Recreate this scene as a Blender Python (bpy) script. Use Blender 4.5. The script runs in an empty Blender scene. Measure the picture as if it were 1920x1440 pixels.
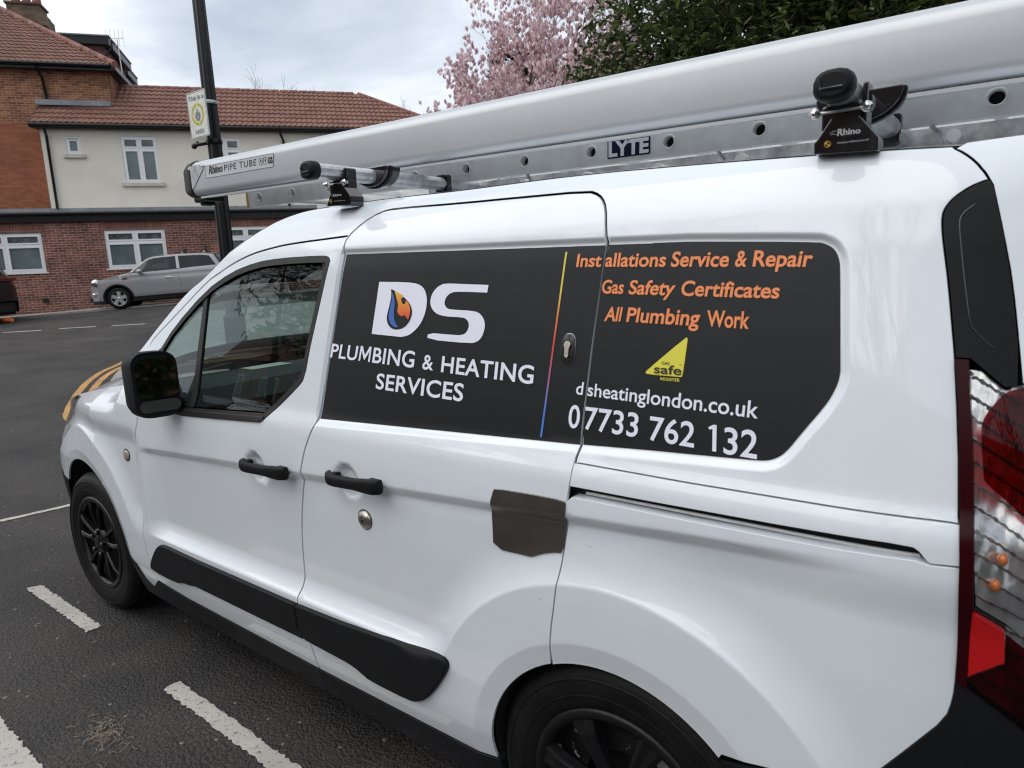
import bpy, bmesh, math, random
import numpy as np
from mathutils import Vector, Matrix, noise
from mathutils import geometry as mgeo
from math import sin, cos, pi, radians
SC = bpy.context.scene
COL = SC.collection

# ------------------------------------------------------------------ camera
cam_data = bpy.data.cameras.new('camera'); cam = bpy.data.objects.new('camera', cam_data); COL.objects.link(cam)
_yaw, _pit, _rol = .6519, .1734, -.0416
_f = np.array([-sin(_yaw)*cos(_pit), cos(_yaw)*cos(_pit), -sin(_pit)])
_r = np.array([cos(_yaw), sin(_yaw), 0.]); _u = np.cross(_r, _f)
_r2 = cos(_rol)*_r + sin(_rol)*_u; _u2 = -sin(_rol)*_r + cos(_rol)*_u
cam.matrix_world = Matrix(((_r2[0], _u2[0], -_f[0], 3.2861), (_r2[1], _u2[1], -_f[1], -1.092), (_r2[2], _u2[2], -_f[2], 1.4871), (0, 0, 0, 1)))
cam_data.sensor_width = 36; cam_data.lens = 36*1255.84/1920
cam_data.clip_start = .05; cam_data.clip_end = 600
cam_data.dof.use_dof = True; cam_data.dof.focus_distance = 2.3; cam_data.dof.aperture_fstop = 7.0
SC.camera = cam
# ------------------------------------------------------------------ sky, sun, exposure
W = bpy.data.worlds.new('World'); SC.world = W; W.use_nodes = True
nt = W.node_tree; nt.nodes.clear()
def _n(t, **k):
    n = nt.nodes.new(t)
    for a, b in k.items(): setattr(n, a, b)
    return n
SUN_EL, SUN_AZ = radians(48), radians(205)   # sun high behind the camera, veiled
sky = _n('ShaderNodeTexSky', sky_type='NISHITA', sun_disc=False, sun_elevation=SUN_EL, sun_rotation=SUN_AZ)
bg1 = _n('ShaderNodeBackground'); bg1.inputs['Strength'].default_value = .10
nt.links.new(sky.outputs[0], bg1.inputs['Color'])
tc = _n('ShaderNodeTexCoord'); mp = _n('ShaderNodeMapping'); mp.inputs['Scale'].default_value = (1.0, 1.0, 2.6)
nt.links.new(tc.outputs['Generated'], mp.inputs[0])
n1 = _n('ShaderNodeTexNoise'); n1.inputs['Scale'].default_value = 2.3; n1.inputs['Detail'].default_value = 7; n1.inputs['Roughness'].default_value = .55; n1.inputs['Distortion'].default_value = .25
nt.links.new(mp.outputs[0], n1.inputs['Vector'])
rp = _n('ShaderNodeValToRGB'); e = rp.color_ramp.elements
e[0].position = .32; e[0].color = (.39, .435, .505, 1); e[1].position = .64; e[1].color = (.84, .855, .875, 1)
m = rp.color_ramp.elements.new(.46); m.color = (.53, .575, .635, 1)
nt.links.new(n1.outputs[0], rp.inputs[0])
bg2 = _n('ShaderNodeBackground'); bg2.inputs['Strength'].default_value = 1.0
nt.links.new(rp.outputs[0], bg2.inputs['Color'])
mx = _n('ShaderNodeMixShader'); mx.inputs[0].default_value = .90
nt.links.new(bg1.outputs[0], mx.inputs[1]); nt.links.new(bg2.outputs[0], mx.inputs[2])
out = _n('ShaderNodeOutputWorld'); nt.links.new(mx.outputs[0], out.inputs[0])
sd = bpy.data.lights.new('sun', 'SUN'); sun = bpy.data.objects.new('sun', sd); COL.objects.link(sun)
sd.energy = 1.3; sd.angle = radians(75); sd.color = (1, .96, .9)
sun.rotation_euler = (pi/2-SUN_EL, 0, pi-SUN_AZ)
SC.view_settings.view_transform = 'Standard'; SC.view_settings.look = 'None'
SC.view_settings.exposure = 0.60; SC.view_settings.gamma = 1
try: SC.view_settings.use_curve_mapping = False
except Exception: pass
SC.render.engine = 'CYCLES'
SC.cycles.filter_width = 1.15
SC.cycles.max_bounces = 10; SC.cycles.transparent_max_bounces = 12

# ------------------------------------------------------------------ materials
def nodes_mat(name):
    m = bpy.data.materials.new(name); m.use_nodes = True; t = m.node_tree; t.nodes.clear()
    o = t.nodes.new('ShaderNodeOutputMaterial'); b = t.nodes.new('ShaderNodeBsdfPrincipled'); t.links.new(b.outputs[0], o.inputs[0])
    return m, t, b, o
def setin(n, k, v):
    n.inputs[k].default_value = v
def mat(name, col, rough=.5, metal=0, coat=0, coat_rough=.03, var=0, vscale=8, col2=None, bump=0, bscale=60, spec=.5, trans=0, rvar=0, obj=True, detail=5, p0=.35, p1=.68):
    m, t, b, o = nodes_mat(name)
    setin(b, 'Base Color', (*col, 1)); setin(b, 'Roughness', rough); setin(b, 'Metallic', metal)
    setin(b, 'Coat Weight', coat); setin(b, 'Coat Roughness', coat_rough); setin(b, 'Specular IOR Level', spec)
    if trans: setin(b, 'Transmission Weight', trans)
    tc = t.nodes.new('ShaderNodeTexCoord')
    if var or col2:
        n = t.nodes.new('ShaderNodeTexNoise'); setin(n, 'Scale', vscale); setin(n, 'Detail', detail); setin(n, 'Roughness', .6)
        t.links.new(tc.outputs['Object'], n.inputs['Vector'])
        r = t.nodes.new('ShaderNodeValToRGB'); r.color_ramp.elements[0].position = p0; r.color_ramp.elements[1].position = p1
        c2 = col2 or tuple(min(1, c*(1+var)) for c in col)
        c1 = col if col2 else tuple(c*(1-var) for c in col)
        r.color_ramp.elements[0].color = (*c1, 1); r.color_ramp.elements[1].color = (*c2, 1)
        t.links.new(n.outputs[0], r.inputs[0]); t.links.new(r.outputs[0], b.inputs['Base Color'])
        if rvar:
            mr = t.nodes.new('ShaderNodeMapRange'); setin(mr, 'To Min', rough-rvar); setin(mr, 'To Max', rough+rvar)
            t.links.new(n.outputs[0], mr.inputs[0]); t.links.new(mr.outputs[0], b.inputs['Roughness'])
    if bump:
        n = t.nodes.new('ShaderNodeTexNoise'); setin(n, 'Scale', bscale); setin(n, 'Detail', 3)
        t.links.new(tc.outputs['Object'], n.inputs['Vector'])
        bp = t.nodes.new('ShaderNodeBump'); setin(bp, 'Strength', bump); setin(bp, 'Distance', .002)
        t.links.new(n.outputs[0], bp.inputs['Height']); t.links.new(bp.outputs[0], b.inputs['Normal'])
    return m
def glass(name, tint, refl=1.0, rough=0.0, lo=.05):
    m, t, b, o = nodes_mat(name); t.nodes.remove(b)
    tr = t.nodes.new('ShaderNodeBsdfTransparent'); tr.inputs[0].default_value = (*tint, 1)
    gl = t.nodes.new('ShaderNodeBsdfGlossy'); gl.inputs['Roughness'].default_value = rough; gl.inputs[0].default_value = (refl, refl, refl, 1)
    fr = t.nodes.new('ShaderNodeFresnel'); fr.inputs[0].default_value = 1.62
    # a single thin sheet: the same reflectance from both of its sides
    g = t.nodes.new('ShaderNodeNewGeometry'); io = t.nodes.new('ShaderNodeMapRange'); setin(io, 'To Min', 1.55); setin(io, 'To Max', 1/1.55)
    t.links.new(g.outputs['Backfacing'], io.inputs[0]); t.links.new(io.outputs[0], fr.inputs[0])
    mx = t.nodes.new('ShaderNodeMixShader')
    t.links.new(fr.outputs[0], mx.inputs[0]); t.links.new(tr.outputs[0], mx.inputs[1]); t.links.new(gl.outputs[0], mx.inputs[2]); t.links.new(mx.outputs[0], o.inputs[0])
    return m
def van_paint():
    m, t, b, o = nodes_mat('white_van_paint')
    tc = t.nodes.new('ShaderNodeTexCoord')
    n = t.nodes.new('ShaderNodeTexNoise'); setin(n, 'Scale', 3.5); setin(n, 'Detail', 8); setin(n, 'Roughness', .65)
    t.links.new(tc.outputs['Object'], n.inputs[0])
    r = t.nodes.new('ShaderNodeValToRGB'); r.color_ramp.elements[0].color = (.71, .765, .815, 1); r.color_ramp.elements[1].color = (.755, .805, .85, 1)
    r.color_ramp.elements[0].position = .3; r.color_ramp.elements[1].position = .6
    t.links.new(n.outputs[0], r.inputs[0])
    # tiny tar specks and stone chips
    v = t.nodes.new('ShaderNodeTexVoronoi'); setin(v, 'Scale', 26); v.inputs['Randomness'].default_value = 1
    t.links.new(tc.outputs['Object'], v.inputs['Vector'])
    lt = t.nodes.new('ShaderNodeMath'); lt.operation = 'LESS_THAN'; lt.inputs[1].default_value = .035
    t.links.new(v.outputs['Distance'], lt.inputs[0])
    sp = t.nodes.new('ShaderNodeSeparateColor'); t.links.new(v.outputs['Color'], sp.inputs[0])
    gt = t.nodes.new('ShaderNodeMath'); gt.operation = 'GREATER_THAN'; gt.inputs[1].default_value = .90; t.links.new(sp.outputs[0], gt.inputs[0])
    mu = t.nodes.new('ShaderNodeMath'); mu.operation = 'MULTIPLY'; t.links.new(lt.outputs[0], mu.inputs[0]); t.links.new(gt.outputs[0], mu.inputs[1])
    mu2 = t.nodes.new('ShaderNodeMath'); mu2.operation = 'MULTIPLY'; mu2.inputs[1].default_value = .75; t.links.new(mu.outputs[0], mu2.inputs[0])
    mxc = t.nodes.new('ShaderNodeMix'); mxc.data_type = 'RGBA'; mxc.inputs['B'].default_value = (.10, .09, .08, 1)
    t.links.new(mu2.outputs[0], mxc.inputs['Factor']); t.links.new(r.outputs[0], mxc.inputs['A'])
    # road film on the lower third
    sx = t.nodes.new('ShaderNodeSeparateXYZ'); t.links.new(tc.outputs['Object'], sx.inputs[0])
    mr = t.nodes.new('ShaderNodeMapRange'); setin(mr, 'From Min', .9); setin(mr, 'From Max', .2); setin(mr, 'To Min', 0); setin(mr, 'To Max', .16)
    t.links.new(sx.outputs['Z'], mr.inputs[0])
    mu3 = t.nodes.new('ShaderNodeMath'); mu3.operation = 'MULTIPLY'; t.links.new(mr.outputs[0], mu3.inputs[0]); t.links.new(n.outputs[0], mu3.inputs[1])
    mx2 = t.nodes.new('ShaderNodeMix'); mx2.data_type = 'RGBA'; mx2.inputs['B'].default_value = (.33, .31, .29, 1)
    t.links.new(mu3.outputs[0], mx2.inputs['Factor']); t.links.new(mxc.outputs['Result'], mx2.inputs['A'])
    t.links.new(mx2.outputs['Result'], b.inputs['Base Color'])
    setin(b, 'Roughness', .38); setin(b, 'Coat Weight', 1); setin(b, 'Coat IOR', 1.55)
    n2 = t.nodes.new('ShaderNodeTexNoise'); setin(n2, 'Scale', 9); setin(n2, 'Detail', 6); t.links.new(tc.outputs['Object'], n2.inputs[0])
    mr2 = t.nodes.new('ShaderNodeMapRange'); setin(mr2, 'From Min', .35); setin(mr2, 'From Max', .75); setin(mr2, 'To Min', .015); setin(mr2, 'To Max', .10)
    t.links.new(n2.outputs[0], mr2.inputs[0]); t.links.new(mr2.outputs[0], b.inputs['Coat Roughness'])
    n3 = t.nodes.new('ShaderNodeTexNoise'); setin(n3, 'Scale', 2.2); setin(n3, 'Detail', 1); t.links.new(tc.outputs['Object'], n3.inputs[0])
    bp = t.nodes.new('ShaderNodeBump'); setin(bp, 'Strength', .15); setin(bp, 'Distance', .01); t.links.new(n3.outputs[0], bp.inputs['Height'])
    t.links.new(bp.outputs[0], b.inputs['Coat Normal'])
    return m
def asphalt():
    m, t, b, o = nodes_mat('asphalt')
    tc = t.nodes.new('ShaderNodeTexCoord')
    def noi(s, d=4, r=.6):
        n = t.nodes.new('ShaderNodeTexNoise'); setin(n, 'Scale', s); setin(n, 'Detail', d); setin(n, 'Roughness', r); t.links.new(tc.outputs['Object'], n.inputs[0]); return n
    big = noi(.7, 6, .65); mid = noi(9, 6, .7); fine = noi(75, 3, .7)
    v = t.nodes.new('ShaderNodeTexVoronoi'); setin(v, 'Scale', 95); t.links.new(tc.outputs['Object'], v.inputs['Vector'])
    r = t.nodes.new('ShaderNodeValToRGB'); r.color_ramp.elements[0].color = (.015, .0146, .015, 1); r.color_ramp.elements[1].color = (.052, .048, .046, 1)
    r.color_ramp.elements[0].position = .34; r.color_ramp.elements[1].position = .7
    t.links.new(big.outputs[0], r.inputs[0])
    r2 = t.nodes.new('ShaderNodeValToRGB'); r2.color_ramp.elements[0].color = (.55, .55, .55, 1); r2.color_ramp.elements[1].color = (1.7, 1.65, 1.6, 1)
    r2.color_ramp.elements[0].position = .38; r2.color_ramp.elements[1].position = .66
    t.links.new(fine.outputs[0], r2.inputs[0])
    mu = t.nodes.new('ShaderNodeMix'); mu.data_type = 'RGBA'; mu.blend_type = 'MULTIPLY'; setin(mu, 'Factor', 1)
    t.links.new(r.outputs[0], mu.inputs['A']); t.links.new(r2.outputs[0], mu.inputs['B'])
    med = noi(2.6, 7, .7); r3 = t.nodes.new('ShaderNodeValToRGB'); r3.color_ramp.elements[0].color = (.62, .61, .62, 1); r3.color_ramp.elements[1].color = (1.45, 1.38, 1.32, 1)
    r3.color_ramp.elements[0].position = .36; r3.color_ramp.elements[1].position = .68; t.links.new(med.outputs[0], r3.inputs[0])
    mu0 = mu; mu = t.nodes.new('ShaderNodeMix'); mu.data_type = 'RGBA'; mu.blend_type = 'MULTIPLY'; setin(mu, 'Factor', .8); t.links.new(mu0.outputs['Result'], mu.inputs['A']); t.links.new(r3.outputs[0], mu.inputs['B'])
    mrr = t.nodes.new('ShaderNodeMapRange'); setin(mrr, 'From Min', .35); setin(mrr, 'From Max', .65); setin(mrr, 'To Min', .58); setin(mrr, 'To Max', .85); t.links.new(med.outputs[0], mrr.inputs[0]); t.links.new(mrr.outputs[0], b.inputs['Roughness'])
    # pale chippings
    sp = t.nodes.new('ShaderNodeSeparateColor'); t.links.new(v.outputs['Color'], sp.inputs[0])
    gt = t.nodes.new('ShaderNodeMath'); gt.operation = 'GREATER_THAN'; gt.inputs[1].default_value = .9975; t.links.new(sp.outputs[0], gt.inputs[0])
    ch = t.nodes.new('ShaderNodeMix'); ch.data_type = 'RGBA'; ch.inputs['B'].default_value = (.20, .19, .17, 1)
    t.links.new(gt.outputs[0], ch.inputs['Factor']); t.links.new(mu.outputs['Result'], ch.inputs['A'])
    t.links.new(ch.outputs['Result'], b.inputs['Base Color'])
    setin(b, 'Specular IOR Level', .45)
    ad = t.nodes.new('ShaderNodeMath'); ad.operation = 'ADD'; t.links.new(fine.outputs[0], ad.inputs[0])
    t.links.new(mid.outputs[0], ad.inputs[1])
    sb = t.nodes.new('ShaderNodeMath'); sb.operation = 'SUBTRACT'; t.links.new(ad.outputs[0], sb.inputs[0]); t.links.new(v.outputs['Distance'], sb.inputs[1])
    bp = t.nodes.new('ShaderNodeBump'); setin(bp, 'Strength', 1.0); setin(bp, 'Distance', .0045); t.links.new(sb.outputs[0], bp.inputs['Height'])
    t.links.new(bp.outputs[0], b.inputs['Normal'])
    return m
def road_paint(name, col, worn=.5):
    m, t, b, o = nodes_mat(name)
    tc = t.nodes.new('ShaderNodeTexCoord')
    n = t.nodes.new('ShaderNodeTexNoise'); setin(n, 'Scale', 60); setin(n, 'Detail', 6); setin(n, 'Roughness', .75); t.links.new(tc.outputs['Object'], n.inputs[0])
    r = t.nodes.new('ShaderNodeValToRGB'); r.color_ramp.elements[0].position = worn-.10; r.color_ramp.elements[1].position = worn-.02
    r.color_ramp.elements[0].color = (.10, .095, .09, 1); r.color_ramp.elements[1].color = (*col, 1)
    t.links.new(n.outputs[0], r.inputs[0])
    n2 = t.nodes.new('ShaderNodeTexNoise'); setin(n2, 'Scale', 3); setin(n2, 'Detail', 5); t.links.new(tc.outputs['Object'], n2.inputs[0])
    mu = t.nodes.new('ShaderNodeMix'); mu.data_type = 'RGBA'; mu.blend_type = 'MULTIPLY'; setin(mu, 'Factor', .55)
    t.links.new(r.outputs[0], mu.inputs['A']); t.links.new(n2.outputs[0], mu.inputs['B']); t.links.new(mu.outputs['Result'], b.inputs['Base Color'])
    setin(b, 'Roughness', .7)
    bp = t.nodes.new('ShaderNodeBump'); setin(bp, 'Strength', .9); setin(bp, 'Distance', .004); t.links.new(n.outputs[0], bp.inputs['Height']); t.links.new(bp.outputs[0], b.inputs['Normal'])
    return m
def brick_mat(name, c1, c2, mortar, bw=.225, bh=.075, msz=.012, var=.5, swap=False):
    m, t, b, o = nodes_mat(name)
    tc = t.nodes.new('ShaderNodeTexCoord'); uv = t.nodes.new('ShaderNodeUVMap') if False else None
    br = t.nodes.new('ShaderNodeTexBrick'); setin(br, 'Scale', 1); setin(br, 'Brick Width', bw); setin(br, 'Row Height', bh); setin(br, 'Mortar Size', msz*.5)
    setin(br, 'Color1', (*c1, 1)); setin(br, 'Color2', (*c2, 1)); setin(br, 'Mortar', (*mortar, 1)); setin(br, 'Mortar Smooth', .2); setin(br, 'Bias', -.1)
    t.links.new(tc.outputs['UV'], br.inputs['Vector'])
    n = t.nodes.new('ShaderNodeTexNoise'); setin(n, 'Scale', 1.6); setin(n, 'Detail', 8); setin(n, 'Roughness', .7); t.links.new(tc.outputs['Object'], n.inputs[0])
    r = t.nodes.new('ShaderNodeValToRGB'); r.color_ramp.elements[0].position = .3; r.color_ramp.elements[1].position = .7
    r.color_ramp.elements[0].color = (1-var, 1-var, 1-var, 1); r.color_ramp.elements[1].color = (1+var*.5, 1+var*.5, 1+var*.5, 1)
    t.links.new(n.outputs[0], r.inputs[0])
    mu = t.nodes.new('ShaderNodeMix'); mu.data_type = 'RGBA'; mu.blend_type = 'MULTIPLY'; setin(mu, 'Factor', 1)
    t.links.new(br.outputs['Color'], mu.inputs['A']); t.links.new(r.outputs[0], mu.inputs['B']); t.links.new(mu.outputs['Result'], b.inputs['Base Color'])
    setin(b, 'Roughness', .9)
    bp = t.nodes.new('ShaderNodeBump'); setin(bp, 'Strength', .6); setin(bp, 'Distance', .01); bp.invert = True; t.links.new(br.outputs['Fac'], bp.inputs['Height']); t.links.new(bp.outputs[0], b.inputs['Normal'])
    return m
M = {}
M['paint'] = van_paint()
M['vinyl'] = mat('dark_vinyl', (.010, .012, .014), .42, spec=.28, var=.12, vscale=2, bump=.03, bscale=25)
M['white_vinyl'] = mat('white_vinyl', (.80, .81, .92), .4)
M['orange_vinyl'] = mat('orange_vinyl', (.84, .26, .085), .42)
M['yellow_vinyl'] = mat('yellow_vinyl', (.72, .66, .06), .42)
M['black_print'] = mat('black_print', (.012, .012, .012), .45)
M['blue_vinyl'] = mat('blue_vinyl', (.045, .13, .45), .42)
M['plastic'] = mat('black_textured_plastic', (.008, .0085, .010), .5, bump=.2, bscale=700, spec=.2, var=.15, vscale=5)
M['sillplastic'] = mat('dusty_black_plastic', (.011, .0115, .014), .6, spec=.25, bump=.2, bscale=500, var=.4, vscale=9)
M['gloss_black'] = mat('gloss_black_plastic', (.008, .008, .01), .12, coat=.6)
M['rubber'] = mat('window_rubber', (.010, .010, .010), .55)
M['inner'] = mat('dark_cavity', (.006, .006, .006), .9)
M['tyre'] = mat('tyre_rubber', (.006, .006, .0065), .55, bump=.4, bscale=90, var=.5, vscale=14, spec=.25)
M['cover'] = mat('black_painted_cover', (.004, .004, .0045), .35, coat=.1, spec=.3, bump=.15, bscale=120)
M['scuff'] = mat('scraped_black_cover', (.005, .005, .006), .38, spec=.3, col2=(.009, .009, .010), vscale=20, bump=.5, bscale=60)
M['worn_steel'] = mat('flaking_silver_paint', (.006, .006, .006), .5, col2=(.40, .39, .38), vscale=13, p0=.57, p1=.60, metal=.2, bump=.6, bscale=50)
M['chrome'] = mat('chrome', (.75, .75, .75), .12, metal=1, var=.1, vscale=30)
M['nickel'] = mat('satin_nickel', (.50, .47, .43), .28, metal=1, var=.15, vscale=60)
M['plate'] = mat('brushed_bronze_plate', (.22, .20, .18), .30, metal=.9, var=.12, vscale=12, spec=.5)
M['alu'] = mat('worn_aluminium', (.76, .77, .77), .42, metal=.25, col2=(.64, .64, .63), vscale=16, rvar=.12, bump=.15, bscale=200)
M['galv'] = mat('galvanised_steel', (.52, .53, .54), .33, metal=.6, var=.3, vscale=25, rvar=.1)
M['tube'] = mat('anodised_tube', (.50, .525, .545), .36, metal=.35, coat=.25, coat_rough=.2, var=.05, vscale=2, bump=.03, bscale=300)
M['moss'] = mat('green_dirt', (.10, .115, .07), .9, col2=(.25, .26, .22), vscale=40)
M['redlens'] = mat('red_lens', (.135, .0012, .0035), .12, coat=.35, spec=.3, var=.25, vscale=9)
M['darkred'] = mat('dark_red_lens', (.026, .0008, .0022), .2, coat=0, spec=.22)
M['brightred'] = mat('bright_red_reflector', (.50, .004, .006), .25, coat=.5, bump=.5, bscale=400)
M['clearlens'] = glass('clear_lens', (.86, .87, .88), 1.0)
M['redglass'] = glass('red_glass', (.27, .003, .008), .5)
M['silverref'] = mat('lamp_reflector', (.62, .62, .61), .2, metal=.75, var=.3, vscale=18)
M['amber'] = mat('amber_bulb', (.7, .19, .04), .2, coat=1)
M['glass'] = glass('tinted_side_glass', (.37, .48, .45), .85)
M['screen'] = glass('windscreen_glass', (.80, .86, .84), 1.0)
M['cardark'] = glass('car_window_glass', (.22, .26, .27), 1.0)
M['seat'] = mat('grey_seat_cloth', (.045, .047, .05), .9, bump=.3, bscale=200)
M['dash'] = mat('dashboard_plastic', (.030, .033, .036), .55, bump=.2, bscale=300)
M['asphalt'] = asphalt()
M['wpaint'] = road_paint('white_road_paint', (.66, .63, .57), .46)
M['ypaint'] = road_paint('yellow_road_paint', (.62, .34, .11), .40)
M['kerb'] = mat('concrete_kerb', (.27, .255, .235), .85, var=.25, vscale=4, bump=.3)
M['slab'] = mat('paving_slab', (.25, .235, .21), .85, col2=(.36, .34, .30), vscale=1.7, bump=.3)
M['slabgap'] = mat('dirt_joint', (.09, .085, .075), .95)
M['brick_new'] = brick_mat('dark_red_brick', (.125, .042, .034), (.27, .090, .064), (.42, .36, .31))
M['brick_sold'] = brick_mat('soldier_brick', (.155, .052, .040), (.235, .078, .055), (.30, .26, .23), bw=.075, bh=.24)
M['brick_old'] = brick_mat('orange_brown_brick', (.17, .062, .036), (.38, .155, .08), (.44, .33, .20), var=.5)
M['brick_orange'] = brick_mat('orange_brick', (.27, .088, .045), (.36, .125, .062), (.19, .095, .06), var=.25)
M['brick_sooty'] = brick_mat('sooty_brick', (.11, .075, .05), (.19, .13, .09), (.10, .09, .07), var=.6)
M['render'] = mat('cream_render', (.70, .665, .58), .9, var=.07, vscale=.8, bump=.2, bscale=40)
M['tile'] = mat('red_concrete_tile', (.145, .064, .046), .8, col2=(.215, .104, .077), vscale=2.2, bump=.4, bscale=60)
M['ridge'] = mat('ridge_tile', (.22, .10, .08), .85, var=.4, vscale=3)
M['lead'] = mat('grey_lead', (.20, .215, .235), .55, var=.2, vscale=3)
M['upvc'] = mat('white_upvc', (.76, .77, .78), .3)
M['sillst'] = mat('stone_sill', (.52, .49, .43), .8, var=.15, vscale=6)
M['pane'] = mat('window_pane', (.115, .150, .155), .06, spec=.7, var=.25, vscale=1.3)
M['panetop'] = mat('leaded_pane', (.085, .095, .10), .12, spec=.6, var=.5, vscale=9)
M['blackpaint'] = mat('black_gloss_paint', (.005, .005, .006), .4, coat=.1, spec=.3, var=.3, vscale=5)
M['slate'] = mat('grey_flat_roof', (.13, .135, .14), .7)
M['hangtile'] = mat('purple_hanging_tile', (.11, .050, .050), .8, var=.4, vscale=8)
M['signw'] = mat('sign_white', (.62, .63, .60), .35, var=.12, vscale=9)
M['signyellow'] = mat('sign_yellow', (.62, .56, .05), .4)
M['signgrey'] = mat('sign_grey', (.16, .16, .17), .45)
M['carsilver'] = mat('silver_grey_paint', (.33, .33, .34), .32, metal=.3, coat=1)
M['carblack'] = mat('black_car_paint', (.004, .004, .005), .35, coat=.05, spec=.15)
M['bark'] = mat('bark', (.075, .058, .045), .9, var=.35, vscale=9, bump=.5)
M['twig'] = mat('twig_bark', (.12, .095, .075), .9, var=.3)
M['skin'] = mat('skin', (.45, .27, .19), .6)
M['hair'] = mat('dark_hair', (.012, .009, .008), .5)
M['cloth'] = mat('dark_coat_cloth', (.035, .035, .045), .9)
M['cloth2'] = mat('maroon_coat_cloth', (.10, .03, .035), .9)
M['straw'] = mat('dry_straw', (.40, .33, .25), .9, var=.3, vscale=60)
M['orange'] = mat('orange_plastic_bag', (.75, .16, .04), .5)
M['knob'] = mat('yellow_knob', (.62, .36, .03), .45)
M['paper'] = mat('paper', (.7, .7, .68), .7)
M['headlens'] = glass('headlamp_lens', (.9, .9, .92), 1.0)
M['concrete'] = mat('pale_concrete', (.35, .34, .32), .9, var=.2, vscale=3)

def leaf_mat(name, c1, c2, rough=.45, trans=.25):
    m, t, b, o = nodes_mat(name)
    g = t.nodes.new('ShaderNodeNewGeometry'); r = t.nodes.new('ShaderNodeValToRGB')
    r.color_ramp.elements[0].color = (*c1, 1); r.color_ramp.elements[1].color = (*c2, 1)
    t.links.new(g.outputs['Random Per Island'], r.inputs[0])
    t.links.new(r.outputs[0], b.inputs['Base Color']); setin(b, 'Roughness', rough)
    tl = t.nodes.new('ShaderNodeBsdfTranslucent'); t.links.new(r.outputs[0], tl.inputs[0])
    mx = t.nodes.new('ShaderNodeMixShader'); setin(mx, 0, trans); t.links.new(b.outputs[0], mx.inputs[1]); t.links.new(tl.outputs[0], mx.inputs[2]); t.links.new(mx.outputs[0], o.inputs[0])
    return m, r
M['evergreen'], _r = leaf_mat('evergreen_leaf', (.028, .050, .017), (.17, .21, .055))
x = _r.color_ramp.elements.new(.72); x.color = (.062, .098, .027, 1)
M['blossom'], _ = leaf_mat('pink_blossom', (.48, .25, .29), (.95, .88, .89), .7, .35)
M['conifer'], _ = leaf_mat('conifer_needle', (.012, .022, .010), (.030, .045, .018), .7, .1)

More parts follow.
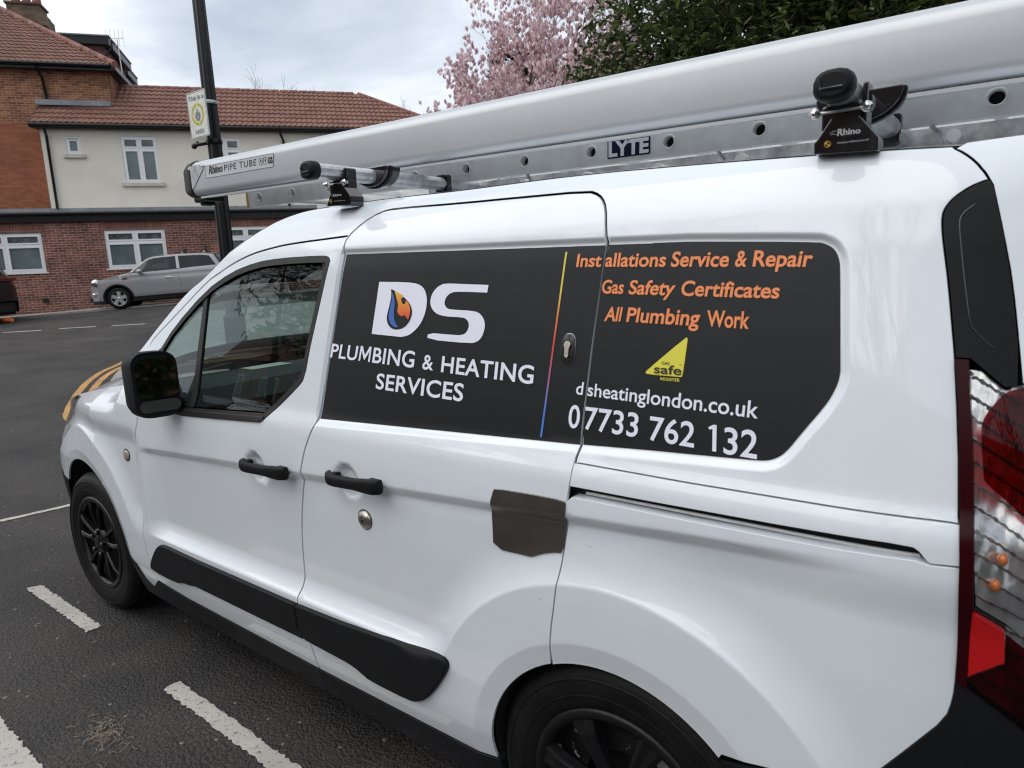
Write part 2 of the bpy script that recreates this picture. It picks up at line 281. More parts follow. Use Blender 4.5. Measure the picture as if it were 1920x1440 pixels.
# ------------------------------------------------------------------ object helpers
def empty(name, loc=(0, 0, 0), mtx=None):
    o = bpy.data.objects.new(name, None); COL.objects.link(o); o.empty_display_size = .2
    if mtx is not None: o.matrix_world = mtx
    else: o.location = loc
    return o
def tag(o, label=None, cat=None, group=None, kind=None):
    if label: o['label'] = label
    if cat: o['category'] = cat
    if group: o['group'] = group
    if kind: o['kind'] = kind
    return o
def link(name, me, mats, parent=None):
    o = bpy.data.objects.new(name, me); COL.objects.link(o)
    for m_ in (mats if isinstance(mats, (list, tuple)) else [mats]): me.materials.append(m_)
    if parent is not None: o.parent = parent
    return o
class MB:
    """collects simple shapes, then links them as one mesh object"""
    def __init__(s): s.v = []; s.f = []; s.sm = []; s.uv = None
    def add(s, v, f, smooth=False):
        b = len(s.v); s.v += [tuple(map(float, p)) for p in v]; s.f += [tuple(b+i for i in q) for q in f]; s.sm += [smooth]*len(f); return s
    def box(s, x0, x1, y0, y1, z0, z1):
        v = [(x0, y0, z0), (x1, y0, z0), (x1, y1, z0), (x0, y1, z0), (x0, y0, z1), (x1, y0, z1), (x1, y1, z1), (x0, y1, z1)]
        return s.add(v, [(0, 3, 2, 1), (4, 5, 6, 7), (0, 1, 5, 4), (1, 2, 6, 5), (2, 3, 7, 6), (3, 0, 4, 7)])
    def prism(s, poly, h0, h1, ax='z', smooth=False):
        """poly of 2d points extruded along ax"""
        n = len(poly)
        def P(p, h): return {'z': (p[0], p[1], h), 'y': (p[0], h, p[1]), 'x': (h, p[0], p[1])}[ax]
        v = [P(p, h0) for p in poly]+[P(p, h1) for p in poly]
        f = [tuple(range(n)), tuple(range(2*n-1, n-1, -1))]
        s.add(v, f); b = len(s.v)-2*n
        s.f += [(b+i, b+n+i, b+n+(i+1) % n, b+(i+1) % n) for i in range(n)]; s.sm += [smooth]*n
        return s
    def tube(s, a, b, r0, r1=None, n=8, caps=True, smooth=True):
        a = Vector(a); b = Vector(b); r1 = r0 if r1 is None else r1; d = (b-a)
        if d.length < 1e-6: return s
        d.normalize(); u = d.orthogonal().normalized(); w = d.cross(u)
        v = []
        for c, r in ((a, r0), (b, r1)):
            for i in range(n):
                t = 2*pi*i/n; v.append(c+(u*cos(t)+w*sin(t))*r)
        f = [(i, (i+1) % n, n+(i+1) % n, n+i) for i in range(n)]
        s.add(v, f, smooth)
        if caps: s.add(v[:n], [tuple(range(n-1, -1, -1))]); s.add(v[n:], [tuple(range(n))])
        return s
    def path(s, pts, r, n=8):
        pts = [Vector(p) for p in pts]; k = len(pts); v = []
        rr = r if isinstance(r, (list, tuple)) else [r]*k
        for i, p in enumerate(pts):
            d = (pts[min(i+1, k-1)]-pts[max(i-1, 0)]).normalized()
            if i == 0: u = d.orthogonal().normalized()
            else:
                u = u-d*u.dot(d); u = u.normalized() if u.length > 1e-4 else d.orthogonal().normalized()
            w = d.cross(u)
            for j in range(n):
                t = 2*pi*j/n; v.append(p+(u*cos(t)+w*sin(t))*rr[i])
        f = [(i*n+j, i*n+(j+1) % n, (i+1)*n+(j+1) % n, (i+1)*n+j) for i in range(k-1) for j in range(n)]
        s.add(v, f, True); s.add(v[:n], [tuple(range(n-1, -1, -1))]); s.add(v[-n:], [tuple(range(n))]); return s
    def sphere(s, c, r, nu=12, nv=8, sc=(1, 1, 1)):
        v = []; f = []
        for i in range(nv+1):
            t = pi*i/nv
            for j in range(nu):
                p = 2*pi*j/nu; v.append((c[0]+r*sc[0]*sin(t)*cos(p), c[1]+r*sc[1]*sin(t)*sin(p), c[2]+r*sc[2]*cos(t)))
        for i in range(nv):
            for j in range(nu): f.append((i*nu+j, (i+1)*nu+j, (i+1)*nu+(j+1) % nu, i*nu+(j+1) % nu))
        return s.add(v, f, True)
    def lathe(s, prof, c, ax='y', n=48, smooth=True, closed=False):
        """prof: (radius, offset along axis)"""
        v = []; k = len(prof)
        for i in range(n):
            t = 2*pi*i/n
            for r, h in prof:
                v.append({'y': (c[0]+r*cos(t), c[1]+h, c[2]+r*sin(t)), 'z': (c[0]+r*cos(t), c[1]+r*sin(t), c[2]+h), 'x': (c[0]+h, c[1]+r*cos(t), c[2]+r*sin(t))}[ax])
        f = []
        for i in range(n):
            j = (i+1) % n
            for q in range(k-1 if not closed else k): f.append((i*k+q, j*k+q, j*k+(q+1) % k, i*k+(q+1) % k))
        return s.add(v, f, smooth)
    def build(s, name, mats, parent=None, bevel=0, seg=2, mtx=None, uv=None, auto=None, fix=True):
        me = bpy.data.meshes.new(name); me.from_pydata(s.v, [], s.f)
        me.polygons.foreach_set('use_smooth', s.sm)
        if fix:
            bm = bmesh.new(); bm.from_mesh(me); bmesh.ops.recalc_face_normals(bm, faces=bm.faces); bm.to_mesh(me); bm.free()
        if uv:
            ul = me.uv_layers.new(name='UVMap')
            co = me.vertices
            for lp in me.loops:
                p = co[lp.vertex_index].co; ul.data[lp.index].uv = uv(p)
        if mtx is not None: me.transform(mtx)
        me.update()
        o = link(name, me, mats, parent)
        if bevel:
            b = o.modifiers.new('bevel', 'BEVEL'); b.width = bevel; b.segments = seg; b.limit_method = 'ANGLE'; b.angle_limit = radians(40); b.harden_normals = False
        return o
def chaikin(p, n=2, closed=True):
    p = [tuple(q) for q in p]
    for _ in range(n):
        q = [] if closed else [p[0]]
        for a, b in (zip(p, p[1:]+p[:1]) if closed else zip(p[:-1], p[1:])):
            q.append((.75*a[0]+.25*b[0], .75*a[1]+.25*b[1])); q.append((.25*a[0]+.75*b[0], .25*a[1]+.75*b[1]))
        if not closed: q.append(p[-1])
        p = q
    return p
def rrect(x0, x1, z0, z1, r, k=4):
    out = []
    for cx, cz, a in ((x1-r, z1-r, 0), (x0+r, z1-r, 90), (x0+r, z0+r, 180), (x1-r, z0+r, 270)):
        for i in range(k+1):
            t = radians(a+90*i/k); out.append((cx+r*cos(t), cz+r*sin(t)))
    return out
def circ(cx, cz, rx, rz=None, n=24):
    rz = rx if rz is None else rz
    return [(cx+rx*cos(2*pi*i/n), cz+rz*sin(2*pi*i/n)) for i in range(n)]

# ------------------------------------------------------------------ van side surface: y (inward) as a function of x (rearward) and z
def ss(a,b,t):
    t=np.clip((np.asarray(t,float)-a)/(b-a),0,1); return t*t*(3-2*t)
_pz=[(.0,.10),(.15,.062),(.22,.050),(.27,.036),(.31,.024),(.36,.012),(.40,.008),(.50,.005),(.60,.005),(.80,.007),(.90,.011),(1.0,.018),(1.05,.024),(1.07,.030),(1.10,.045),(1.30,.090),(1.50,.135),(1.57,.156),(1.60,.172),(1.63,.192),(1.655,.215),(1.68,.250),(1.72,.33)]
_tz=np.linspace(0,1.72,861); _ty=np.interp(_tz,[a for a,b in _pz],[b for a,b in _pz])
_k=np.exp(-.5*(np.arange(-12,13)/4.5)**2); _k/=_k.sum(); _ty=np.convolve(np.pad(_ty,12,mode='edge'),_k,'valid')
WPOLY=None
def sdf(poly,x,z):
    """distance to polygon boundary, positive inside"""
    x=np.asarray(x,float);z=np.asarray(z,float); d=np.full(x.shape,1e9); ins=np.zeros(x.shape,bool)
    n=len(poly)
    for i in range(n):
        ax,az=poly[i];bx,bz=poly[(i+1)%n]; ex,ez=bx-ax,bz-az
        t=np.clip(((x-ax)*ex+(z-az)*ez)/(ex*ex+ez*ez+1e-12),0,1)
        d=np.minimum(d,np.hypot(x-ax-t*ex,z-az-t*ez))
        c=((az>z)!=(bz>z)); 
        with np.errstate(divide='ignore',invalid='ignore'):
            xx=(bx-ax)*(z-az)/(bz-az+1e-15)+ax
        ins^=(c&(x<xx))
    return np.where(ins,d,-d)
def eout(a,b,t):
    t=np.clip((np.asarray(t,float)-a)/(b-a),0,1); return 1-(1-t)**2.2
def zc(x): return .862+.055*(x-.68)
def S(x,z,cups=True):
    x,z=np.broadcast_arrays(np.asarray(x,float),np.asarray(z,float))
    y=np.interp(z,_tz,_ty)
    rr=np.hypot(x-2.662,z-.32); rf=np.hypot(x,z-.32)
    c=zc(x)
    amp=np.interp(z,[.5,.58,.9],[.034,.034,.020])
    D=amp*ss(.615,.76,x)*eout(.512,.620,rr)*eout(.522,.590,z)*ss(c+.014,c-.020,z)*(1-ss(2.75,3.2,x))
    # behind the rear arch, weaker shoulder over the flare
    y=y+D+.014*eout(.512,.62,rr)*ss(2.7,2.95,x)*ss(.50,.62,z)*(1-ss(.9,1.0,z))
    # front wing flare
    y=y+.020*eout(.545,.65,rf)*(1-ss(.56,.66,x))*ss(.5,.62,z)*(1-ss(.86,.95,z))
    y=y+.010*np.clip((.384-rr)/.05,0,1)+.010*np.clip((.442-rf)/.05,0,1)
    # body taper to the nose
    y=y+.016*(1-ss(-.1,.62,x))
    t=np.clip(.20-x,0,3); y=y+.205*t**2.2+.75*np.clip(z-.70,0,.4)**1.2*t+.14*np.clip(.55-z,0,1)*t
    sh=np.clip((z-(.955+.02*np.clip(x,-1,1)))/.12,0,2)
    y=y+(1-ss(.32,.50,x))*.15*sh**2.2
    y=y+.06*np.clip((1.35-x)/.8,0,2)**2*np.clip((z-1.02)/.5,0,1.5)
    # tail corner
    y=y+.10*(np.clip((x-3.06)/.4,0,3))**2.2
    y=y+.05*np.clip((x-3.0)/.4,0,3)**1.6*ss(1.1,1.6,z)
    if WPOLY is not None:
        m=(x>1.7)&(x<3.2)&(z>1.0)&(z<1.65)
        if m.any():
            d=np.zeros(x.shape); d[m]=sdf(WPOLY,x[m],z[m]); y=y+.010*ss(-.015,.001,d)*m
    for cx,cz,ax,az in (CUPS if cups else ()):
        q=np.hypot((x-cx)/ax,(z-cz)/az); y=y+.022*(1-ss(.45,1.0,q))
    return y
CUPS=[(1.425,.902,.060,.058),(1.862,.930,.058,.056)]

# outlines on the van side, metres (x rearward from the front axle, z up)
O = {
 'recess': [[1.7655,1.5415],[2.58,1.526],[2.777,1.5221],[2.7911,1.5213],[2.8194,1.5198],[2.8618,1.5174],[2.9183,1.5143],[2.9618,1.5116],[2.9921,1.5094],[3.0094,1.5077],[3.0135,1.5064],[3.0175,1.5049],[3.0214,1.5031],[3.025,1.5011],[3.0285,1.4989],[3.0317,1.4961],[3.0346,1.4928],[3.0372,1.489],[3.0394,1.4846],[3.0414,1.4796],[3.043,1.4739],[3.0442,1.4676],[3.045,1.4606],[3.0464,1.4467],[3.0483,1.426],[3.0507,1.3984],[3.0537,1.3639],[3.056,1.3367],[3.0577,1.3167],[3.0588,1.304],[3.0593,1.2985],[3.0594,1.2929],[3.059,1.2874],[3.0583,1.2818],[3.0572,1.2761],[3.0555,1.2701],[3.0534,1.2638],[3.0507,1.257],[3.0475,1.2499],[3.043,1.2415],[3.0372,1.2319],[3.0302,1.221],[3.0218,1.209],[3.0142,1.1978],[3.0073,1.1875],[3.0011,1.1781],[2.9957,1.1696],[2.9908,1.1624],[2.9864,1.1566],[2.9826,1.1521],[2.9794,1.1488],[2.9757,1.1459],[2.9717,1.1431],[2.9673,1.1407],[2.9625,1.1384],[2.9571,1.1366],[2.951,1.1352],[2.9443,1.1342],[2.937,1.1337],[2.9203,1.1328],[2.8944,1.1316],[2.8591,1.1301],[2.8144,1.1283],[2.781,1.1269],[2.7587,1.126],[2.7475,1.1256],[2.5858,1.1184],[1.727,1.084]],
 'front_door': [[0.62,1.1],[0.64,1.05],[0.675,1.02],[0.6743,1.0181],[0.6729,1.0144],[0.6709,1.0087],[0.6681,1.0012],[0.6641,0.9919],[0.6587,0.9806],[0.652,0.9675],[0.644,0.9525],[0.6364,0.9375],[0.6293,0.9225],[0.6226,0.9075],[0.6164,0.8925],[0.6111,0.8756],[0.6067,0.8569],[0.6033,0.8362],[0.6007,0.8137],[0.5986,0.7894],[0.5967,0.7631],[0.5951,0.735],[0.5939,0.705],[0.5928,0.6756],[0.5919,0.6469],[0.5912,0.6188],[0.5907,0.5913],[0.5905,0.5656],[0.5905,0.5419],[0.5907,0.52],[0.5912,0.5],[0.5923,0.4806],[0.5939,0.4619],[0.5961,0.4437],[0.5989,0.4263],[0.6021,0.4091],[0.6059,0.3922],[0.6101,0.3756],[0.6149,0.3594],[0.6188,0.3459],[0.6218,0.3353],[0.6239,0.3275],[0.6251,0.3225],[0.6261,0.3187],[0.6267,0.3163],[0.627,0.315],[0.85,0.298],[1.636,0.285],[1.6355,0.3215],[1.6345,0.3645],[1.6305,0.3887],[1.6235,0.3942],[1.614,0.4027],[1.602,0.4143],[1.595,0.44],[1.593,0.48],[1.593,0.525],[1.595,0.575],[1.5988,0.63],[1.6042,0.69],[1.6142,0.7525],[1.6287,0.8175],[1.643,0.8715],[1.657,0.9145],[1.6687,0.9503],[1.6783,0.9788],[1.6885,1.0035],[1.6995,1.0245],[1.708,1.0407],[1.714,1.0523],[1.7192,1.0625],[1.7237,1.0715],[1.736,1.1907],[1.756,1.4202],[1.7652,1.5393],[1.7637,1.5478],[1.7649,1.5615],[1.7686,1.5805],[1.7705,1.59],[1.7489,1.5893],[1.7167,1.5884],[1.6686,1.5871],[1.6044,1.5853],[1.5505,1.5835],[1.5069,1.5816],[1.4736,1.5796],[1.4505,1.5776],[1.4277,1.5753],[1.405,1.5729],[1.3824,1.5702],[1.36,1.5674],[1.3388,1.5643],[1.3187,1.5609],[1.2997,1.5573],[1.282,1.5534],[1.2648,1.5493],[1.2481,1.5452],[1.232,1.541],[1.2165,1.5366],[1.2005,1.5318],[1.1839,1.5263],[1.1669,1.5204],[1.1493,1.514],[1.1321,1.5078],[1.1152,1.502],[1.0987,1.4965],[1.0824,1.4912],[1.0594,1.4814],[1.0294,1.467],[0.9926,1.4481],[0.949,1.4245],[0.903,1.3996],[0.8548,1.3733],[0.8043,1.3456],[0.7515,1.3165],[0.7111,1.2935],[0.6832,1.2766],[0.6676,1.2658],[0.6645,1.2611],[0.6621,1.2575],[0.6606,1.2552],[0.6598,1.254],[0.6,1.2]],
 'door_frame_top': [[1.7649,1.5897],[1.7489,1.5893],[1.7167,1.5884],[1.6686,1.5871],[1.6044,1.5853],[1.5505,1.5835],[1.5069,1.5816],[1.4736,1.5796],[1.4505,1.5776],[1.4277,1.5753],[1.405,1.5729],[1.3824,1.5702],[1.36,1.5674],[1.3388,1.5643],[1.3187,1.5609],[1.2997,1.5573],[1.282,1.5534],[1.2648,1.5493],[1.2481,1.5452],[1.232,1.541],[1.2165,1.5366],[1.2005,1.5318],[1.1839,1.5263],[1.1669,1.5204],[1.1493,1.514],[1.1321,1.5078],[1.1152,1.502],[1.0987,1.4965],[1.0824,1.4912],[1.0594,1.4814],[1.0294,1.467],[0.9926,1.4481],[0.949,1.4245],[0.903,1.3996],[0.8548,1.3733],[0.8043,1.3456],[0.7515,1.3165],[0.7111,1.2935],[0.6832,1.2766],[0.6676,1.2658],[0.6645,1.2611],[0.6621,1.2575],[0.6606,1.2552],[0.6598,1.254]],
 'door_hole': [[0.86,1.045],[0.8,1.06],[0.745,1.1],[0.735,1.15],[0.7383,1.2327],[0.7583,1.2407],[0.7787,1.2605],[0.8196,1.3],[0.891,1.3512],[0.9931,1.4139],[1.0847,1.4599],[1.1659,1.4892],[1.2407,1.5107],[1.3093,1.5241],[1.3755,1.5328],[1.4396,1.5365],[1.5191,1.5382],[1.614,1.5379],[1.6715,1.537],[1.6915,1.5355],[1.704,1.5323],[1.709,1.5273],[1.7115,1.5248],[1.6599,1.2824],[1.6567,1.2604],[1.6502,1.2163],[1.641,1.1882],[1.6289,1.176],[1.5874,1.1435],[1.5165,1.0908],[1.481,1.0644],[1,1.04]],
 'divider': [[1.0466,1.4344],[1.0427,1.0579]],
 'sliding_door': [[1.636,0.3],[1.6355,0.3215],[1.6345,0.3645],[1.6305,0.3887],[1.6235,0.3942],[1.614,0.4027],[1.602,0.4143],[1.595,0.44],[1.593,0.48],[1.593,0.525],[1.595,0.575],[1.5988,0.63],[1.6042,0.69],[1.6142,0.7525],[1.6287,0.8175],[1.643,0.8715],[1.657,0.9145],[1.6687,0.9503],[1.6783,0.9788],[1.6885,1.0035],[1.6995,1.0245],[1.708,1.0407],[1.714,1.0523],[1.7192,1.0625],[1.7237,1.0715],[1.736,1.1907],[1.756,1.4202],[1.7652,1.5393],[1.7637,1.5478],[1.7668,1.5767],[1.7784,1.5947],[1.8005,1.6138],[1.8241,1.6302],[1.8494,1.6437],[1.8757,1.6516],[1.903,1.6537],[1.975,1.6529],[2.0917,1.6492],[2.1957,1.6465],[2.2871,1.6448],[2.3817,1.6429],[2.4794,1.6408],[2.5357,1.6369],[2.5507,1.6314],[2.5631,1.6242],[2.5727,1.6153],[2.5804,1.605],[2.5859,1.5933],[2.5899,1.5819],[2.5924,1.5709],[2.5954,1.5568],[2.5991,1.5396],[2.6,1.5275],[2.598,1.5205],[2.5945,1.4678],[2.5895,1.3693],[2.5854,1.275],[2.5821,1.185],[2.581,1.1325],[2.582,1.1175],[2.5814,1.105],[2.5791,1.095],[2.5771,1.0775],[2.5754,1.0525],[2.5731,1.03],[2.5704,1.01],[2.5667,0.9875],[2.5622,0.9625],[2.558,0.9375],[2.554,0.9125],[2.5505,0.885],[2.5475,0.855],[2.5435,0.8225],[2.5385,0.7875],[2.5335,0.755],[2.5285,0.725],[2.5242,0.6916],[2.5208,0.6549],[2.5186,0.6206],[2.4973,0.6094],[2.4768,0.5967],[2.4573,0.5826],[2.4388,0.5671],[2.4215,0.5503],[2.4055,0.5323],[2.3908,0.5132],[2.3775,0.4931],[2.3658,0.4721],[2.3555,0.4503],[2.3469,0.4278],[2.34,0.4047],[2.3347,0.3812],[2.3311,0.3574],[2.3293,0.3333],[2.3292,0.3092],[2.3308,0.2852],[1.636,0.285]],
 'B': [[1.7705,1.59],[1.7686,1.5805],[1.7649,1.5615],[1.7637,1.5478],[1.7652,1.5393],[1.756,1.4202],[1.736,1.1907],[1.7237,1.0715],[1.7192,1.0625],[1.714,1.0523],[1.708,1.0407],[1.6995,1.0245],[1.6885,1.0035],[1.6783,0.9788],[1.6687,0.9503],[1.657,0.9145],[1.643,0.8715],[1.6287,0.8175],[1.6142,0.7525],[1.6042,0.69],[1.5988,0.63],[1.595,0.575],[1.593,0.525],[1.593,0.48],[1.595,0.44],[1.602,0.4143],[1.614,0.4027],[1.6235,0.3942],[1.6305,0.3887],[1.6345,0.3645],[1.6355,0.3215],[1.636,0.3]],
 'slide': [[1.7654,1.5516],[1.7659,1.56],[1.7668,1.5767],[1.7784,1.5947],[1.8005,1.6138],[1.8241,1.6302],[1.8494,1.6437],[1.8757,1.6516],[1.903,1.6537],[1.975,1.6529],[2.0917,1.6492],[2.1957,1.6465],[2.2871,1.6448],[2.3817,1.6429],[2.4794,1.6408],[2.5357,1.6369],[2.5507,1.6314],[2.5631,1.6242],[2.5727,1.6153],[2.5804,1.605],[2.5859,1.5933],[2.5899,1.5819],[2.5924,1.5709],[2.5954,1.5568],[2.5991,1.5396],[2.6,1.5275],[2.598,1.5205],[2.5945,1.4678],[2.5895,1.3693],[2.5854,1.275],[2.5821,1.185],[2.581,1.1325],[2.582,1.1175],[2.5814,1.105],[2.5791,1.095],[2.5771,1.0775],[2.5754,1.0525],[2.5731,1.03],[2.5704,1.01],[2.5667,0.9875],[2.5622,0.9625],[2.558,0.9375],[2.554,0.9125],[2.5505,0.885],[2.5475,0.855],[2.5435,0.8225],[2.5385,0.7875],[2.5335,0.755],[2.5285,0.725],[2.5242,0.6916],[2.5208,0.6549],[2.519,0.6365]],
 'F': [[0.675,1.02],[0.6743,1.0181],[0.6729,1.0144],[0.6709,1.0087],[0.6681,1.0012],[0.6641,0.9919],[0.6587,0.9806],[0.652,0.9675],[0.644,0.9525],[0.6364,0.9375],[0.6293,0.9225],[0.6226,0.9075],[0.6164,0.8925],[0.6111,0.8756],[0.6067,0.8569],[0.6033,0.8362],[0.6007,0.8137],[0.5986,0.7894],[0.5967,0.7631],[0.5951,0.735],[0.5939,0.705],[0.5928,0.6756],[0.5919,0.6469],[0.5912,0.6188],[0.5907,0.5913],[0.5905,0.5656],[0.5905,0.5419],[0.5907,0.52],[0.5912,0.5],[0.5923,0.4806],[0.5939,0.4619],[0.5961,0.4437],[0.5989,0.4263],[0.6021,0.4091],[0.6059,0.3922],[0.6101,0.3756],[0.6149,0.3594],[0.6188,0.3459],[0.6218,0.3353],[0.6239,0.3275],[0.6251,0.3225],[0.6261,0.3187],[0.6267,0.3163],[0.627,0.315]],
 'body_side_upper': [[0.47,1.12],[0.44,1.155],[0.5622,1.2197],[0.5715,1.2265],[0.5902,1.2402],[0.6182,1.2607],[0.6555,1.2881],[0.6954,1.3158],[0.7377,1.344],[0.7826,1.3727],[0.83,1.4017],[0.8737,1.4266],[0.9138,1.4472],[0.9503,1.4635],[0.983,1.4757],[1.0153,1.4893],[1.047,1.5043],[1.0782,1.5207],[1.1088,1.5386],[1.133,1.5526],[1.1507,1.5627],[1.162,1.569],[1.1667,1.5714],[1.1774,1.5765],[1.194,1.5842],[1.2164,1.5946],[1.2448,1.6078],[1.2672,1.6181],[1.2837,1.6257],[1.2943,1.6305],[1.2989,1.6325],[1.3071,1.6361],[1.3188,1.6412],[1.334,1.6478],[1.3527,1.656],[1.3716,1.6633],[1.3906,1.6697],[1.4098,1.6753],[1.429,1.68],[1.4494,1.6838],[1.4709,1.6867],[1.4935,1.6886],[1.5171,1.6896],[1.5417,1.6905],[1.5671,1.6912],[1.5935,1.6918],[1.6208,1.6923],[1.6535,1.6926],[1.6916,1.6928],[1.7352,1.6929],[1.7842,1.6928],[1.8364,1.6923],[1.8919,1.6914],[1.9505,1.6901],[2.0124,1.6884],[2.081,1.6871],[2.1564,1.6863],[2.2385,1.686],[2.3274,1.6861],[2.4142,1.6853],[2.4991,1.6834],[2.5819,1.6806],[2.6627,1.6768],[2.7353,1.6733],[2.7998,1.67],[2.856,1.6669],[2.9041,1.6642],[2.953,1.6613],[3.0028,1.6585],[3.0534,1.6555],[3.1049,1.6526],[3.1436,1.6503],[3.1693,1.6488],[3.1822,1.6481],[3.1869,1.643],[3.1943,1.638],[3.2022,1.6315],[3.2107,1.6236],[3.2186,1.6146],[3.2258,1.6045],[3.2295,1.5994],[3.2351,1.5878],[3.2338,1.5873],[3.2312,1.5863],[3.2273,1.5849],[3.2221,1.5829],[3.2169,1.5805],[3.2118,1.5776],[3.2067,1.5742],[3.2017,1.5703],[3.1973,1.5665],[3.1935,1.5629],[3.1905,1.5593],[3.188,1.5559],[3.186,1.5525],[3.1843,1.5492],[3.183,1.5459],[3.182,1.5428],[3.1815,1.5386],[3.1813,1.5334],[3.1816,1.5272],[3.1823,1.52],[3.1835,1.5107],[3.1853,1.4993],[3.1877,1.4859],[3.1906,1.4703],[3.1933,1.4555],[3.1958,1.4413],[3.198,1.4279],[3.2001,1.4151],[3.2023,1.401],[3.2046,1.3856],[3.2072,1.3688],[3.2099,1.3508],[3.212,1.3372],[3.2133,1.3281],[3.214,1.3236],[3.2224,1.2536],[3.2304,1.1763],[3.2376,1.0818],[3.2034,1.0823],[3.0501,1.0813],[2.8222,1.0809],[2.5791,1.0835],[2.5791,1.095],[2.5814,1.105],[2.582,1.1175],[2.581,1.1325],[2.5821,1.185],[2.5854,1.275],[2.5895,1.3693],[2.5945,1.4678],[2.598,1.5205],[2.6,1.5275],[2.5991,1.5396],[2.5954,1.5568],[2.5924,1.5709],[2.5899,1.5819],[2.5859,1.5933],[2.5804,1.605],[2.5727,1.6153],[2.5631,1.6242],[2.5507,1.6314],[2.5357,1.6369],[2.4794,1.6408],[2.3817,1.6429],[2.2871,1.6448],[2.1957,1.6465],[2.0917,1.6492],[1.975,1.6529],[1.903,1.6537],[1.8757,1.6516],[1.8494,1.6437],[1.8241,1.6302],[1.8005,1.6138],[1.7784,1.5947],[1.7668,1.5767],[1.7705,1.59],[1.7489,1.5893],[1.7167,1.5884],[1.6686,1.5871],[1.6044,1.5853],[1.5505,1.5835],[1.5069,1.5816],[1.4736,1.5796],[1.4505,1.5776],[1.4277,1.5753],[1.405,1.5729],[1.3824,1.5702],[1.36,1.5674],[1.3388,1.5643],[1.3187,1.5609],[1.2997,1.5573],[1.282,1.5534],[1.2648,1.5493],[1.2481,1.5452],[1.232,1.541],[1.2165,1.5366],[1.2005,1.5318],[1.1839,1.5263],[1.1669,1.5204],[1.1493,1.514],[1.1321,1.5078],[1.1152,1.502],[1.0987,1.4965],[1.0824,1.4912],[1.0594,1.4814],[1.0294,1.467],[0.9926,1.4481],[0.949,1.4245],[0.903,1.3996],[0.8548,1.3733],[0.8043,1.3456],[0.7515,1.3165],[0.7111,1.2935],[0.6832,1.2766],[0.6676,1.2658],[0.6645,1.2611],[0.6621,1.2575],[0.6606,1.2552],[0.6598,1.254],[0.64,1.2],[0.6,1.12],[0.56,1.1]],
 'silh': [[0.5622,1.2197],[0.5715,1.2265],[0.5902,1.2402],[0.6182,1.2607],[0.6555,1.2881],[0.6954,1.3158],[0.7377,1.344],[0.7826,1.3727],[0.83,1.4017],[0.8737,1.4266],[0.9138,1.4472],[0.9503,1.4635],[0.983,1.4757],[1.0153,1.4893],[1.047,1.5043],[1.0782,1.5207],[1.1088,1.5386],[1.133,1.5526],[1.1507,1.5627],[1.162,1.569],[1.1667,1.5714],[1.1774,1.5765],[1.194,1.5842],[1.2164,1.5946],[1.2448,1.6078],[1.2672,1.6181],[1.2837,1.6257],[1.2943,1.6305],[1.2989,1.6325],[1.3071,1.6361],[1.3188,1.6412],[1.334,1.6478],[1.3527,1.656],[1.3716,1.6633],[1.3906,1.6697],[1.4098,1.6753],[1.429,1.68],[1.4494,1.6838],[1.4709,1.6867],[1.4935,1.6886],[1.5171,1.6896],[1.5417,1.6905],[1.5671,1.6912],[1.5935,1.6918],[1.6208,1.6923],[1.6535,1.6926],[1.6916,1.6928],[1.7352,1.6929],[1.7842,1.6928],[1.8364,1.6923],[1.8919,1.6914],[1.9505,1.6901],[2.0124,1.6884],[2.081,1.6871],[2.1564,1.6863],[2.2385,1.686],[2.3274,1.6861],[2.4142,1.6853],[2.4991,1.6834],[2.5819,1.6806],[2.6627,1.6768],[2.7353,1.6733],[2.7998,1.67],[2.856,1.6669],[2.9041,1.6642],[2.953,1.6613],[3.0028,1.6585],[3.0534,1.6555],[3.1049,1.6526],[3.1436,1.6503],[3.1693,1.6488],[3.1822,1.6481]],
 'rail_cover': [[2.577,1.0835],[2.8222,1.0809],[3.0501,1.0813],[3.2034,1.0823],[3.2376,1.0818],[3.2423,1.0224],[3.2056,1.0208],[3.2014,1.0237],[3.1903,1.0368],[3.1824,1.0417],[3.15,1.043],[2.986,1.04],[2.741,1.038],[2.573,1.038]],
 'slot_bottom': [[2.5731,1.0104],[2.5862,1.0201]],
 'quarter_lower': [[2.561,0.985],[2.566,1.004],[2.58,1.017],[2.83,1.0165],[3.056,1.0185],[3.185,1.0225],[3.2058,1.0183],[3.2424,1.02],[3.2461,0.9667],[3.2477,0.902],[3.2479,0.841],[3.2477,0.8326],[3.2472,0.8157],[3.2451,0.7982],[3.2414,0.7801],[3.23,0.7574],[3.2109,0.7302],[3.1911,0.7017],[3.1704,0.6721],[3.1601,0.6572],[3.12,0.622],[3.05,0.601],[2.96,0.584],[2.9,0.572],[2.8933,0.5595],[2.8792,0.5724],[2.8644,0.5844],[2.8489,0.5956],[2.8328,0.6059],[2.8161,0.6152],[2.799,0.6235],[2.7813,0.6309],[2.7633,0.6372],[2.745,0.6425],[2.7264,0.6467],[2.7075,0.6499],[2.6885,0.6519],[2.6695,0.6529],[2.6504,0.6528],[2.6313,0.6516],[2.6124,0.6493],[2.5936,0.6459],[2.575,0.6414],[2.5567,0.6359],[2.5388,0.6294],[2.5213,0.6218],[2.5208,0.6549],[2.5242,0.6916],[2.5285,0.725],[2.5335,0.755],[2.5385,0.7875],[2.5435,0.8225],[2.5475,0.855],[2.5505,0.885],[2.554,0.9125],[2.558,0.9375],[2.5622,0.9625]],
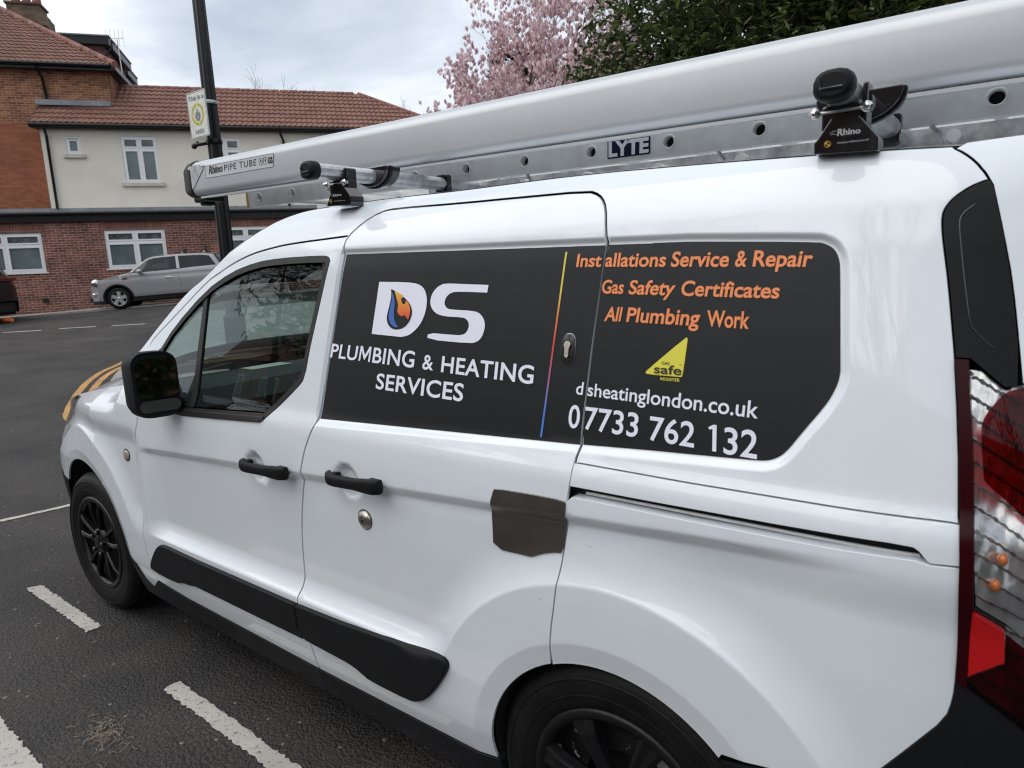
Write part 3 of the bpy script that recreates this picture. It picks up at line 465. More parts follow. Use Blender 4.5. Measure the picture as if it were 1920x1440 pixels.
 'rear_bumper': [[2.8965,0.556],[2.96,0.578],[3.05,0.596],[3.12,0.617],[3.1601,0.6572],[3.1704,0.6721],[3.1911,0.7017],[3.2109,0.7302],[3.23,0.7574],[3.2414,0.7801],[3.2451,0.7982],[3.2472,0.8157],[3.2477,0.8326],[3.2479,0.841],[3.2885,0.8111],[3.3359,0.7754],[3.42,0.7],[3.44,0.3],[3.4,0.22],[3,0.2],[2.995,0.32],[2.9942,0.3432],[2.9918,0.3663],[2.9877,0.3892],[2.9821,0.4118],[2.9749,0.4339],[2.9662,0.4554],[2.956,0.4763],[2.9444,0.4965],[2.9314,0.5157],[2.9171,0.534],[2.9015,0.5513]],
 'lamp': [[3.2137,1.3215],[3.2224,1.2536],[3.2314,1.1635],[3.2413,1.0414],[3.2463,0.9258],[3.2481,0.8428],[3.2883,0.8145],[3.3323,0.7818],[3.43,0.7],[3.43,1.285],[3.296,1.2814],[3.2766,1.2806],[3.2323,1.3211]],
 'trim': [[3.2351,1.5878],[3.2338,1.5873],[3.2312,1.5863],[3.2273,1.5849],[3.2221,1.5829],[3.2169,1.5805],[3.2118,1.5776],[3.2067,1.5742],[3.2017,1.5703],[3.1973,1.5665],[3.1935,1.5629],[3.1905,1.5593],[3.188,1.5559],[3.186,1.5525],[3.1843,1.5492],[3.183,1.5459],[3.182,1.5428],[3.1815,1.5386],[3.1813,1.5334],[3.1816,1.5272],[3.1823,1.52],[3.1835,1.5107],[3.1853,1.4993],[3.1877,1.4859],[3.1906,1.4703],[3.1933,1.4555],[3.1958,1.4413],[3.198,1.4279],[3.2001,1.4151],[3.2023,1.401],[3.2046,1.3856],[3.2072,1.3688],[3.2099,1.3508],[3.212,1.3372],[3.2133,1.3281],[3.214,1.3236],[3.2322,1.3226],[3.2765,1.2821],[3.2915,1.2828],[3.2881,1.3376],[3.2845,1.3611],[3.2772,1.4082],[3.2697,1.45],[3.2618,1.4866],[3.2534,1.5232],[3.2444,1.5597],[3.2399,1.578]],
 'rear_door': [[3.2,1.652],[3.1869,1.643],[3.1943,1.638],[3.2022,1.6315],[3.2107,1.6236],[3.2186,1.6146],[3.2258,1.6045],[3.2295,1.5994],[3.2397,1.5804],[3.2444,1.5615],[3.2538,1.5238],[3.2626,1.4866],[3.2708,1.4499],[3.2785,1.4081],[3.2858,1.3611],[3.2913,1.3249],[3.295,1.2994],[3.2969,1.2867],[3.43,1.3],[3.45,1.5],[3.42,1.62],[3.3,1.66]],
 'trim_groove': [[3.2198,1.552],[3.2161,1.5487],[3.2085,1.5422],[3.2041,1.5357],[3.2027,1.5294],[3.203,1.5191],[3.205,1.5048],[3.2086,1.4817],[3.2138,1.4495],[3.2191,1.4189],[3.2245,1.3898],[3.2282,1.3727],[3.2302,1.3676],[3.238,1.3582],[3.2514,1.3445],[3.2582,1.3377]],
 'moulding_front': [[0.8099,0.5032],[0.7944,0.5029],[0.7635,0.5021],[0.7382,0.496],[0.7188,0.4843],[0.6973,0.466],[0.6738,0.441],[0.6556,0.4198],[0.6425,0.4024],[0.6364,0.3889],[0.6372,0.3791],[0.6867,0.3732],[0.7851,0.3712],[0.8475,0.3743],[0.874,0.3828],[0.9001,0.3878],[0.9258,0.3895],[0.9387,0.3903],[0.98,0.398],[1.612,0.398],[1.5915,0.42],[1.59,0.502],[1,0.5]],
 'moulding_rear': [[1.5975,0.502],[1.8,0.508],[2.2042,0.5338],[2.2072,0.5316],[2.2131,0.5271],[2.2143,0.5189],[2.2106,0.507],[2.199,0.4865],[2.1795,0.4574],[2.1598,0.4312],[2.1401,0.4079],[2.122,0.3908],[2.1054,0.38],[2.0898,0.3722],[2.0749,0.3678],[2.0274,0.3657],[1.9473,0.366],[1.9017,0.3686],[1.8907,0.3735],[1.8755,0.3787],[1.8563,0.3843],[1.8388,0.3881],[1.823,0.3902],[1.8151,0.3913],[1.628,0.398],[1.6005,0.42]],
 'plate': [[2.4052,1.0022],[2.4555,1.0042],[2.5012,1.0054],[2.5423,1.0058],[2.5636,1.004],[2.5651,1.0002],[2.5652,0.9929],[2.5639,0.9825],[2.561,0.9678],[2.5562,0.9489],[2.5526,0.9261],[2.5502,0.8992],[2.5438,0.8851],[2.5335,0.8836],[2.5197,0.88],[2.5023,0.8743],[2.4872,0.868],[2.4744,0.8612],[2.4652,0.8577],[2.4596,0.8576],[2.4322,0.856],[2.3828,0.8531],[2.3584,0.8648],[2.3587,0.8911],[2.3583,0.9109],[2.3571,0.9243],[2.3611,0.9467],[2.3705,0.9784],[2.3764,0.996],[2.3788,0.9995]],
 'plate_src': [[2.3801,1.0012],[2.4806,1.0052],[2.5629,1.006],[2.5658,0.9982],[2.5633,0.9772],[2.5539,0.9395],[2.5489,0.8858],[2.5284,0.8829],[2.4936,0.8714],[2.468,0.8578],[2.4568,0.8575],[2.3582,0.8516],[2.3589,0.9043],[2.3565,0.9309],[2.3751,0.9943]],
 'fender': [[0.62,1.115],[0.64,1.055],[0.6743,1.0181],[0.6729,1.0144],[0.6709,1.0087],[0.6681,1.0012],[0.6641,0.9919],[0.6587,0.9806],[0.652,0.9675],[0.644,0.9525],[0.6364,0.9375],[0.6293,0.9225],[0.6226,0.9075],[0.6164,0.8925],[0.6111,0.8756],[0.6067,0.8569],[0.6033,0.8362],[0.6007,0.8137],[0.5986,0.7894],[0.5967,0.7631],[0.5951,0.735],[0.5939,0.705],[0.5928,0.6756],[0.5919,0.6469],[0.5912,0.6188],[0.5907,0.5913],[0.5905,0.5656],[0.5905,0.5419],[0.5907,0.52],[0.5912,0.5],[0.5923,0.4806],[0.5939,0.4619],[0.5961,0.4437],[0.5989,0.4263],[0.6021,0.4091],[0.6059,0.3922],[0.6101,0.3756],[0.6149,0.3594],[0.6188,0.3459],[0.6218,0.3353],[0.6239,0.3275],[0.6251,0.3225],[0.6261,0.3187],[0.6267,0.3163],[0.627,0.315],[0.55,0.262],[0.475,0.262],[0.3935,0.2856],[0.395,0.3205],[0.3934,0.3554],[0.3887,0.39],[0.381,0.4241],[0.3704,0.4573],[0.3568,0.4895],[0.3404,0.5204],[0.3214,0.5497],[0.2998,0.5772],[0.2759,0.6026],[0.2499,0.6259],[0.2219,0.6468],[0.1921,0.6651],[0.1609,0.6808],[0.1284,0.6936],[0.0949,0.7034],[0.0606,0.7103],[0.0259,0.7142],[-0.009,0.7149],[-0.0439,0.7126],[-0.0784,0.7071],[-0.1123,0.6987],[-0.1453,0.6873],[-0.1772,0.673],[-0.2077,0.656],[-0.2366,0.6363],[-0.2636,0.6142],[-0.2886,0.5897],[-0.3113,0.5632],[-0.42,0.6],[-0.6,0.62],[-0.6,0.85],[-0.5,0.9],[-0.2,0.985],[0.1,1.035],[0.35,1.075],[0.5,1.1]],
 'h1': [[1.3817,0.9229],[1.3955,0.9306],[1.4064,0.9224],[1.5301,0.9378],[1.603,0.9454],[1.6154,0.9362],[1.5995,0.9108],[1.5713,0.9012],[1.3748,0.8807],[1.3732,0.8988]],
 'h2': [[1.7978,0.9525],[1.8288,0.9542],[1.8331,0.9389],[1.9541,0.9663],[2.0133,0.9688],[2.0209,0.9577],[2.0061,0.9313],[1.8002,0.9069],[1.7985,0.9306]],
 'lock': [1.9093,0.8286],
 'euro': [2.5299,1.3109],
 'rep': [0.4902,0.8123],
 'cup1': [1.3894,0.8922],
 'cup2': [1.8268,0.9141],
 'T': {'Inst':[[2.5302,1.4813],[2.5901,1.4797],[2.5319,1.5087],[2.5922,1.5067]],'allations':[[2.5994,1.4797],[2.7325,1.4753],[2.6009,1.5077],[2.7345,1.5033]],'Service':[[2.7432,1.475],[2.8556,1.4713],[2.7462,1.5035],[2.8579,1.4999]],'&':[[2.8673,1.4712],[2.8884,1.4705],[2.8689,1.5],[2.8906,1.4992]],'Repair':[[2.8994,1.4705],[2.9982,1.4666],[2.9013,1.4987],[3.0014,1.4949]],'Gas':[[2.5971,1.426],[2.6465,1.4245],[2.5985,1.4537],[2.6491,1.4519]],'Safety':[[2.6585,1.424],[2.7546,1.4206],[2.6613,1.4517],[2.7598,1.449]],'Certificates':[[2.7689,1.4202],[2.9498,1.4141],[2.7709,1.4487],[2.9518,1.4411]],'All':[[2.609,1.3706],[2.6467,1.3705],[2.6131,1.3996],[2.6499,1.399]],'Plumbing':[[2.6595,1.37],[2.8102,1.3644],[2.6619,1.3984],[2.8126,1.395]],'Work':[[2.8261,1.3641],[2.9027,1.3614],[2.8239,1.3938],[2.9041,1.3924]],'d':[[2.558,1.2196],[2.5747,1.2195],[2.5592,1.2476],[2.5758,1.2476]],'sheatinglondon.co.uk':[[2.5859,1.219],[2.9328,1.2074],[2.5858,1.2466],[2.9331,1.2394]],'0':[[2.5462,1.1503],[2.5738,1.1519],[2.5459,1.1988],[2.5728,1.1998]],'7733':[[2.5854,1.1518],[2.7067,1.1491],[2.5844,1.1987],[2.7063,1.1966]],'762':[[2.7311,1.1471],[2.8222,1.1438],[2.7296,1.1936],[2.8217,1.191]],'132':[[2.8519,1.1417],[2.9372,1.1387],[2.8481,1.1884],[2.9362,1.1885]],'PLUMBING':[[1.7466,1.2578],[2.0784,1.2471],[1.7514,1.2967],[2.08,1.2892]],'&1':[[2.1078,1.2456],[2.1452,1.2446],[2.1086,1.2832],[2.1441,1.282]],'HEATING':[[2.1721,1.2426],[2.4472,1.2327],[2.1726,1.2815],[2.4475,1.2732]],'SERVICES':[[1.9451,1.1862],[2.25,1.1786],[1.9466,1.2269],[2.2511,1.2207]],'GAS':[[2.7439,1.2908],[2.7598,1.29],[2.744,1.2963],[2.7596,1.2961]],'safe':[[2.7292,1.2733],[2.7854,1.2726],[2.7289,1.2903],[2.7844,1.29]],'REGISTER':[[2.7433,1.2609],[2.7832,1.2603],[2.7435,1.2661],[2.783,1.266]],'TM':[[2.7789,1.2904],[2.7844,1.2903],[2.7789,1.2932],[2.7844,1.2932]]},
 'logo': {'D':[[1.9211,1.4617],[1.9906,1.4599],[2.0485,1.457],[2.0755,1.451],[2.0934,1.4379],[2.1025,1.4174],[2.1033,1.3971],[2.0985,1.3744],[2.0854,1.3514],[2.0648,1.3341],[2.0462,1.3248],[2.0231,1.3209],[1.9102,1.3259]],'drop':[[1.9692,1.4432],[1.9795,1.4393],[2.0014,1.4306],[2.0247,1.4192],[2.0441,1.4048],[2.0541,1.39],[2.0552,1.3762],[2.0493,1.3614],[2.037,1.3482],[2.0204,1.3409],[2.0002,1.3386],[1.9823,1.3424],[1.9689,1.353],[1.963,1.3658],[1.9638,1.3801],[1.9689,1.3991],[1.9726,1.4181],[1.9721,1.4323]],'blue':[[1.9743,1.4365],[1.9828,1.4251],[1.9889,1.4109],[1.9891,1.3944],[1.9893,1.3779],[1.9933,1.3638],[2.0018,1.3522],[2.013,1.3454],[1.9958,1.3455],[1.9824,1.3519],[1.9724,1.3635],[1.9701,1.3754],[1.9735,1.3967],[1.9772,1.4157]],'fire':[[1.9831,1.4383],[2.0048,1.4306],[2.0216,1.4225],[2.01,1.4179],[2.0147,1.4085],[2.02,1.4038],[2.0256,1.4029],[2.0289,1.4085],[2.0281,1.4141],[2.0399,1.4062],[2.0484,1.3923],[2.0487,1.3808],[2.0443,1.3636],[2.0366,1.3709],[2.0277,1.3773],[2.0215,1.3726],[2.0131,1.3744],[2.0048,1.3804],[2.0004,1.3874],[2.0027,1.3959],[2.0005,1.4071],[1.9949,1.418],[1.9895,1.4274]],'S':[[2.2962,1.4473],[2.2944,1.43],[2.2111,1.4331],[2.1844,1.432],[2.1691,1.4238],[2.1622,1.4105],[2.1647,1.4008],[2.1742,1.3928],[2.1896,1.3907],[2.2516,1.3884],[2.2736,1.3847],[2.2884,1.3743],[2.2963,1.3596],[2.2964,1.3448],[2.2901,1.3278],[2.2785,1.3177],[2.2581,1.3127],[2.1149,1.3177],[2.1179,1.334],[2.1881,1.3314],[2.2268,1.3307],[2.2407,1.3363],[2.2479,1.348],[2.2472,1.3588],[2.2397,1.3681],[2.2274,1.3727],[2.1705,1.3742],[2.1422,1.3793],[2.1238,1.3904],[2.1151,1.4039],[2.1146,1.4174],[2.1208,1.4331],[2.1355,1.4455],[2.1514,1.4519],[2.1727,1.4529]],'line':[[2.5001,1.5136],[2.5043,1.5134],[2.4832,1.123],[2.4784,1.1229]]},
 'tri': [[2.7876,1.3418],[2.7898,1.3421],[2.791,1.3405],[2.7911,1.3372],[2.7903,1.3196],[2.7884,1.2876],[2.7872,1.271],[2.7864,1.2695],[2.785,1.2688],[2.7828,1.2688],[2.765,1.2692],[2.7317,1.2698],[2.7141,1.2707],[2.7124,1.2717],[2.7116,1.2731],[2.7117,1.275],[2.7305,1.2923],[2.7678,1.3253]],
 'P': {'tube_rhino':[[0.5104,1.9245],[0.6157,1.9235],[0.5198,1.9557],[0.6219,1.9525]],'tube_text':[[0.6293,1.9232],[0.859,1.9184],[0.6326,1.9495],[0.8637,1.9432]],'tube_label':[[0.4806,1.91],[0.9693,1.9009],[0.9775,1.9481],[0.4917,1.959]],'tube_icons':[[0.8794,1.9177],[0.969,1.9163],[0.8834,1.9396],[0.9726,1.9367]],'lyte':[[2.3012,1.7816],[2.4354,1.7797],[2.4357,1.8313],[2.3021,1.8333]],'lyte_text':[[2.3052,1.7881],[2.4309,1.7863],[2.3059,1.8282],[2.4321,1.8251]],'foot_r':[[2.9831,1.6558],[3.082,1.65],[3.0814,1.6716],[3.0701,1.6859],[3.0524,1.7088],[3.008,1.7107],[2.9874,1.6797],[2.9824,1.6751]],'foot_rhino':[[3.0191,1.6816],[3.0547,1.6811],[3.02,1.6926],[3.055,1.6899]],'foot_url':[[3.0202,1.6684],[3.0679,1.6677],[3.0205,1.6718],[3.068,1.671]],'foot_dot':[[3.0045,1.67]],'foot_line':[[2.9961,1.6772],[3.0692,1.6757],[3.0692,1.6749],[2.9961,1.6765]],'foot_f':[[1.6461,1.6822],[1.7514,1.6774],[1.7526,1.702],[1.7213,1.7379],[1.6854,1.7437],[1.6638,1.7103]],'footf_rhino':[[1.6788,1.7067],[1.7176,1.706],[1.6818,1.7135],[1.7199,1.7132]],'footf_url':[[1.6824,1.693],[1.7334,1.6905],[1.6828,1.6959],[1.7337,1.6934]],'footf_dot':[[1.6677,1.6951]],'sign':[[-4.45,3.1038],[-4.1438,3.1241],[-4.5066,3.6229],[-4.1046,3.6073]]},
 'L': {'strip':[[3.2132,1.3215],[3.2301,1.3214],[3.2383,1.2479],[3.2475,1.1649],[3.2581,1.0437],[3.2624,0.9638],[3.2606,0.9141],[3.2622,0.8513],[3.2625,0.8301],[3.2492,0.8402],[3.2451,0.9504],[3.2412,1.0413],[3.2307,1.1718],[3.2224,1.2556]],'red_up':[[3.2773,1.2743],[3.2889,1.2795],[3.3022,1.2822],[3.43,1.285],[3.43,1.05],[3.3157,1.097],[3.2902,1.1242],[3.2683,1.1425],[3.2626,1.1495],[3.261,1.1577],[3.2551,1.2071],[3.2536,1.2319],[3.2597,1.248]],'clear':[[3.2333,1.3024],[3.2458,1.3006],[3.2773,1.2743],[3.2597,1.248],[3.2536,1.2319],[3.2551,1.2071],[3.261,1.1577],[3.2626,1.1495],[3.2683,1.1425],[3.2902,1.1242],[3.3157,1.097],[3.43,1.04],[3.43,0.86],[3.3295,0.907],[3.304,0.9322],[3.286,0.9461],[3.266,0.9606],[3.2592,1.0438],[3.2486,1.165],[3.2393,1.2479]],'reflect':[[3.2618,0.9553],[3.3025,0.9285],[3.3051,0.881],[3.2626,0.8504],[3.2611,0.9118]],'red_low':[[3.3033,0.9277],[3.3296,0.9051],[3.43,0.84],[3.43,0.72],[3.3391,0.7755],[3.3024,0.805],[3.2643,0.8305],[3.2631,0.8487],[3.3059,0.8793]]},
 'headlamp': [[0.0443,1.0153],[0.0941,1],[0.0539,0.9737],[-0.0761,0.9366],[-0.1578,0.9264],[-0.1912,0.9431],[-0.151,0.9694],[-0.0374,1.0051]],
 'headl_raw': [[-0.1882,1.0139],[0.0194,1.023],[0.119,0.9923],[-0.1412,0.9181],[-0.2078,0.9515]]}
WPOLY = O["recess"]
# ------------------------------------------------------------------ curved body-side panels
def resample(poly, step=.012):
    out = []
    n = len(poly)
    for i in range(n):
        a = poly[i]; b = poly[(i+1) % n]; L = math.hypot(b[0]-a[0], b[1]-a[1])
        if L < 1e-6: continue
        k = max(1, int(L/step+.5))
        for j in range(k): out.append((a[0]+(b[0]-a[0])*j/k, a[1]+(b[1]-a[1])*j/k))
    # drop near-duplicates
    q = [out[0]]
    for p in out[1:]:
        if math.hypot(p[0]-q[-1][0], p[1]-q[-1][1]) > step*.22: q.append(p)
    return q
def area(poly): return .5*sum(a[0]*b[1]-b[0]*a[1] for a, b in zip(poly, poly[1:]+poly[:1]))
def inset(poly, d):
    """move each point to the inside by d; also returns the outward 2d normals"""
    if area(poly) < 0: poly = poly[::-1]
    n = len(poly); out = []; nn = []
    for i in range(n):
        a, b, c = poly[i-1], poly[i], poly[(i+1) % n]
        e1 = (b[0]-a[0], b[1]-a[1]); e2 = (c[0]-b[0], c[1]-b[1]); l1 = math.hypot(*e1) or 1; l2 = math.hypot(*e2) or 1
        nx = e1[1]/l1+e2[1]/l2; nz = -e1[0]/l1-e2[0]/l2; l = math.hypot(nx, nz) or 1; nx /= l; nz /= l
        out.append((b[0]-nx*d, b[1]-nz*d)); nn.append((nx, nz))
    return out, nn
CY = .905
def side_normal(F, X, Z, e=.002):
    sx = (F(X+e, Z)-F(X-e, Z))/(2*e); sz = (F(X, Z+e)-F(X, Z-e))/(2*e)
    n = np.stack([sx, -np.ones_like(sx), sz], -1); return n/np.linalg.norm(n, axis=-1, keepdims=True)
def feature_lines():
    L_ = []
    for c, r in (((2.662, .32), .507), ((2.662, .32), .5118), ((2.662, .32), .516), ((2.662, .32), .523), ((2.662, .32), .535), ((2.662, .32), .556), ((2.662, .32), .605), ((2.662, .32), .340), ((2.662, .32), .380), ((2.662, .32), .3845), ((2.662, .32), .389), ((0, .32), .438), ((0, .32), .4425), ((0, .32), .447), ((0, .32), .540), ((0, .32), .545), ((0, .32), .552), ((0, .32), .565), ((0, .32), .63)):
        L_.append([(c[0]+r*cos(radians(a)), c[1]+r*sin(radians(a))) for a in np.arange(-15, 196, 1.2)])
    for z in (.518, .522, .527, .536, .550, .5755): L_.append([(x, z) for x in np.arange(.66, 2.25, .02)])
    for d in (.014, .004, -.008, -.020): L_.append([(x, float(zc(x))+d) for x in np.arange(.60, 3.1, .02)])
    for z in (1.065, 1.078, 1.092, 1.105): L_.append([(x, z) for x in np.arange(.62, 1.72, .02)])
    for d in (-.0005, .005, .010, .0155):
        q = inset(resample([tuple(p) for p in WPOLY], .010), -d)[0] if d > 0 else inset(resample([tuple(p) for p in WPOLY], .010), -d)[0]
        L_.append(q+[q[0]])
    return L_
FEAT = None
def panel(name, outline, m, parent, off=0., gap=.0037, grid=.014, holes=(), depth=.007, F=None, mirror=False, edge=True, thick=0., mtx=None, raw=False, step=.012, lines=True):
    """a sheet bent onto the side surface y=F(x,z) with rolled edges"""
    F = F or S
    loops = []
    for k, pl in enumerate([outline]+list(holes)):
        r = resample(list(pl), step); ins, nn = inset(r, gap if k == 0 else -gap)
        if k: nn = [(-a, -b) for a, b in nn]
        loops.append((ins, nn))
    A = np.array(loops[0][0]); x0, z0 = A.min(0); x1, z1 = A.max(0)
    gx = np.arange(x0+grid*.5, x1, grid); gz = np.arange(z0+grid*.5, z1, grid)
    GX, GZ = np.meshgrid(gx, gz); GX = GX.ravel().copy(); GZ = GZ.ravel()
    d = sdf(loops[0][0], GX, GZ); ok = d > grid*.45
    for l, _ in loops[1:]: ok &= sdf(l, GX, GZ) < -grid*.45
    pts = []; edges = []
    for l, _ in loops:
        b = len(pts); pts += [Vector(p) for p in l]; edges += [(b+i, b+(i+1) % len(l)) for i in range(len(l))]
    if lines and F is S and grid < .02:
        global FEAT
        if FEAT is None: FEAT = [np.array(l) for l in feature_lines()]
        for l in FEAT:
            dd = sdf(loops[0][0], l[:, 0], l[:, 1]); kp_ = dd > .0035
            for h, _ in loops[1:]: kp_ &= sdf(h, l[:, 0], l[:, 1]) < -.0035
            prev = -1
            for i in range(len(l)):
                if kp_[i]:
                    pts.append(Vector((float(l[i, 0]), float(l[i, 1])))); cur = len(pts)-1
                    if prev >= 0 and np.hypot(*(l[i]-l[i-1])) < .04: edges.append((prev, cur))
                    prev = cur
                else: prev = -1
    pts += [Vector((float(a), float(b))) for a, b in zip(GX[ok], GZ[ok])]
    v2, e2, f2, *_ = mgeo.delaunay_2d_cdt(pts, edges, [], 0, 1e-6)
    V = np.array([(p.x, p.y) for p in v2])
    tri = [t for f in f2 for t in ([f] if len(f) == 3 else [(f[0], f[i], f[i+1]) for i in range(1, len(f)-1)])]
    T_ = np.array(tri); C_ = V[T_].mean(1)
    keep = sdf(loops[0][0], C_[:, 0], C_[:, 1]) > 0
    for l, _ in loops[1:]: keep &= sdf(l, C_[:, 0], C_[:, 1]) < 0
    T_ = T_[keep]
    Y = F(V[:, 0], V[:, 1])+off; N = side_normal(F, V[:, 0], V[:, 1])
    verts = [(V[i, 0], Y[i], V[i, 1]) for i in range(len(V))]; norms = [tuple(q) for q in N]
    cr = (V[T_[:, 1], 0]-V[T_[:, 0], 0])*(V[T_[:, 2], 1]-V[T_[:, 0], 1])-(V[T_[:, 2], 0]-V[T_[:, 0], 0])*(V[T_[:, 1], 1]-V[T_[:, 0], 1])
    faces = [tuple(t) if c > 0 else (t[0], t[2], t[1]) for t, c in zip(T_.tolist(), cr)]
    if edge:
        for l, nn in loops:
            L = np.array(l); NN = np.array(nn); base = len(verts); n = len(l)
            prof = ((0, 0), (.0007, .0003), (.0011, .0010), (.0012, depth)) if thick == 0 else ((0, 0), (thick*.3, thick*.12), (thick*.45, thick*.45), (thick*.5, depth))
            FN = side_normal(F, L[:, 0], L[:, 1])
            for k, (o_, dy) in enumerate(prof):
                X = L[:, 0]+NN[:, 0]*o_; Z = L[:, 1]+NN[:, 1]*o_; YY = F(L[:, 0], L[:, 1])+off+dy
                w = (0, .45, 1, 1)[k]
                sn = np.stack([NN[:, 0], np.zeros(n), NN[:, 1]], -1); q = FN*(1-w)+sn*w; q /= np.linalg.norm(q, axis=1, keepdims=True)
                verts += [(float(a), float(b), float(c)) for a, b, c in zip(X, YY, Z)]; norms += [tuple(t) for t in q]
            for k in range(3):
                for i in range(n):
                    j = (i+1) % n; a = base+k*n; faces.append((a+i, a+n+i, a+n+j, a+j))
    if mirror:
        verts = [(x, 2*CY-y, z) for x, y, z in verts]; norms = [(a, -b, c) for a, b, c in norms]; faces = [f[::-1] for f in faces]
    me = bpy.data.meshes.new(name); me.from_pydata([tuple(map(float, v)) for v in verts], [], faces)
    me.polygons.foreach_set('use_smooth', [True]*len(me.polygons)); me.update()
    me.normals_split_custom_set_from_vertices([Vector(q) for q in norms])
    o = link(name, me, m, parent)
    return o
def on_side(x, z, off=0., F=None): return (x, float((F or S)(x, z))+off, z)

# ------------------------------------------------------------------ lettering (flat print)
def glyph_mesh(text, bold=.0, shear=0., spacing=1.0):
    c = bpy.data.curves.new('glyphs', 'FONT'); c.body = text; c.size = 1; c.offset = bold; c.shear = shear; c.space_character = spacing; c.resolution_u = 5
    o = bpy.data.objects.new('glyphs', c); COL.objects.link(o); bpy.context.view_layer.update()
    dg = bpy.context.evaluated_depsgraph_get(); me = bpy.data.meshes.new_from_object(o.evaluated_get(dg))
    bpy.data.objects.remove(o); bpy.data.curves.remove(c)
    V = np.array([v.co[:2] for v in me.vertices]) if len(me.vertices) else np.zeros((0, 2)); Fs = [tuple(p.vertices) for p in me.polygons]
    bpy.data.meshes.remove(me); return V, Fs
CAP = None
def lettering(name, text, quad, m, parent, mapf, bold=.02, shear=0., spacing=1.0, caph=None):
    """quad = bl, br, tl, tr of the band from baseline to capital height; mapf(u,v)->3d"""
    global CAP
    V, Fs = glyph_mesh(text, bold, shear, spacing)
    if caph is None: caph = .729
    if 'M' in text and text != 'TM':
        # the capital M of this font folds over when emboldened: redraw it
        i = text.index('M'); Va, _ = glyph_mesh(text[:i], bold, shear, spacing); Vb, _ = glyph_mesh(text[:i+1], bold, shear, spacing); xa = Va[:, 0].max()+.004
        mx_ = Vb[Vb[:, 0] > xa][:, 0]; a, b = mx_.min(), mx_.max(); H = caph*.985; s_ = .098; xm = (a+b)/2
        keep = [f for f in Fs if not (a-.002 < np.mean([V[k, 0] for k in f]) < b+.002)]
        Mp = [(a, 0), (a+.012, H), (a+1.35*s_, H), (xm, .40*H), (b-1.35*s_, H), (b-.012, H), (b, 0), (b-s_, 0), (b-s_*1.05, .70*H), (xm+.028, .12*H), (xm-.028, .12*H), (a+s_*1.05, .70*H), (a+s_, 0)]
        n0 = len(V); V = np.vstack([V, np.array(Mp)]); Fs = keep+[tuple(range(n0, n0+len(Mp)))[::-1]]
    x0, x1 = V[:, 0].min(), V[:, 0].max()
    if shear:  # width measured along the baseline
        low = V[V[:, 1] < .12]; x0 = low[:, 0].min(); x1 = max(low[:, 0].max(), x0+.01)
    U = (V[:, 0]-x0)/(x1-x0); T_ = (V[:, 1])/caph
    if shear: U = (V[:, 0]-shear*V[:, 1]-x0)/(x1-x0)
    q = [np.array(p) for p in quad]
    P = ((1-U)*(1-T_))[:, None]*q[0]+(U*(1-T_))[:, None]*q[1]+((1-U)*T_)[:, None]*q[2]+(U*T_)[:, None]*q[3]
    vs = [mapf(a, b) for a, b in P]
    me = bpy.data.meshes.new(name); me.from_pydata(vs, [], Fs); me.update()
    # face towards the viewer side decided by mapf caller: recompute with first face
    return link(name, me, m, parent)
# shift of the recess ramp: the step lies just outside the vinyl
# ================================================================== THE WHITE VAN
van = tag(empty('van'), 'white panel van with dark lettered vinyl side and a roof rack', 'van')
def side_map(off=-.0024):
    return lambda a, b: on_side(float(a), float(b), off)
P_ = lambda k: [tuple(q) for q in O[k]]
wing = panel('front_wing', P_('fender'), M['paint'], van)
door = panel('front_door', P_('front_door'), M['paint'], van, holes=[P_('door_hole')], depth=.022)
slide = panel('sliding_door', P_('sliding_door'), M['paint'], van, grid=.012)
upper = panel('body_side', P_('body_side_upper'), M['paint'], van, grid=.013)
railc = panel('rail_cover', P_('rail_cover'), M['paint'], van, grid=.012, gap=.0012, depth=.02)
quarter = panel('rear_quarter_panel', P_('quarter_lower'), M['paint'], van, grid=.012, gap=.0014, depth=.03)
bump = panel('rear_bumper', P_('rear_bumper'), M['plastic'], van, off=-.003, gap=.001)
trim = panel('corner_trim', P_('trim'), M['plastic'], van, off=-.002, gap=.001)
_g = P_('trim_groove'); mb = MB(); mb.path([on_side(a, b, -.0015) for a, b in _g], .0016, 5); mb.build('trim_groove', M['gloss_black'], trim)
rdoor = panel('rear_door', P_('rear_door'), M['paint'], van, gap=.002)
# dark structure behind every gap
liner = [(-.8, .24), (-.40, .24)]+[(.415*cos(radians(a)), .32+.415*sin(radians(a))) for a in range(170, 5, -8)]+[(.43, .22), (2.30, .22)]+[(2.662+.345*cos(radians(a)), .32+.345*sin(radians(a))) for a in range(190, -12, -8)]+[(3.05, .22), (3.42, .24), (3.43, 1.58), (3.2, 1.628), (2.5, 1.655), (1.55, 1.66), (1.3, 1.615), (1.0, 1.46), (.60, 1.225), (.50, 1.09), (.1, 1.0), (-.45, .86), (-.75, .78)]
bighole = [(p[0], p[1]) for p in inset(resample(P_('door_hole'), .03), -.012)[0]]
for mi in (False, True): panel('inner_body', liner, M['inner'], van, off=.034, grid=.05, holes=[bighole], mirror=mi, edge=False, step=.03)
# far side
SM = lambda x, z: S(x, z)
panel('far_side_panel', [(-.62, .25), (-.42, .25)]+[(.395*cos(radians(a)), .32+.395*sin(radians(a))) for a in range(170, 5, -8)]+[(.45, .22), (2.32, .22)]+[(2.662+.333*cos(radians(a)), .32+.333*sin(radians(a))) for a in range(190, -12, -8)]+[(3.0, .22), (3.44, .24), (3.44, 1.60), (3.18, 1.645)]+[tuple(p) for p in O['silh'][::-1]]+[(.44, 1.155), (.47, 1.12), (.1, 1.035), (-.5, .90), (-.62, .85)], M['paint'], van, grid=.03, holes=[P_('door_hole')], mirror=True, step=.02)

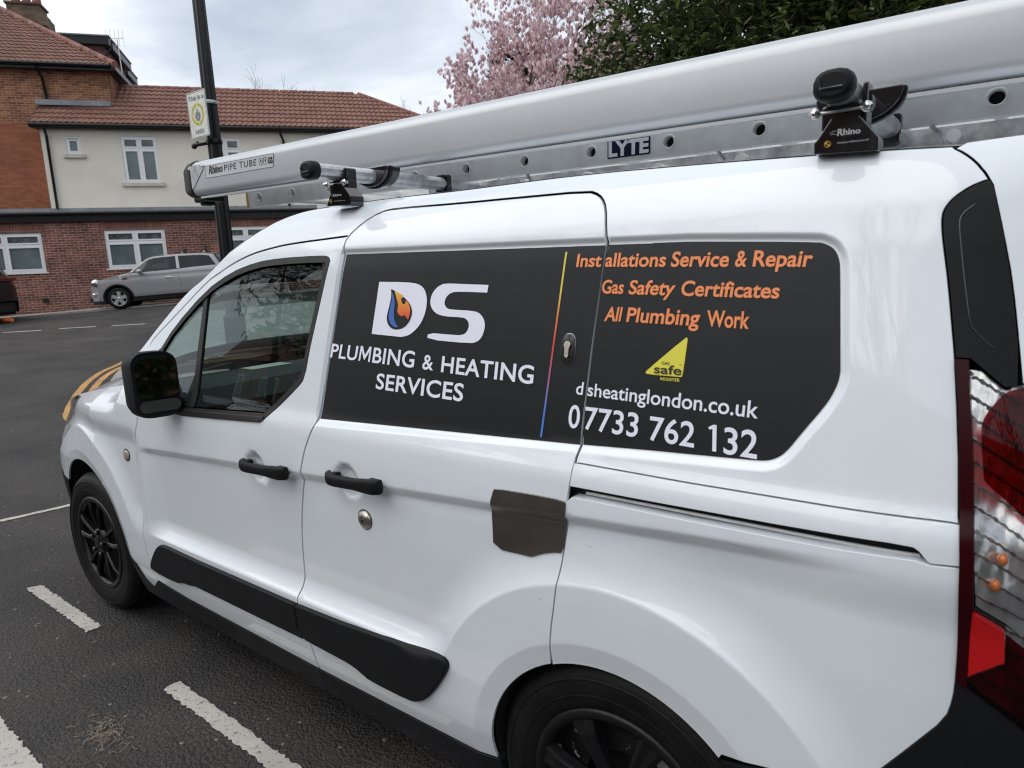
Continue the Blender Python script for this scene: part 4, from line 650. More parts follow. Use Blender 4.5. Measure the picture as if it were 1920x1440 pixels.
# ---- roof, screen, bonnet, nose, tail
def loft(name, ribs, m, parent, smooth=True, flip=False):
    k = len(ribs[0]); v = [p for r in ribs for p in r]; f = [(i*k+j, i*k+j+1, (i+1)*k+j+1, (i+1)*k+j) for i in range(len(ribs)-1) for j in range(k-1)]
    mb = MB(); mb.add(v, f, smooth); return mb.build(name, m, parent)
def cross(x, z, bulge=0., crown=.03, n=24, off=0.):
    ys = float(S(x, z))+off; out = []
    for i in range(n+1):
        s = -1+2*i/n; y = CY+(CY-ys)*s; q = 1-s*s; q2 = 1-abs(s)**3
        out.append((x-bulge*q, y, z+crown*q2-off))
    return out
edge = [tuple(p) for p in O['silh'] if p[0] > 1.16]+[(3.30, 1.640), (3.43, 1.60)]
roofr = [cross(x, z, .22*max(0, (1.9-x)/.74)**1.5, .035) for x, z in edge]
loft('roof', roofr, M['paint'], van)
loft('headliner', [cross(x+.01, z-.03, .20*max(0, (1.9-x)/.74)**1.5, .035, off=.01) for x, z in edge], M['dash'], van)
pil = [tuple(p) for p in O['silh'] if p[0] <= 1.19]
ws = [(.44, 1.12)]+pil
loft('windscreen', [cross(x, z, .42-.20*min(1, max(0, (x-.44)/.74)), .02, off=.002) for x, z in ws], M['screen'], van)
fe = [(.5, 1.10), (.35, 1.075), (.1, 1.035), (-.2, .985), (-.5, .90), (-.6, .85)]
loft('bonnet', [cross(x, z, .12+.08*max(0, -x)+(.12 if x > .4 else 0), .085, off=.012 if x < .4 else 0) for x, z in fe], M['paint'], van)
loft('front_panel', [cross(-.60, z, b, 0) for z, b in ((.85, .17), (.78, .21), (.66, .24))], M['paint'], van)
fb = loft('front_bumper', [cross(-.60, z, b, 0) for z, b in ((.66, .25), (.5, .27), (.35, .26), (.22, .20))], M['plastic'], van)
panel('bumper_corner', [(-.60, .24), (-.41, .24)]+[(.402*cos(radians(a)), .32+.402*sin(radians(a))) for a in range(178, 138, -6)]+[(-.42, .60), (-.60, .62)], M['plastic'], fb, gap=.001)
hl = panel('headlamp', [(-.56, .80), (-.50, .885), (-.35, .945), (-.16, .985), (-.08, .99), (-.13, .945), (-.25, .88), (-.40, .81)], M['chrome'], van, off=-.001, gap=.002)
panel('lens', [(-.56, .80), (-.50, .885), (-.35, .945), (-.16, .985), (-.08, .99), (-.13, .945), (-.25, .88), (-.40, .81)], M['clearlens'], hl, off=-.008, gap=.001)
# rear face and floor
rf = []
for z in (1.60, 1.5, 1.3, 1.0, .8, .5, .25):
    rf.append(cross(3.43, z, -.09, 0))
loft('rear_doors', rf, M['paint'], van)
mb = MB(); mb.box(-.55, 3.35, .16, 1.65, .19, .34); mb.box(.45, 2.25, .075, 1.735, .20, .40); mb.box(1.84, 1.88, .26, 1.55, .35, 1.60); mb.build('underbody', M['inner'], van)
# ---- wheel housings
for cx, r, y1 in ((0, .402, .34), (2.662, .338, .34)):
    for mi in (0, 1):
        mb = MB(); prof = [(cx+r*cos(radians(a)), .32+r*sin(radians(a))) for a in range(-20, 201, 11)]
        f = lambda y: (2*CY-y) if mi else y
        v = [(a, f(float(S(a, max(b, .1)))+.016), b) for a, b in prof]+[(a, f(y1), b) for a, b in prof]; n = len(prof)
        mb.add(v, [(i, i+1, n+i+1, n+i) for i in range(n-1)], True); mb.add([(a, f(y1), b) for a, b in prof], [tuple(range(n))])
        mb.build('wheel_housing', M['inner'], van)
# ---- side window of the front door
hole = P_('door_hole')
ins = [tuple(p) for p in inset(resample(hole, .012), .0155)[0]]
rub = panel('window_seal', [tuple(p) for p in inset(resample(hole, .012), -.001)[0]], M['rubber'], door, off=-.0005, gap=.0, holes=[ins], depth=.012, thick=.003)
gl_o = [tuple(p) for p in inset(resample(hole, .012), .006)[0]]
panel('side_window', gl_o, M['glass'], door, off=.009, gap=0, edge=False, grid=.03)
dv = P_('divider'); (xa, za), (xb, zb) = dv
panel('window_divider', [(xa-.013, za+.003), (xa+.010, za+.006), (xb+.016, zb), (xb-.016, zb)], M['rubber'], door, off=.003, gap=0, thick=.003, depth=.01)
panel('mirror_foot', [(.745, 1.10), (.80, 1.06), (.86, 1.046), (.95, 1.042), (.985, 1.07), (.93, 1.10), (.86, 1.14), (.78, 1.17), (.738, 1.16)], M['plastic'], door, off=-.008, gap=0, thick=.008, depth=.02)
panel('belt_trim', [(.93, 1.030), (1.0, 1.028), (1.46, 1.054), (1.478, 1.062), (1.474, 1.070), (1.46, 1.068), (1.0, 1.046), (.93, 1.048)], M['rubber'], door, off=-.006, gap=0, thick=.005, depth=.012)
# far window glass
panel('far_side_window', hole, M['glass'], van, off=.006, gap=-.004, edge=False, grid=.06, mirror=True)
# ---- cup recess reads from the surface; handles
for k, par in (('h1', door), ('h2', slide)):
    q = P_(k); xs = [p[0] for p in q]; x0, x1 = min(xs), max(xs); zz = sum(p[1] for p in q)/len(q)
    hp = MB(); n = 22; rings = []
    sl = .04 if k == 'h1' else .05
    for i in range(n+1):
        t = i/n; x = x0+(x1-x0)*t; lift = .031*min(1, (t+.015)/.13)**.5*min(1, (1.04-t)/.12)**.3
        cz = zz+(x-(x0+x1)/2)*sl+.008*(1-float(ss(0, .22, t)))-.002; hh = .0155+.0045*ss(.55, .85, t)-.004*(1-ss(0, .12, t)); hh = float(hh)
        yc = float(S(x, cz, False))-lift
        
        yb = yc+.010
        ring = []
        for j in range(14):
            a = 2*pi*j/14; ca, sa = cos(a), sin(a)
            ring.append((x, (yc+yb)/2+.0105*abs(ca)**.6*(1 if ca > 0 else -1), cz+hh*abs(sa)**.7*(1 if sa > 0 else -1)))
        rings.append(ring)
    v = [p for r in rings for p in r]; f = [(i*14+j, i*14+(j+1) % 14, (i+1)*14+(j+1) % 14, (i+1)*14+j) for i in range(n) for j in range(14)]
    f += [tuple(range(14))[::-1], tuple(range(n*14, n*14+14))]
    hp.add(v, f, True)
    for xe, w in ((x0+.020, .012), (x1-.034, .020)):
        ye = float(S(xe, zz, False)); hp.box(xe-w, xe+w, ye-.022, ye+.012, zz+(xe-(x0+x1)/2)*sl-.012, zz+(xe-(x0+x1)/2)*sl+.012)
    hp.build('door_handle', M['plastic'], par, bevel=.003)
def disc_on(name, x, z, prof, m, parent, n=40, sx=1.0):
    c = on_side(x, z); N_ = side_normal(S, np.array([x]), np.array([z]))[0]
    mb = MB(); mb.lathe([(r, -h) for r, h in prof], (0, 0, 0), 'y', n)
    nv = Vector(-N_); # +y maps to inward
    q = Vector((0, 1, 0)).rotation_difference(nv).to_matrix().to_4x4()
    mtx = Matrix.Translation(c) @ q @ Matrix.Diagonal((sx, 1, 1, 1))
    return mb.build(name, m, parent, mtx=mtx), mtx
lk, lm_ = disc_on('security_lock', *O['lock'], [(.0, .011), (.006, .011), (.0085, .012), (.013, .0115), (.0225, .006), (.0255, .003), (.0262, 0), (.0262, -.006)], M['nickel'], slide)
mb = MB(); mb.lathe([(.0265, -.0005), (.029, -.0005), (.029, .002), (.0262, .003)], (0, 0, 0), 'y', 40); mb.build('lock_gasket', M['rubber'], lk, mtx=lm_)
mb = MB(); mb.prism(circ(0, 0, .0022, n=12)+[], -.0128, -.010, 'y'); mb.box(-.0012, .0012, -.0128, -.010, -.006, 0); mb.build('keyhole', M['inner'], lk, mtx=lm_)
rp, _ = disc_on('side_repeater', *O['rep'], [(0, .007), (.010, .0065), (.018, .004), (.021, .001), (.0215, -.003)], mat('smoked_repeater', (.34, .30, .22), .25, coat=1), wing, sx=1.15)
disc_on('repeater_rim', *O['rep'], [(.0205, .0015), (.0245, .002), (.0255, -.001)], M['plastic'], rp, sx=1.15)
# oval cylinder lock in the vinyl
ex, ez = O['euro']
ov = [(ex+.0165*cos(t)*1.0, ez+.030*sin(t)) for t in [2*pi*i/36 for i in range(36)]]
ov = [(ex+.0155*(1 if cos(t) > 0 else -1)*abs(cos(t))**.75, ez+.030*(1 if sin(t) > 0 else -1)*abs(sin(t))**.85) for t in [2*pi*(i+.5)/36 for i in range(36)]]
esc = panel('lock_escutcheon', ov, M['gloss_black'], slide, off=-.006, gap=0, grid=.004, thick=.004, depth=.006, step=.004)
kh = [(ex+.0078*cos(t), ez+.009+.0078*sin(t)) for t in [radians(a) for a in range(-55, 236, 15)]]+[(ex-.0045, ez-.014), (ex-.002, ez-.0165), (ex+.002, ez-.0165), (ex+.0045, ez-.014)]
kc = panel('lock_cylinder', kh, M['nickel'], esc, off=-.010, gap=0, grid=.003, thick=.001, depth=.004, step=.002)
panel('escutcheon_rim', [(ex+(a-ex)*1.10, ez+(b-ez)*1.06) for a, b in ov], M['galv'], esc, off=-.0030, gap=0, grid=.004, thick=.002, depth=.004, holes=[[(ex+(a-ex)*.98, ez+(b-ez)*.98) for a, b in ov]], step=.004)
# bronze cover plate, mouldings, sills
panel('metal_cover_plate', [tuple(p) for p in O['plate']], M['plate'], slide, off=-.0035, gap=0, thick=.002, depth=.0035)
panel('door_moulding', P_('moulding_front'), M['plastic'], door, off=-.014, gap=.003, thick=.012, depth=.016, grid=.02)
panel('door_moulding', P_('moulding_rear'), M['plastic'], slide, off=-.014, gap=.003, thick=.012, depth=.016, grid=.02)
panel('sill', [(.455, .215), (1.634, .196), (1.634, .283), (.85, .2955), (.633, .312), (.55, .262), (.500, .285), (.470, .350), (.425, .375), (.405, .33)], M['sillplastic'], van, off=-.004, gap=.001, thick=.006, depth=.03)
panel('sill', [(1.638, .196), (2.345, .19), (2.332, .283), (1.638, .283)], M['sillplastic'], van, off=-.004, gap=.001, thick=.006, depth=.03)
# slot of the sliding rail
panel('door_rail', [(2.55, 1.00), (3.21, 1.01), (3.20, 1.05), (2.55, 1.055)], M['inner'], van, off=.028, gap=0, edge=False)
mb = MB(); mb.path([on_side(x, 1.022, .024) for x in np.linspace(2.60, 3.19, 20)], .0035, 6); mb.build('rail_lip', M['alu'], van)
# ---- tail lamp
lamp = tag(panel('tail_lamp', P_('lamp'), M['inner'], van, off=.060, gap=.002, depth=.02))
LL = {k: [tuple(p) for p in v] for k, v in O['L'].items()}
panel('side_strip', LL['strip'], M['darkred'], lamp, off=-.007, gap=.0004, thick=.0015, depth=.012)
panel('upper_red_lens', chaikin(LL['red_up'], 2), M['redglass'], lamp, off=-.007, gap=-.0005, edge=False)
panel('reflector', LL['reflect'], M['brightred'], lamp, off=-.006, gap=.0006, thick=.001, depth=.012)
panel('lower_red_lens', LL['red_low'], M['redglass'], lamp, off=-.006, gap=.0, edge=False)
panel('clear_lens', LL['clear'], M['clearlens'], lamp, off=-.007, gap=.0, edge=False)
# stepped bright reflector behind the clear lens
def facet(x, z):
    q = ((z+.62*x)/.030) % 1.0; w = ((x-.25*z)/.021) % 1.0
    return S(x, z)+.014+.006*q+.0016*np.abs(w-.5)+.006*np.sin(x*60+z*17)
for k_ in ('clear', 'red_up', 'red_low'): panel('bowl', LL[k_], M['silverref'], lamp, F=facet, gap=-.001, edge=False, grid=.0035, step=.005)
for (bx, bz) in ((3.292, 1.035), (3.286, .996)):
    mb = MB(); c = on_side(bx, bz, .014); mb.sphere(c, .0095, 12, 8, (.8, 1, 1)); mb.build('bulb', M['amber'], lamp)
mb = MB()
for k in range(9):
    z0 = .965+.030*k
    if 1.09 < z0 < 1.2: continue
    mb.path([on_side(3.262, z0, -.0055), on_side(3.292, z0-.020, -.0055), on_side(3.33, z0-.040, -.0055)] if z0 < 1.1 else [on_side(3.243, z0+.03, -.0055), on_side(3.255, z0+.022, -.0055)], .0007, 4)
mb.path([on_side(3.2625, z, -.006) for z in np.linspace(.965, 1.14, 12)], .0008, 4)
tag(mb.build('lens_rib', M['clearlens'], lamp), kind='stuff')

# ---- vinyl graphics
vg = panel('vinyl_panel', [(1.7715, 1.5395), (2.5955, 1.5225), (2.596, 1.515), (2.5845, 1.32), (2.5785, 1.155), (2.5795, 1.1185), (1.7310, 1.0870), (1.7355, 1.13), (1.7530, 1.33), (1.7635, 1.45), (1.7708, 1.528)], M['vinyl'], slide, off=-.0010, gap=0, edge=False, grid=.014)
gq = [tuple(p) for p in inset(resample([tuple(p) for p in O['recess']], .012), .002)[0]]; gq = [p for p in gq if p[0] > 2.70]
if gq[0][1] < gq[-1][1]: pass
_k = max(range(len(gq)), key=lambda i: math.hypot(gq[i][0]-gq[i-1][0], gq[i][1]-gq[i-1][1])); gq = gq[_k:]+gq[:_k]
if gq[0][1] < 1.3: gq = gq[::-1]
vq = panel('vinyl_panel', [(2.5865, 1.1195), (2.5835, 1.155), (2.5885, 1.32), (2.5965, 1.46), (2.6015, 1.513), (2.602, 1.5232), (2.70, 1.5208)]+gq, M['vinyl'], upper, off=-.0010, gap=0, edge=False, grid=.014)
mp_ = side_map(-.0026); TT = O['T']
def txt(k, text, m, par, bold=.02, shear=0., sp=1.0, caph=.729):
    return lettering('lettering', text, TT[k], m, par, mp_, bold, shear, sp, caph)
OR, WH = M['orange_vinyl'], M['white_vinyl']
txt('Inst', 'Inst', OR, vg, .022, .0)
for k in ('allations', 'Service', '&', 'Repair', 'Gas', 'Safety', 'Certificates', 'All', 'Plumbing', 'Work'):
    txt(k, k, OR, vq, .022, .0, caph=.729)
txt('d', 'd', WH, vg, .012, caph=.76); txt('sheatinglondon.co.uk', 'sheatinglondon.co.uk', WH, vq, .012, caph=.76)
txt('0', '0', WH, vg, .012); txt('7733', '7733', WH, vq, .012); txt('762', '762', WH, vq, .012); _q = [np.array(p) for p in TT['132']]
def _q3(a, b): return [tuple(_q[0]*(1-u)+_q[1]*u+(_q[2]-_q[0])*v) for u, v in ((a, 0), (b, 0))]+[tuple((_q[2]*(1-u)+_q[3]*u)) for u in (a, b)]
def _bl(u, v): p = (_q[0]*(1-u)+_q[1]*u)*(1-v)+(_q[2]*(1-u)+_q[3]*u)*v; return (float(p[0]), float(p[1]))
TT['32'] = [_bl(.305, 0), _bl(1, 0), _bl(.305, 1), _bl(1, 1)]
txt('32', '32', WH, vq, .012)
_one = [_bl(u, v) for u, v in ((.062, 0), (.148, 0), (.148, 1.0), (.080, 1.0), (-.030, .885), (-.005, .795), (.062, .845))]
mb = MB(); mb.add([mp_(a, b) for a, b in _one], [(0, 1, 2, 6), (6, 2, 3, 4, 5)]); mb.build('lettering', WH, vq, fix=False)
txt('PLUMBING', 'PLUMBING', WH, vg, .016, sp=1.04); txt('&1', '&', WH, vg, .014); txt('HEATING', 'HEATING', WH, vg, .018, sp=1.04); txt('SERVICES', 'SERVICES', WH, vg, .018, sp=1.04)
def decal(name, poly, m, par, off=-.0030, sm=1, mapf=None, grid=None):
    if sm: poly = chaikin(poly, sm)
    return panel(name, poly, m, par, off=off, gap=0, edge=False, grid=grid or .012, step=.006)
LG = {k: [tuple(p) for p in v] for k, v in O['logo'].items()}
d_ = LG['D']
dd = [d_[0], d_[0]]+chaikin(d_[1:-1], 1, False)+[d_[-1], d_[-1]]
decal('letter_d', dd, WH, vg, -.0022, 0)
decal('drop', LG['drop'], M['vinyl'], vg, -.0028)
decal('blue_flame', LG['blue'], M['blue_vinyl'], vg, -.0034)
fm_, ft, fb_, fo_ = nodes_mat('flame_vinyl')
_tc = ft.nodes.new('ShaderNodeTexCoord'); _sx = ft.nodes.new('ShaderNodeSeparateXYZ'); ft.links.new(_tc.outputs['Object'], _sx.inputs[0])
_mr = ft.nodes.new('ShaderNodeMapRange'); setin(_mr, 'From Min', 1.37); setin(_mr, 'From Max', 1.445); ft.links.new(_sx.outputs['Z'], _mr.inputs[0])
_cr = ft.nodes.new('ShaderNodeValToRGB'); _cr.color_ramp.elements[0].color = (.70, .06, .03, 1); _cr.color_ramp.elements[1].color = (.80, .48, .03, 1); ft.links.new(_mr.outputs[0], _cr.inputs[0]); ft.links.new(_cr.outputs[0], fb_.inputs['Base Color'])
decal('flame', LG['fire'], fm_, vg, -.0034)
s_ = LG['S']; decal('letter_s', [s_[0], s_[0]]+chaikin(s_[1:-2], 1, False)+[s_[-2], s_[-2]]+[s_[-1]], WH, vg, -.0022, 0)
lm, lt, lb, lo = nodes_mat('gradient_line_vinyl')
_tc = lt.nodes.new('ShaderNodeTexCoord'); _sx = lt.nodes.new('ShaderNodeSeparateXYZ'); lt.links.new(_tc.outputs['Object'], _sx.inputs[0])
_mr = lt.nodes.new('ShaderNodeMapRange'); setin(_mr, 'From Min', 1.13); setin(_mr, 'From Max', 1.51); lt.links.new(_sx.outputs['Z'], _mr.inputs[0])
_cr = lt.nodes.new('ShaderNodeValToRGB'); el = _cr.color_ramp.elements; el[0].color = (.06, .22, .62, 1); el[1].color = (.75, .68, .08, 1)
for p, c in ((.14, (.07, .20, .60)), (.36, (.45, .09, .16)), (.50, (.62, .05, .04)), (.66, (.70, .20, .05)), (.80, (.75, .60, .07))):
    e_ = el.new(p); e_.color = (*c, 1)
lt.links.new(_mr.outputs[0], _cr.inputs[0]); lt.links.new(_cr.outputs[0], lb.inputs['Base Color']); setin(lb, 'Roughness', .4)
a, b, c, d = LG['line']; decal('gradient_line', [a, b, c, d], lm, vg, -.0022, 0, grid=.004)
tri = decal('gas_badge', [tuple(p) for p in O['tri']], M['yellow_vinyl'], vq, -.0022, 0)
mp_ = side_map(-.0034)
txt('GAS', 'GAS', M['black_print'], tri, .01); txt('safe', 'safe', M['black_print'], tri, .016, caph=.72); txt('TM', 'TM', M['black_print'], tri, 0)
mp_ = side_map(-.0026); txt('REGISTER', 'REGISTER', M['yellow_vinyl'], vq, .015)

# ---- door mirror
def sect_loft(mb, secs, smooth=True):
    n = len(secs[0]); v = [p for s_ in secs for p in s_]
    mb.add(v, [(i*n+j, i*n+(j+1) % n, (i+1)*n+(j+1) % n, (i+1)*n+j) for i in range(len(secs)-1) for j in range(n)], smooth)
    mb.add(secs[0], [tuple(range(n))[::-1]]); mb.add(secs[-1], [tuple(range(n))])
mir = MB()
def mrect(x, k, dy=0., dz=0., r=.045, tilt=0.):
    # rounded rectangle in the yz plane, slightly turned
    pl = rrect(-.066*k, .072*k, -.114*k, .112*k, r*k, 5)
    return [(x+.25*a-tilt*b, -.050+a+dy, 1.146+b+dz) for a, b in pl]
secs = [mrect(.865, .55, .01), mrect(.875, .74, .006), mrect(.895, .90, .003), mrect(.93, .985, .0), mrect(.965, 1.0), mrect(.985, .985)]
mirror_o = MB(); sect_loft(mirror_o, secs)
mo = mirror_o.build('mirror_housing', M['plastic'], door)
mb = MB(); rim = [(x, y, z) for x, y, z in mrect(.9855, .985)]; inn = [(x, y, z) for x, y, z in mrect(.9855, .90)]; inn2 = mrect(.960, .87)
n = len(rim)
# bezel ring and glass
mb.add(rim+inn+inn2, [(i, (i+1) % n, n+(i+1) % n, n+i) for i in range(n)]+[(n+i, n+(i+1) % n, 2*n+(i+1) % n, 2*n+i) for i in range(n)], False)
mb.build('mirror_bezel', M['gloss_black'], mo)
mm = mat('mirror_glass', (.33, .35, .36), .03, metal=1)
for (b0, b1, tl) in ((-.044, .088, .05), (-.092, -.052, .02)):
    pl = rrect(-.056, .066, b0, b1, .028 if b0 > -.05 else .018, 5); pl = [(.992+.25*a-tl*b, -.050+a, 1.146+b) for a, b in pl]
    mb = MB(); mb.add(pl, [tuple(range(len(pl)))]); mb.build('mirror_glass', mm, mo)
mb = MB(); mb.prism([(.90, 1.035), (.985, 1.04), (.985, 1.085), (.93, 1.11), (.88, 1.10)], -.055, .045, 'y'); mb.build('mirror_arm', M['plastic'], door, bevel=.012, seg=3)

# ---- wheels
def wheel(cx, y0, rear=False, far=False, steer=0.):
    root = empty('wheel'); root.parent = van
    sg = -1 if far else 1
    mtx = Matrix.Translation((cx, y0, .322)) @ Matrix.Rotation(steer+(pi if far else 0), 4, 'Z')
    R_ = .322
    prof = [(.212, .012), (.222, .004), (.236, .001), (.262, -.003), (.290, -.001), (.302, .005), (.311, .013), (.317, .024), (R_, .036)]
    grooves = []
    y = .036
    for gx in (.062, .095, .128, .160):
        grooves += [(R_+.001, gx-.006), (R_-.007, gx-.005), (R_-.007, gx+.004), (R_+.001, gx+.005)]
    prof += grooves+[(R_, .186), (.317, .197), (.300, .212), (.25, .216), (.21, .20)]
    mb = MB(); mb.lathe(prof, (0, 0, 0), 'y', 96)
    # shoulder tread blocks
    for i in range(72):
        t = 2*pi*(i+.5)/72; c, s_ = cos(t), sin(t)
        def rot(x, yy, z): return (x*c-z*s_, yy, x*s_+z*c)
        w = .0098
        v = [rot(R_-.020, .006, -w), rot(R_-.020, .006, w), rot(R_+.001, .030, w), rot(R_+.001, .030, -w), rot(R_-.024, .020, -w), rot(R_-.024, .020, w), rot(R_-.004, .050, w), rot(R_-.004, .050, -w)]
        mb.add(v, [(0, 1, 2, 3), (0, 4, 5, 1), (2, 6, 7, 3), (1, 5, 6, 2), (0, 3, 7, 4)])
    # raised rib rings on the sidewall
    mb.lathe([(.246, -.0005), (.249, -.003), (.252, -.0012)], (0, 0, 0), 'y', 96); mb.lathe([(.284, -.0015), (.287, -.004), (.290, -.0008)], (0, 0, 0), 'y', 96)
    mb.build('tyre', M['tyre'], root, mtx=mtx)
    cm = M['scuff'] if rear else M['cover']
    mb = MB(); mb.lathe([(.186, .018), (.190, .006), (.200, .0), (.212, .0), (.2175, .005), (.218, .014)], (0, 0, 0), 'y', 96); mb.build('rim', cm, root, mtx=mtx)
    mb = MB(); mb.lathe([(.200, .02), (.195, .06), (.16, .075), (.05, .080), (0, .08)], (0, 0, 0), 'y', 64); mb.build('wheel_well', M['inner'], root, mtx=mtx)
    if rear:
        mb = MB()
        mb.lathe([(.10, .045), (.14, .048), (.178, .050), (.190, .040)], (0, 0, 0), 'y', 64); mb.build('steel_wheel', M['worn_steel'], root, mtx=mtx)
    mb = MB(); mb.lathe([(0, -.004), (.028, -.004), (.034, .001), (.062, .006), (.070, .016), (.070, .03)], (0, 0, 0), 'y', 48); mb.build('hub_cap', cm, root, mtx=mtx)
    nsp = 7 if rear else 5
    for i in range(nsp):
        for dlt in ((-.0, ) if rear else (-.235, .235)):
            t = 2*pi*(i+.27)/nsp+dlt; c, s_ = cos(t), sin(t); mb = MB()
            wi, wo = (.020, .034) if rear else (.010, .013)
            def rot(r, yy, w): return (r*c-w*s_, yy, r*s_+w*c)
            sec = []
            for r, w, yy in ((.055, wi, .008), (.11, wi*1.0, .002), (.16, (wi+wo)/2, -.001), (.196, wo, .004)):
                sec.append([rot(r, yy+.022, -w), rot(r, yy+.004, -w*.9), rot(r, yy, -w*.55), rot(r, yy+.003, 0), rot(r, yy, w*.55), rot(r, yy+.004, w*.9), rot(r, yy+.022, w)])
            v = [p for q in sec for p in q]; mb.add(v, [(a*7+b, a*7+b+1, (a+1)*7+b+1, (a+1)*7+b) for a in range(3) for b in range(6)], False)
            mb.build('spoke', cm, root, mtx=mtx)
    for i in range(5):
        t = 2*pi*(i+.1)/5; mb = MB(); mb.lathe([(0, -.012), (.008, -.012), (.011, -.008), (.012, .01)], (.052*cos(t), 0, .052*sin(t)), 'y', 8, smooth=False); mb.build('nut', M['gloss_black'], root, mtx=mtx)
    return root
wheel(0, .052, steer=.01); wheel(2.662, .036, rear=True); wheel(0, 2*CY-.052, far=True); wheel(2.662, 2*CY-.036, far=True)
# ---- cabin
mb = MB(); mb.prism([(.30, .80), (.20, 1.04), (.42, 1.075), (.60, 1.085), (.72, 1.06), (.80, 1.00), (.84, .90), (.80, .72), (.6, .60)], .13, 1.68, 'y'); db = mb.build('dashboard', M['dash'], van, bevel=.02, seg=3)
mb = MB(); mb.prism([(.40, 1.06), (.55, 1.115), (.68, 1.11), (.74, 1.06), (.70, 1.02)], 1.08, 1.52, 'y'); mb.build('instrument_hood', M['dash'], db, bevel=.02, seg=3)
for yy in (.20, .82, .98, 1.60):
    mb = MB(); pl = chaikin([(-.045, -.028), (.045, -.028), (.05, .02), (-.05, .03)], 2); c = (.826, yy, .965)
    mb.add([(c[0]-.35*b, c[1]+a, c[2]+b) for a, b in pl]+[(c[0]+.012-.35*b, c[1]+a, c[2]+b) for a, b in pl], [(i, (i+1) % len(pl), len(pl)+(i+1) % len(pl), len(pl)+i) for i in range(len(pl))]+[tuple(range(len(pl), 2*len(pl)))])
    mb.build('air_vent', M['gloss_black'], db)
    mb = MB()
    for s_ in range(-2, 3): mb.box(c[0]+.010-.35*s_*.009, c[0]+.018-.35*s_*.009, yy-.042, yy+.042, c[2]+s_*.009-.001, c[2]+s_*.009+.001)
    mb.build('vent_slat', M['galv'], db)
mb = MB(); st = Matrix.Translation((.98, 1.28, 1.02)) @ Matrix.Rotation(radians(28), 4, 'Y')
ring = []; N2 = 40
for i in range(N2):
    t = 2*pi*i/N2
    for j in range(8):
        p = 2*pi*j/8; r = .185+.014*cos(p); ring.append((.014*sin(p), r*cos(t), r*sin(t)))
mb.add(ring, [(i*8+j, ((i+1) % N2)*8+j, ((i+1) % N2)*8+(j+1) % 8, i*8+(j+1) % 8) for i in range(N2) for j in range(8)], True)
mb.box(-.02, .01, -.17, .17, -.02, .02); mb.box(-.02, .01, -.02, .02, -.17, 0); mb.box(-.03, .02, -.06, .06, -.05, .05); mb.build('steering_wheel', M['dash'], van, mtx=st)
for yy in (.50, 1.30):
    sr = empty('seat'); sr.parent = van
    def cush(name, prof, y0, y1):
        mb = MB(); mb.prism(prof, y0, y1, 'y'); mb.build(name, M['seat'], sr, bevel=.04, seg=3)
    cush('cushion', [(1.05, .56), (1.58, .52), (1.60, .66), (1.05, .72)], yy-.25, yy+.25)
    cush('backrest', [(1.52, .60), (1.68, .62), (1.79, 1.18), (1.70, 1.22)], yy-.24, yy+.24)
    cush('headrest', [(1.70, 1.23), (1.80, 1.22), (1.83, 1.40), (1.74, 1.42)], yy-.13, yy+.13)
mb = MB(); mb.box(.50, .60, .55, .75, 1.085, 1.087); mb.build('paper_sheet', M['paper'], van)
mb = MB(); mb.box(.97, .99, .80, 1.0, 1.48, 1.53); mb.tube((.96, .9, 1.53), (.90, .9, 1.58), .008); mb.build('rear_view_mirror', M['gloss_black'], van, bevel=.01)
mb = MB(); mb.prism([(.90, 1.46), (1.06, 1.52), (1.06, 1.535), (.90, 1.475)], .22, .62, 'y'); mb.build('sun_visor', M['seat'], van, bevel=.006)
mb = MB(); mb.prism([(.90, 1.46), (1.06, 1.52), (1.06, 1.535), (.90, 1.475)], 1.18, 1.58, 'y'); mb.build('sun_visor', M['seat'], van, bevel=.006)
# ================================================================== ROOF RACK (bolted to the van)
def bar(xc, zc_, y0, y1):
    rb = empty('roof_bar'); rb.parent = van
    mb = MB()
    sec = chaikin(chaikin([(-.029, -.021), (-.029, .021), (.029, .021), (.029, -.021)], 1), 1)
    mb.prism([(xc+a, zc_+b) for a, b in sec], y0, y1, 'y', smooth=False); mb.build('crossbar', M['galv'], rb)
    mb = MB(); secs = []
    for k, dy in ((1.05, .018), (1.09, .014), (1.08, .002), (.98, -.008), (.74, -.012)):
        secs.append([(xc+a*k, y0+dy, zc_+b*k*1.12) for a, b in sec])
    sect_loft(mb, secs); mb.build('end_cap', M['plastic'], rb)
    mb = MB(); mb.path([(xc-.018, y0-.0125, zc_+.008), (xc-.018, y0-.0125, zc_-.006), (xc+.016, y0-.0135, zc_-.006)], .0025, 6); mb.build('cap_mark', M['gloss_black'], rb)
    return rb
rbR = bar(3.022, 1.752, .135, 1.60); rbF = bar(1.690, 1.772, .115, 1.60)
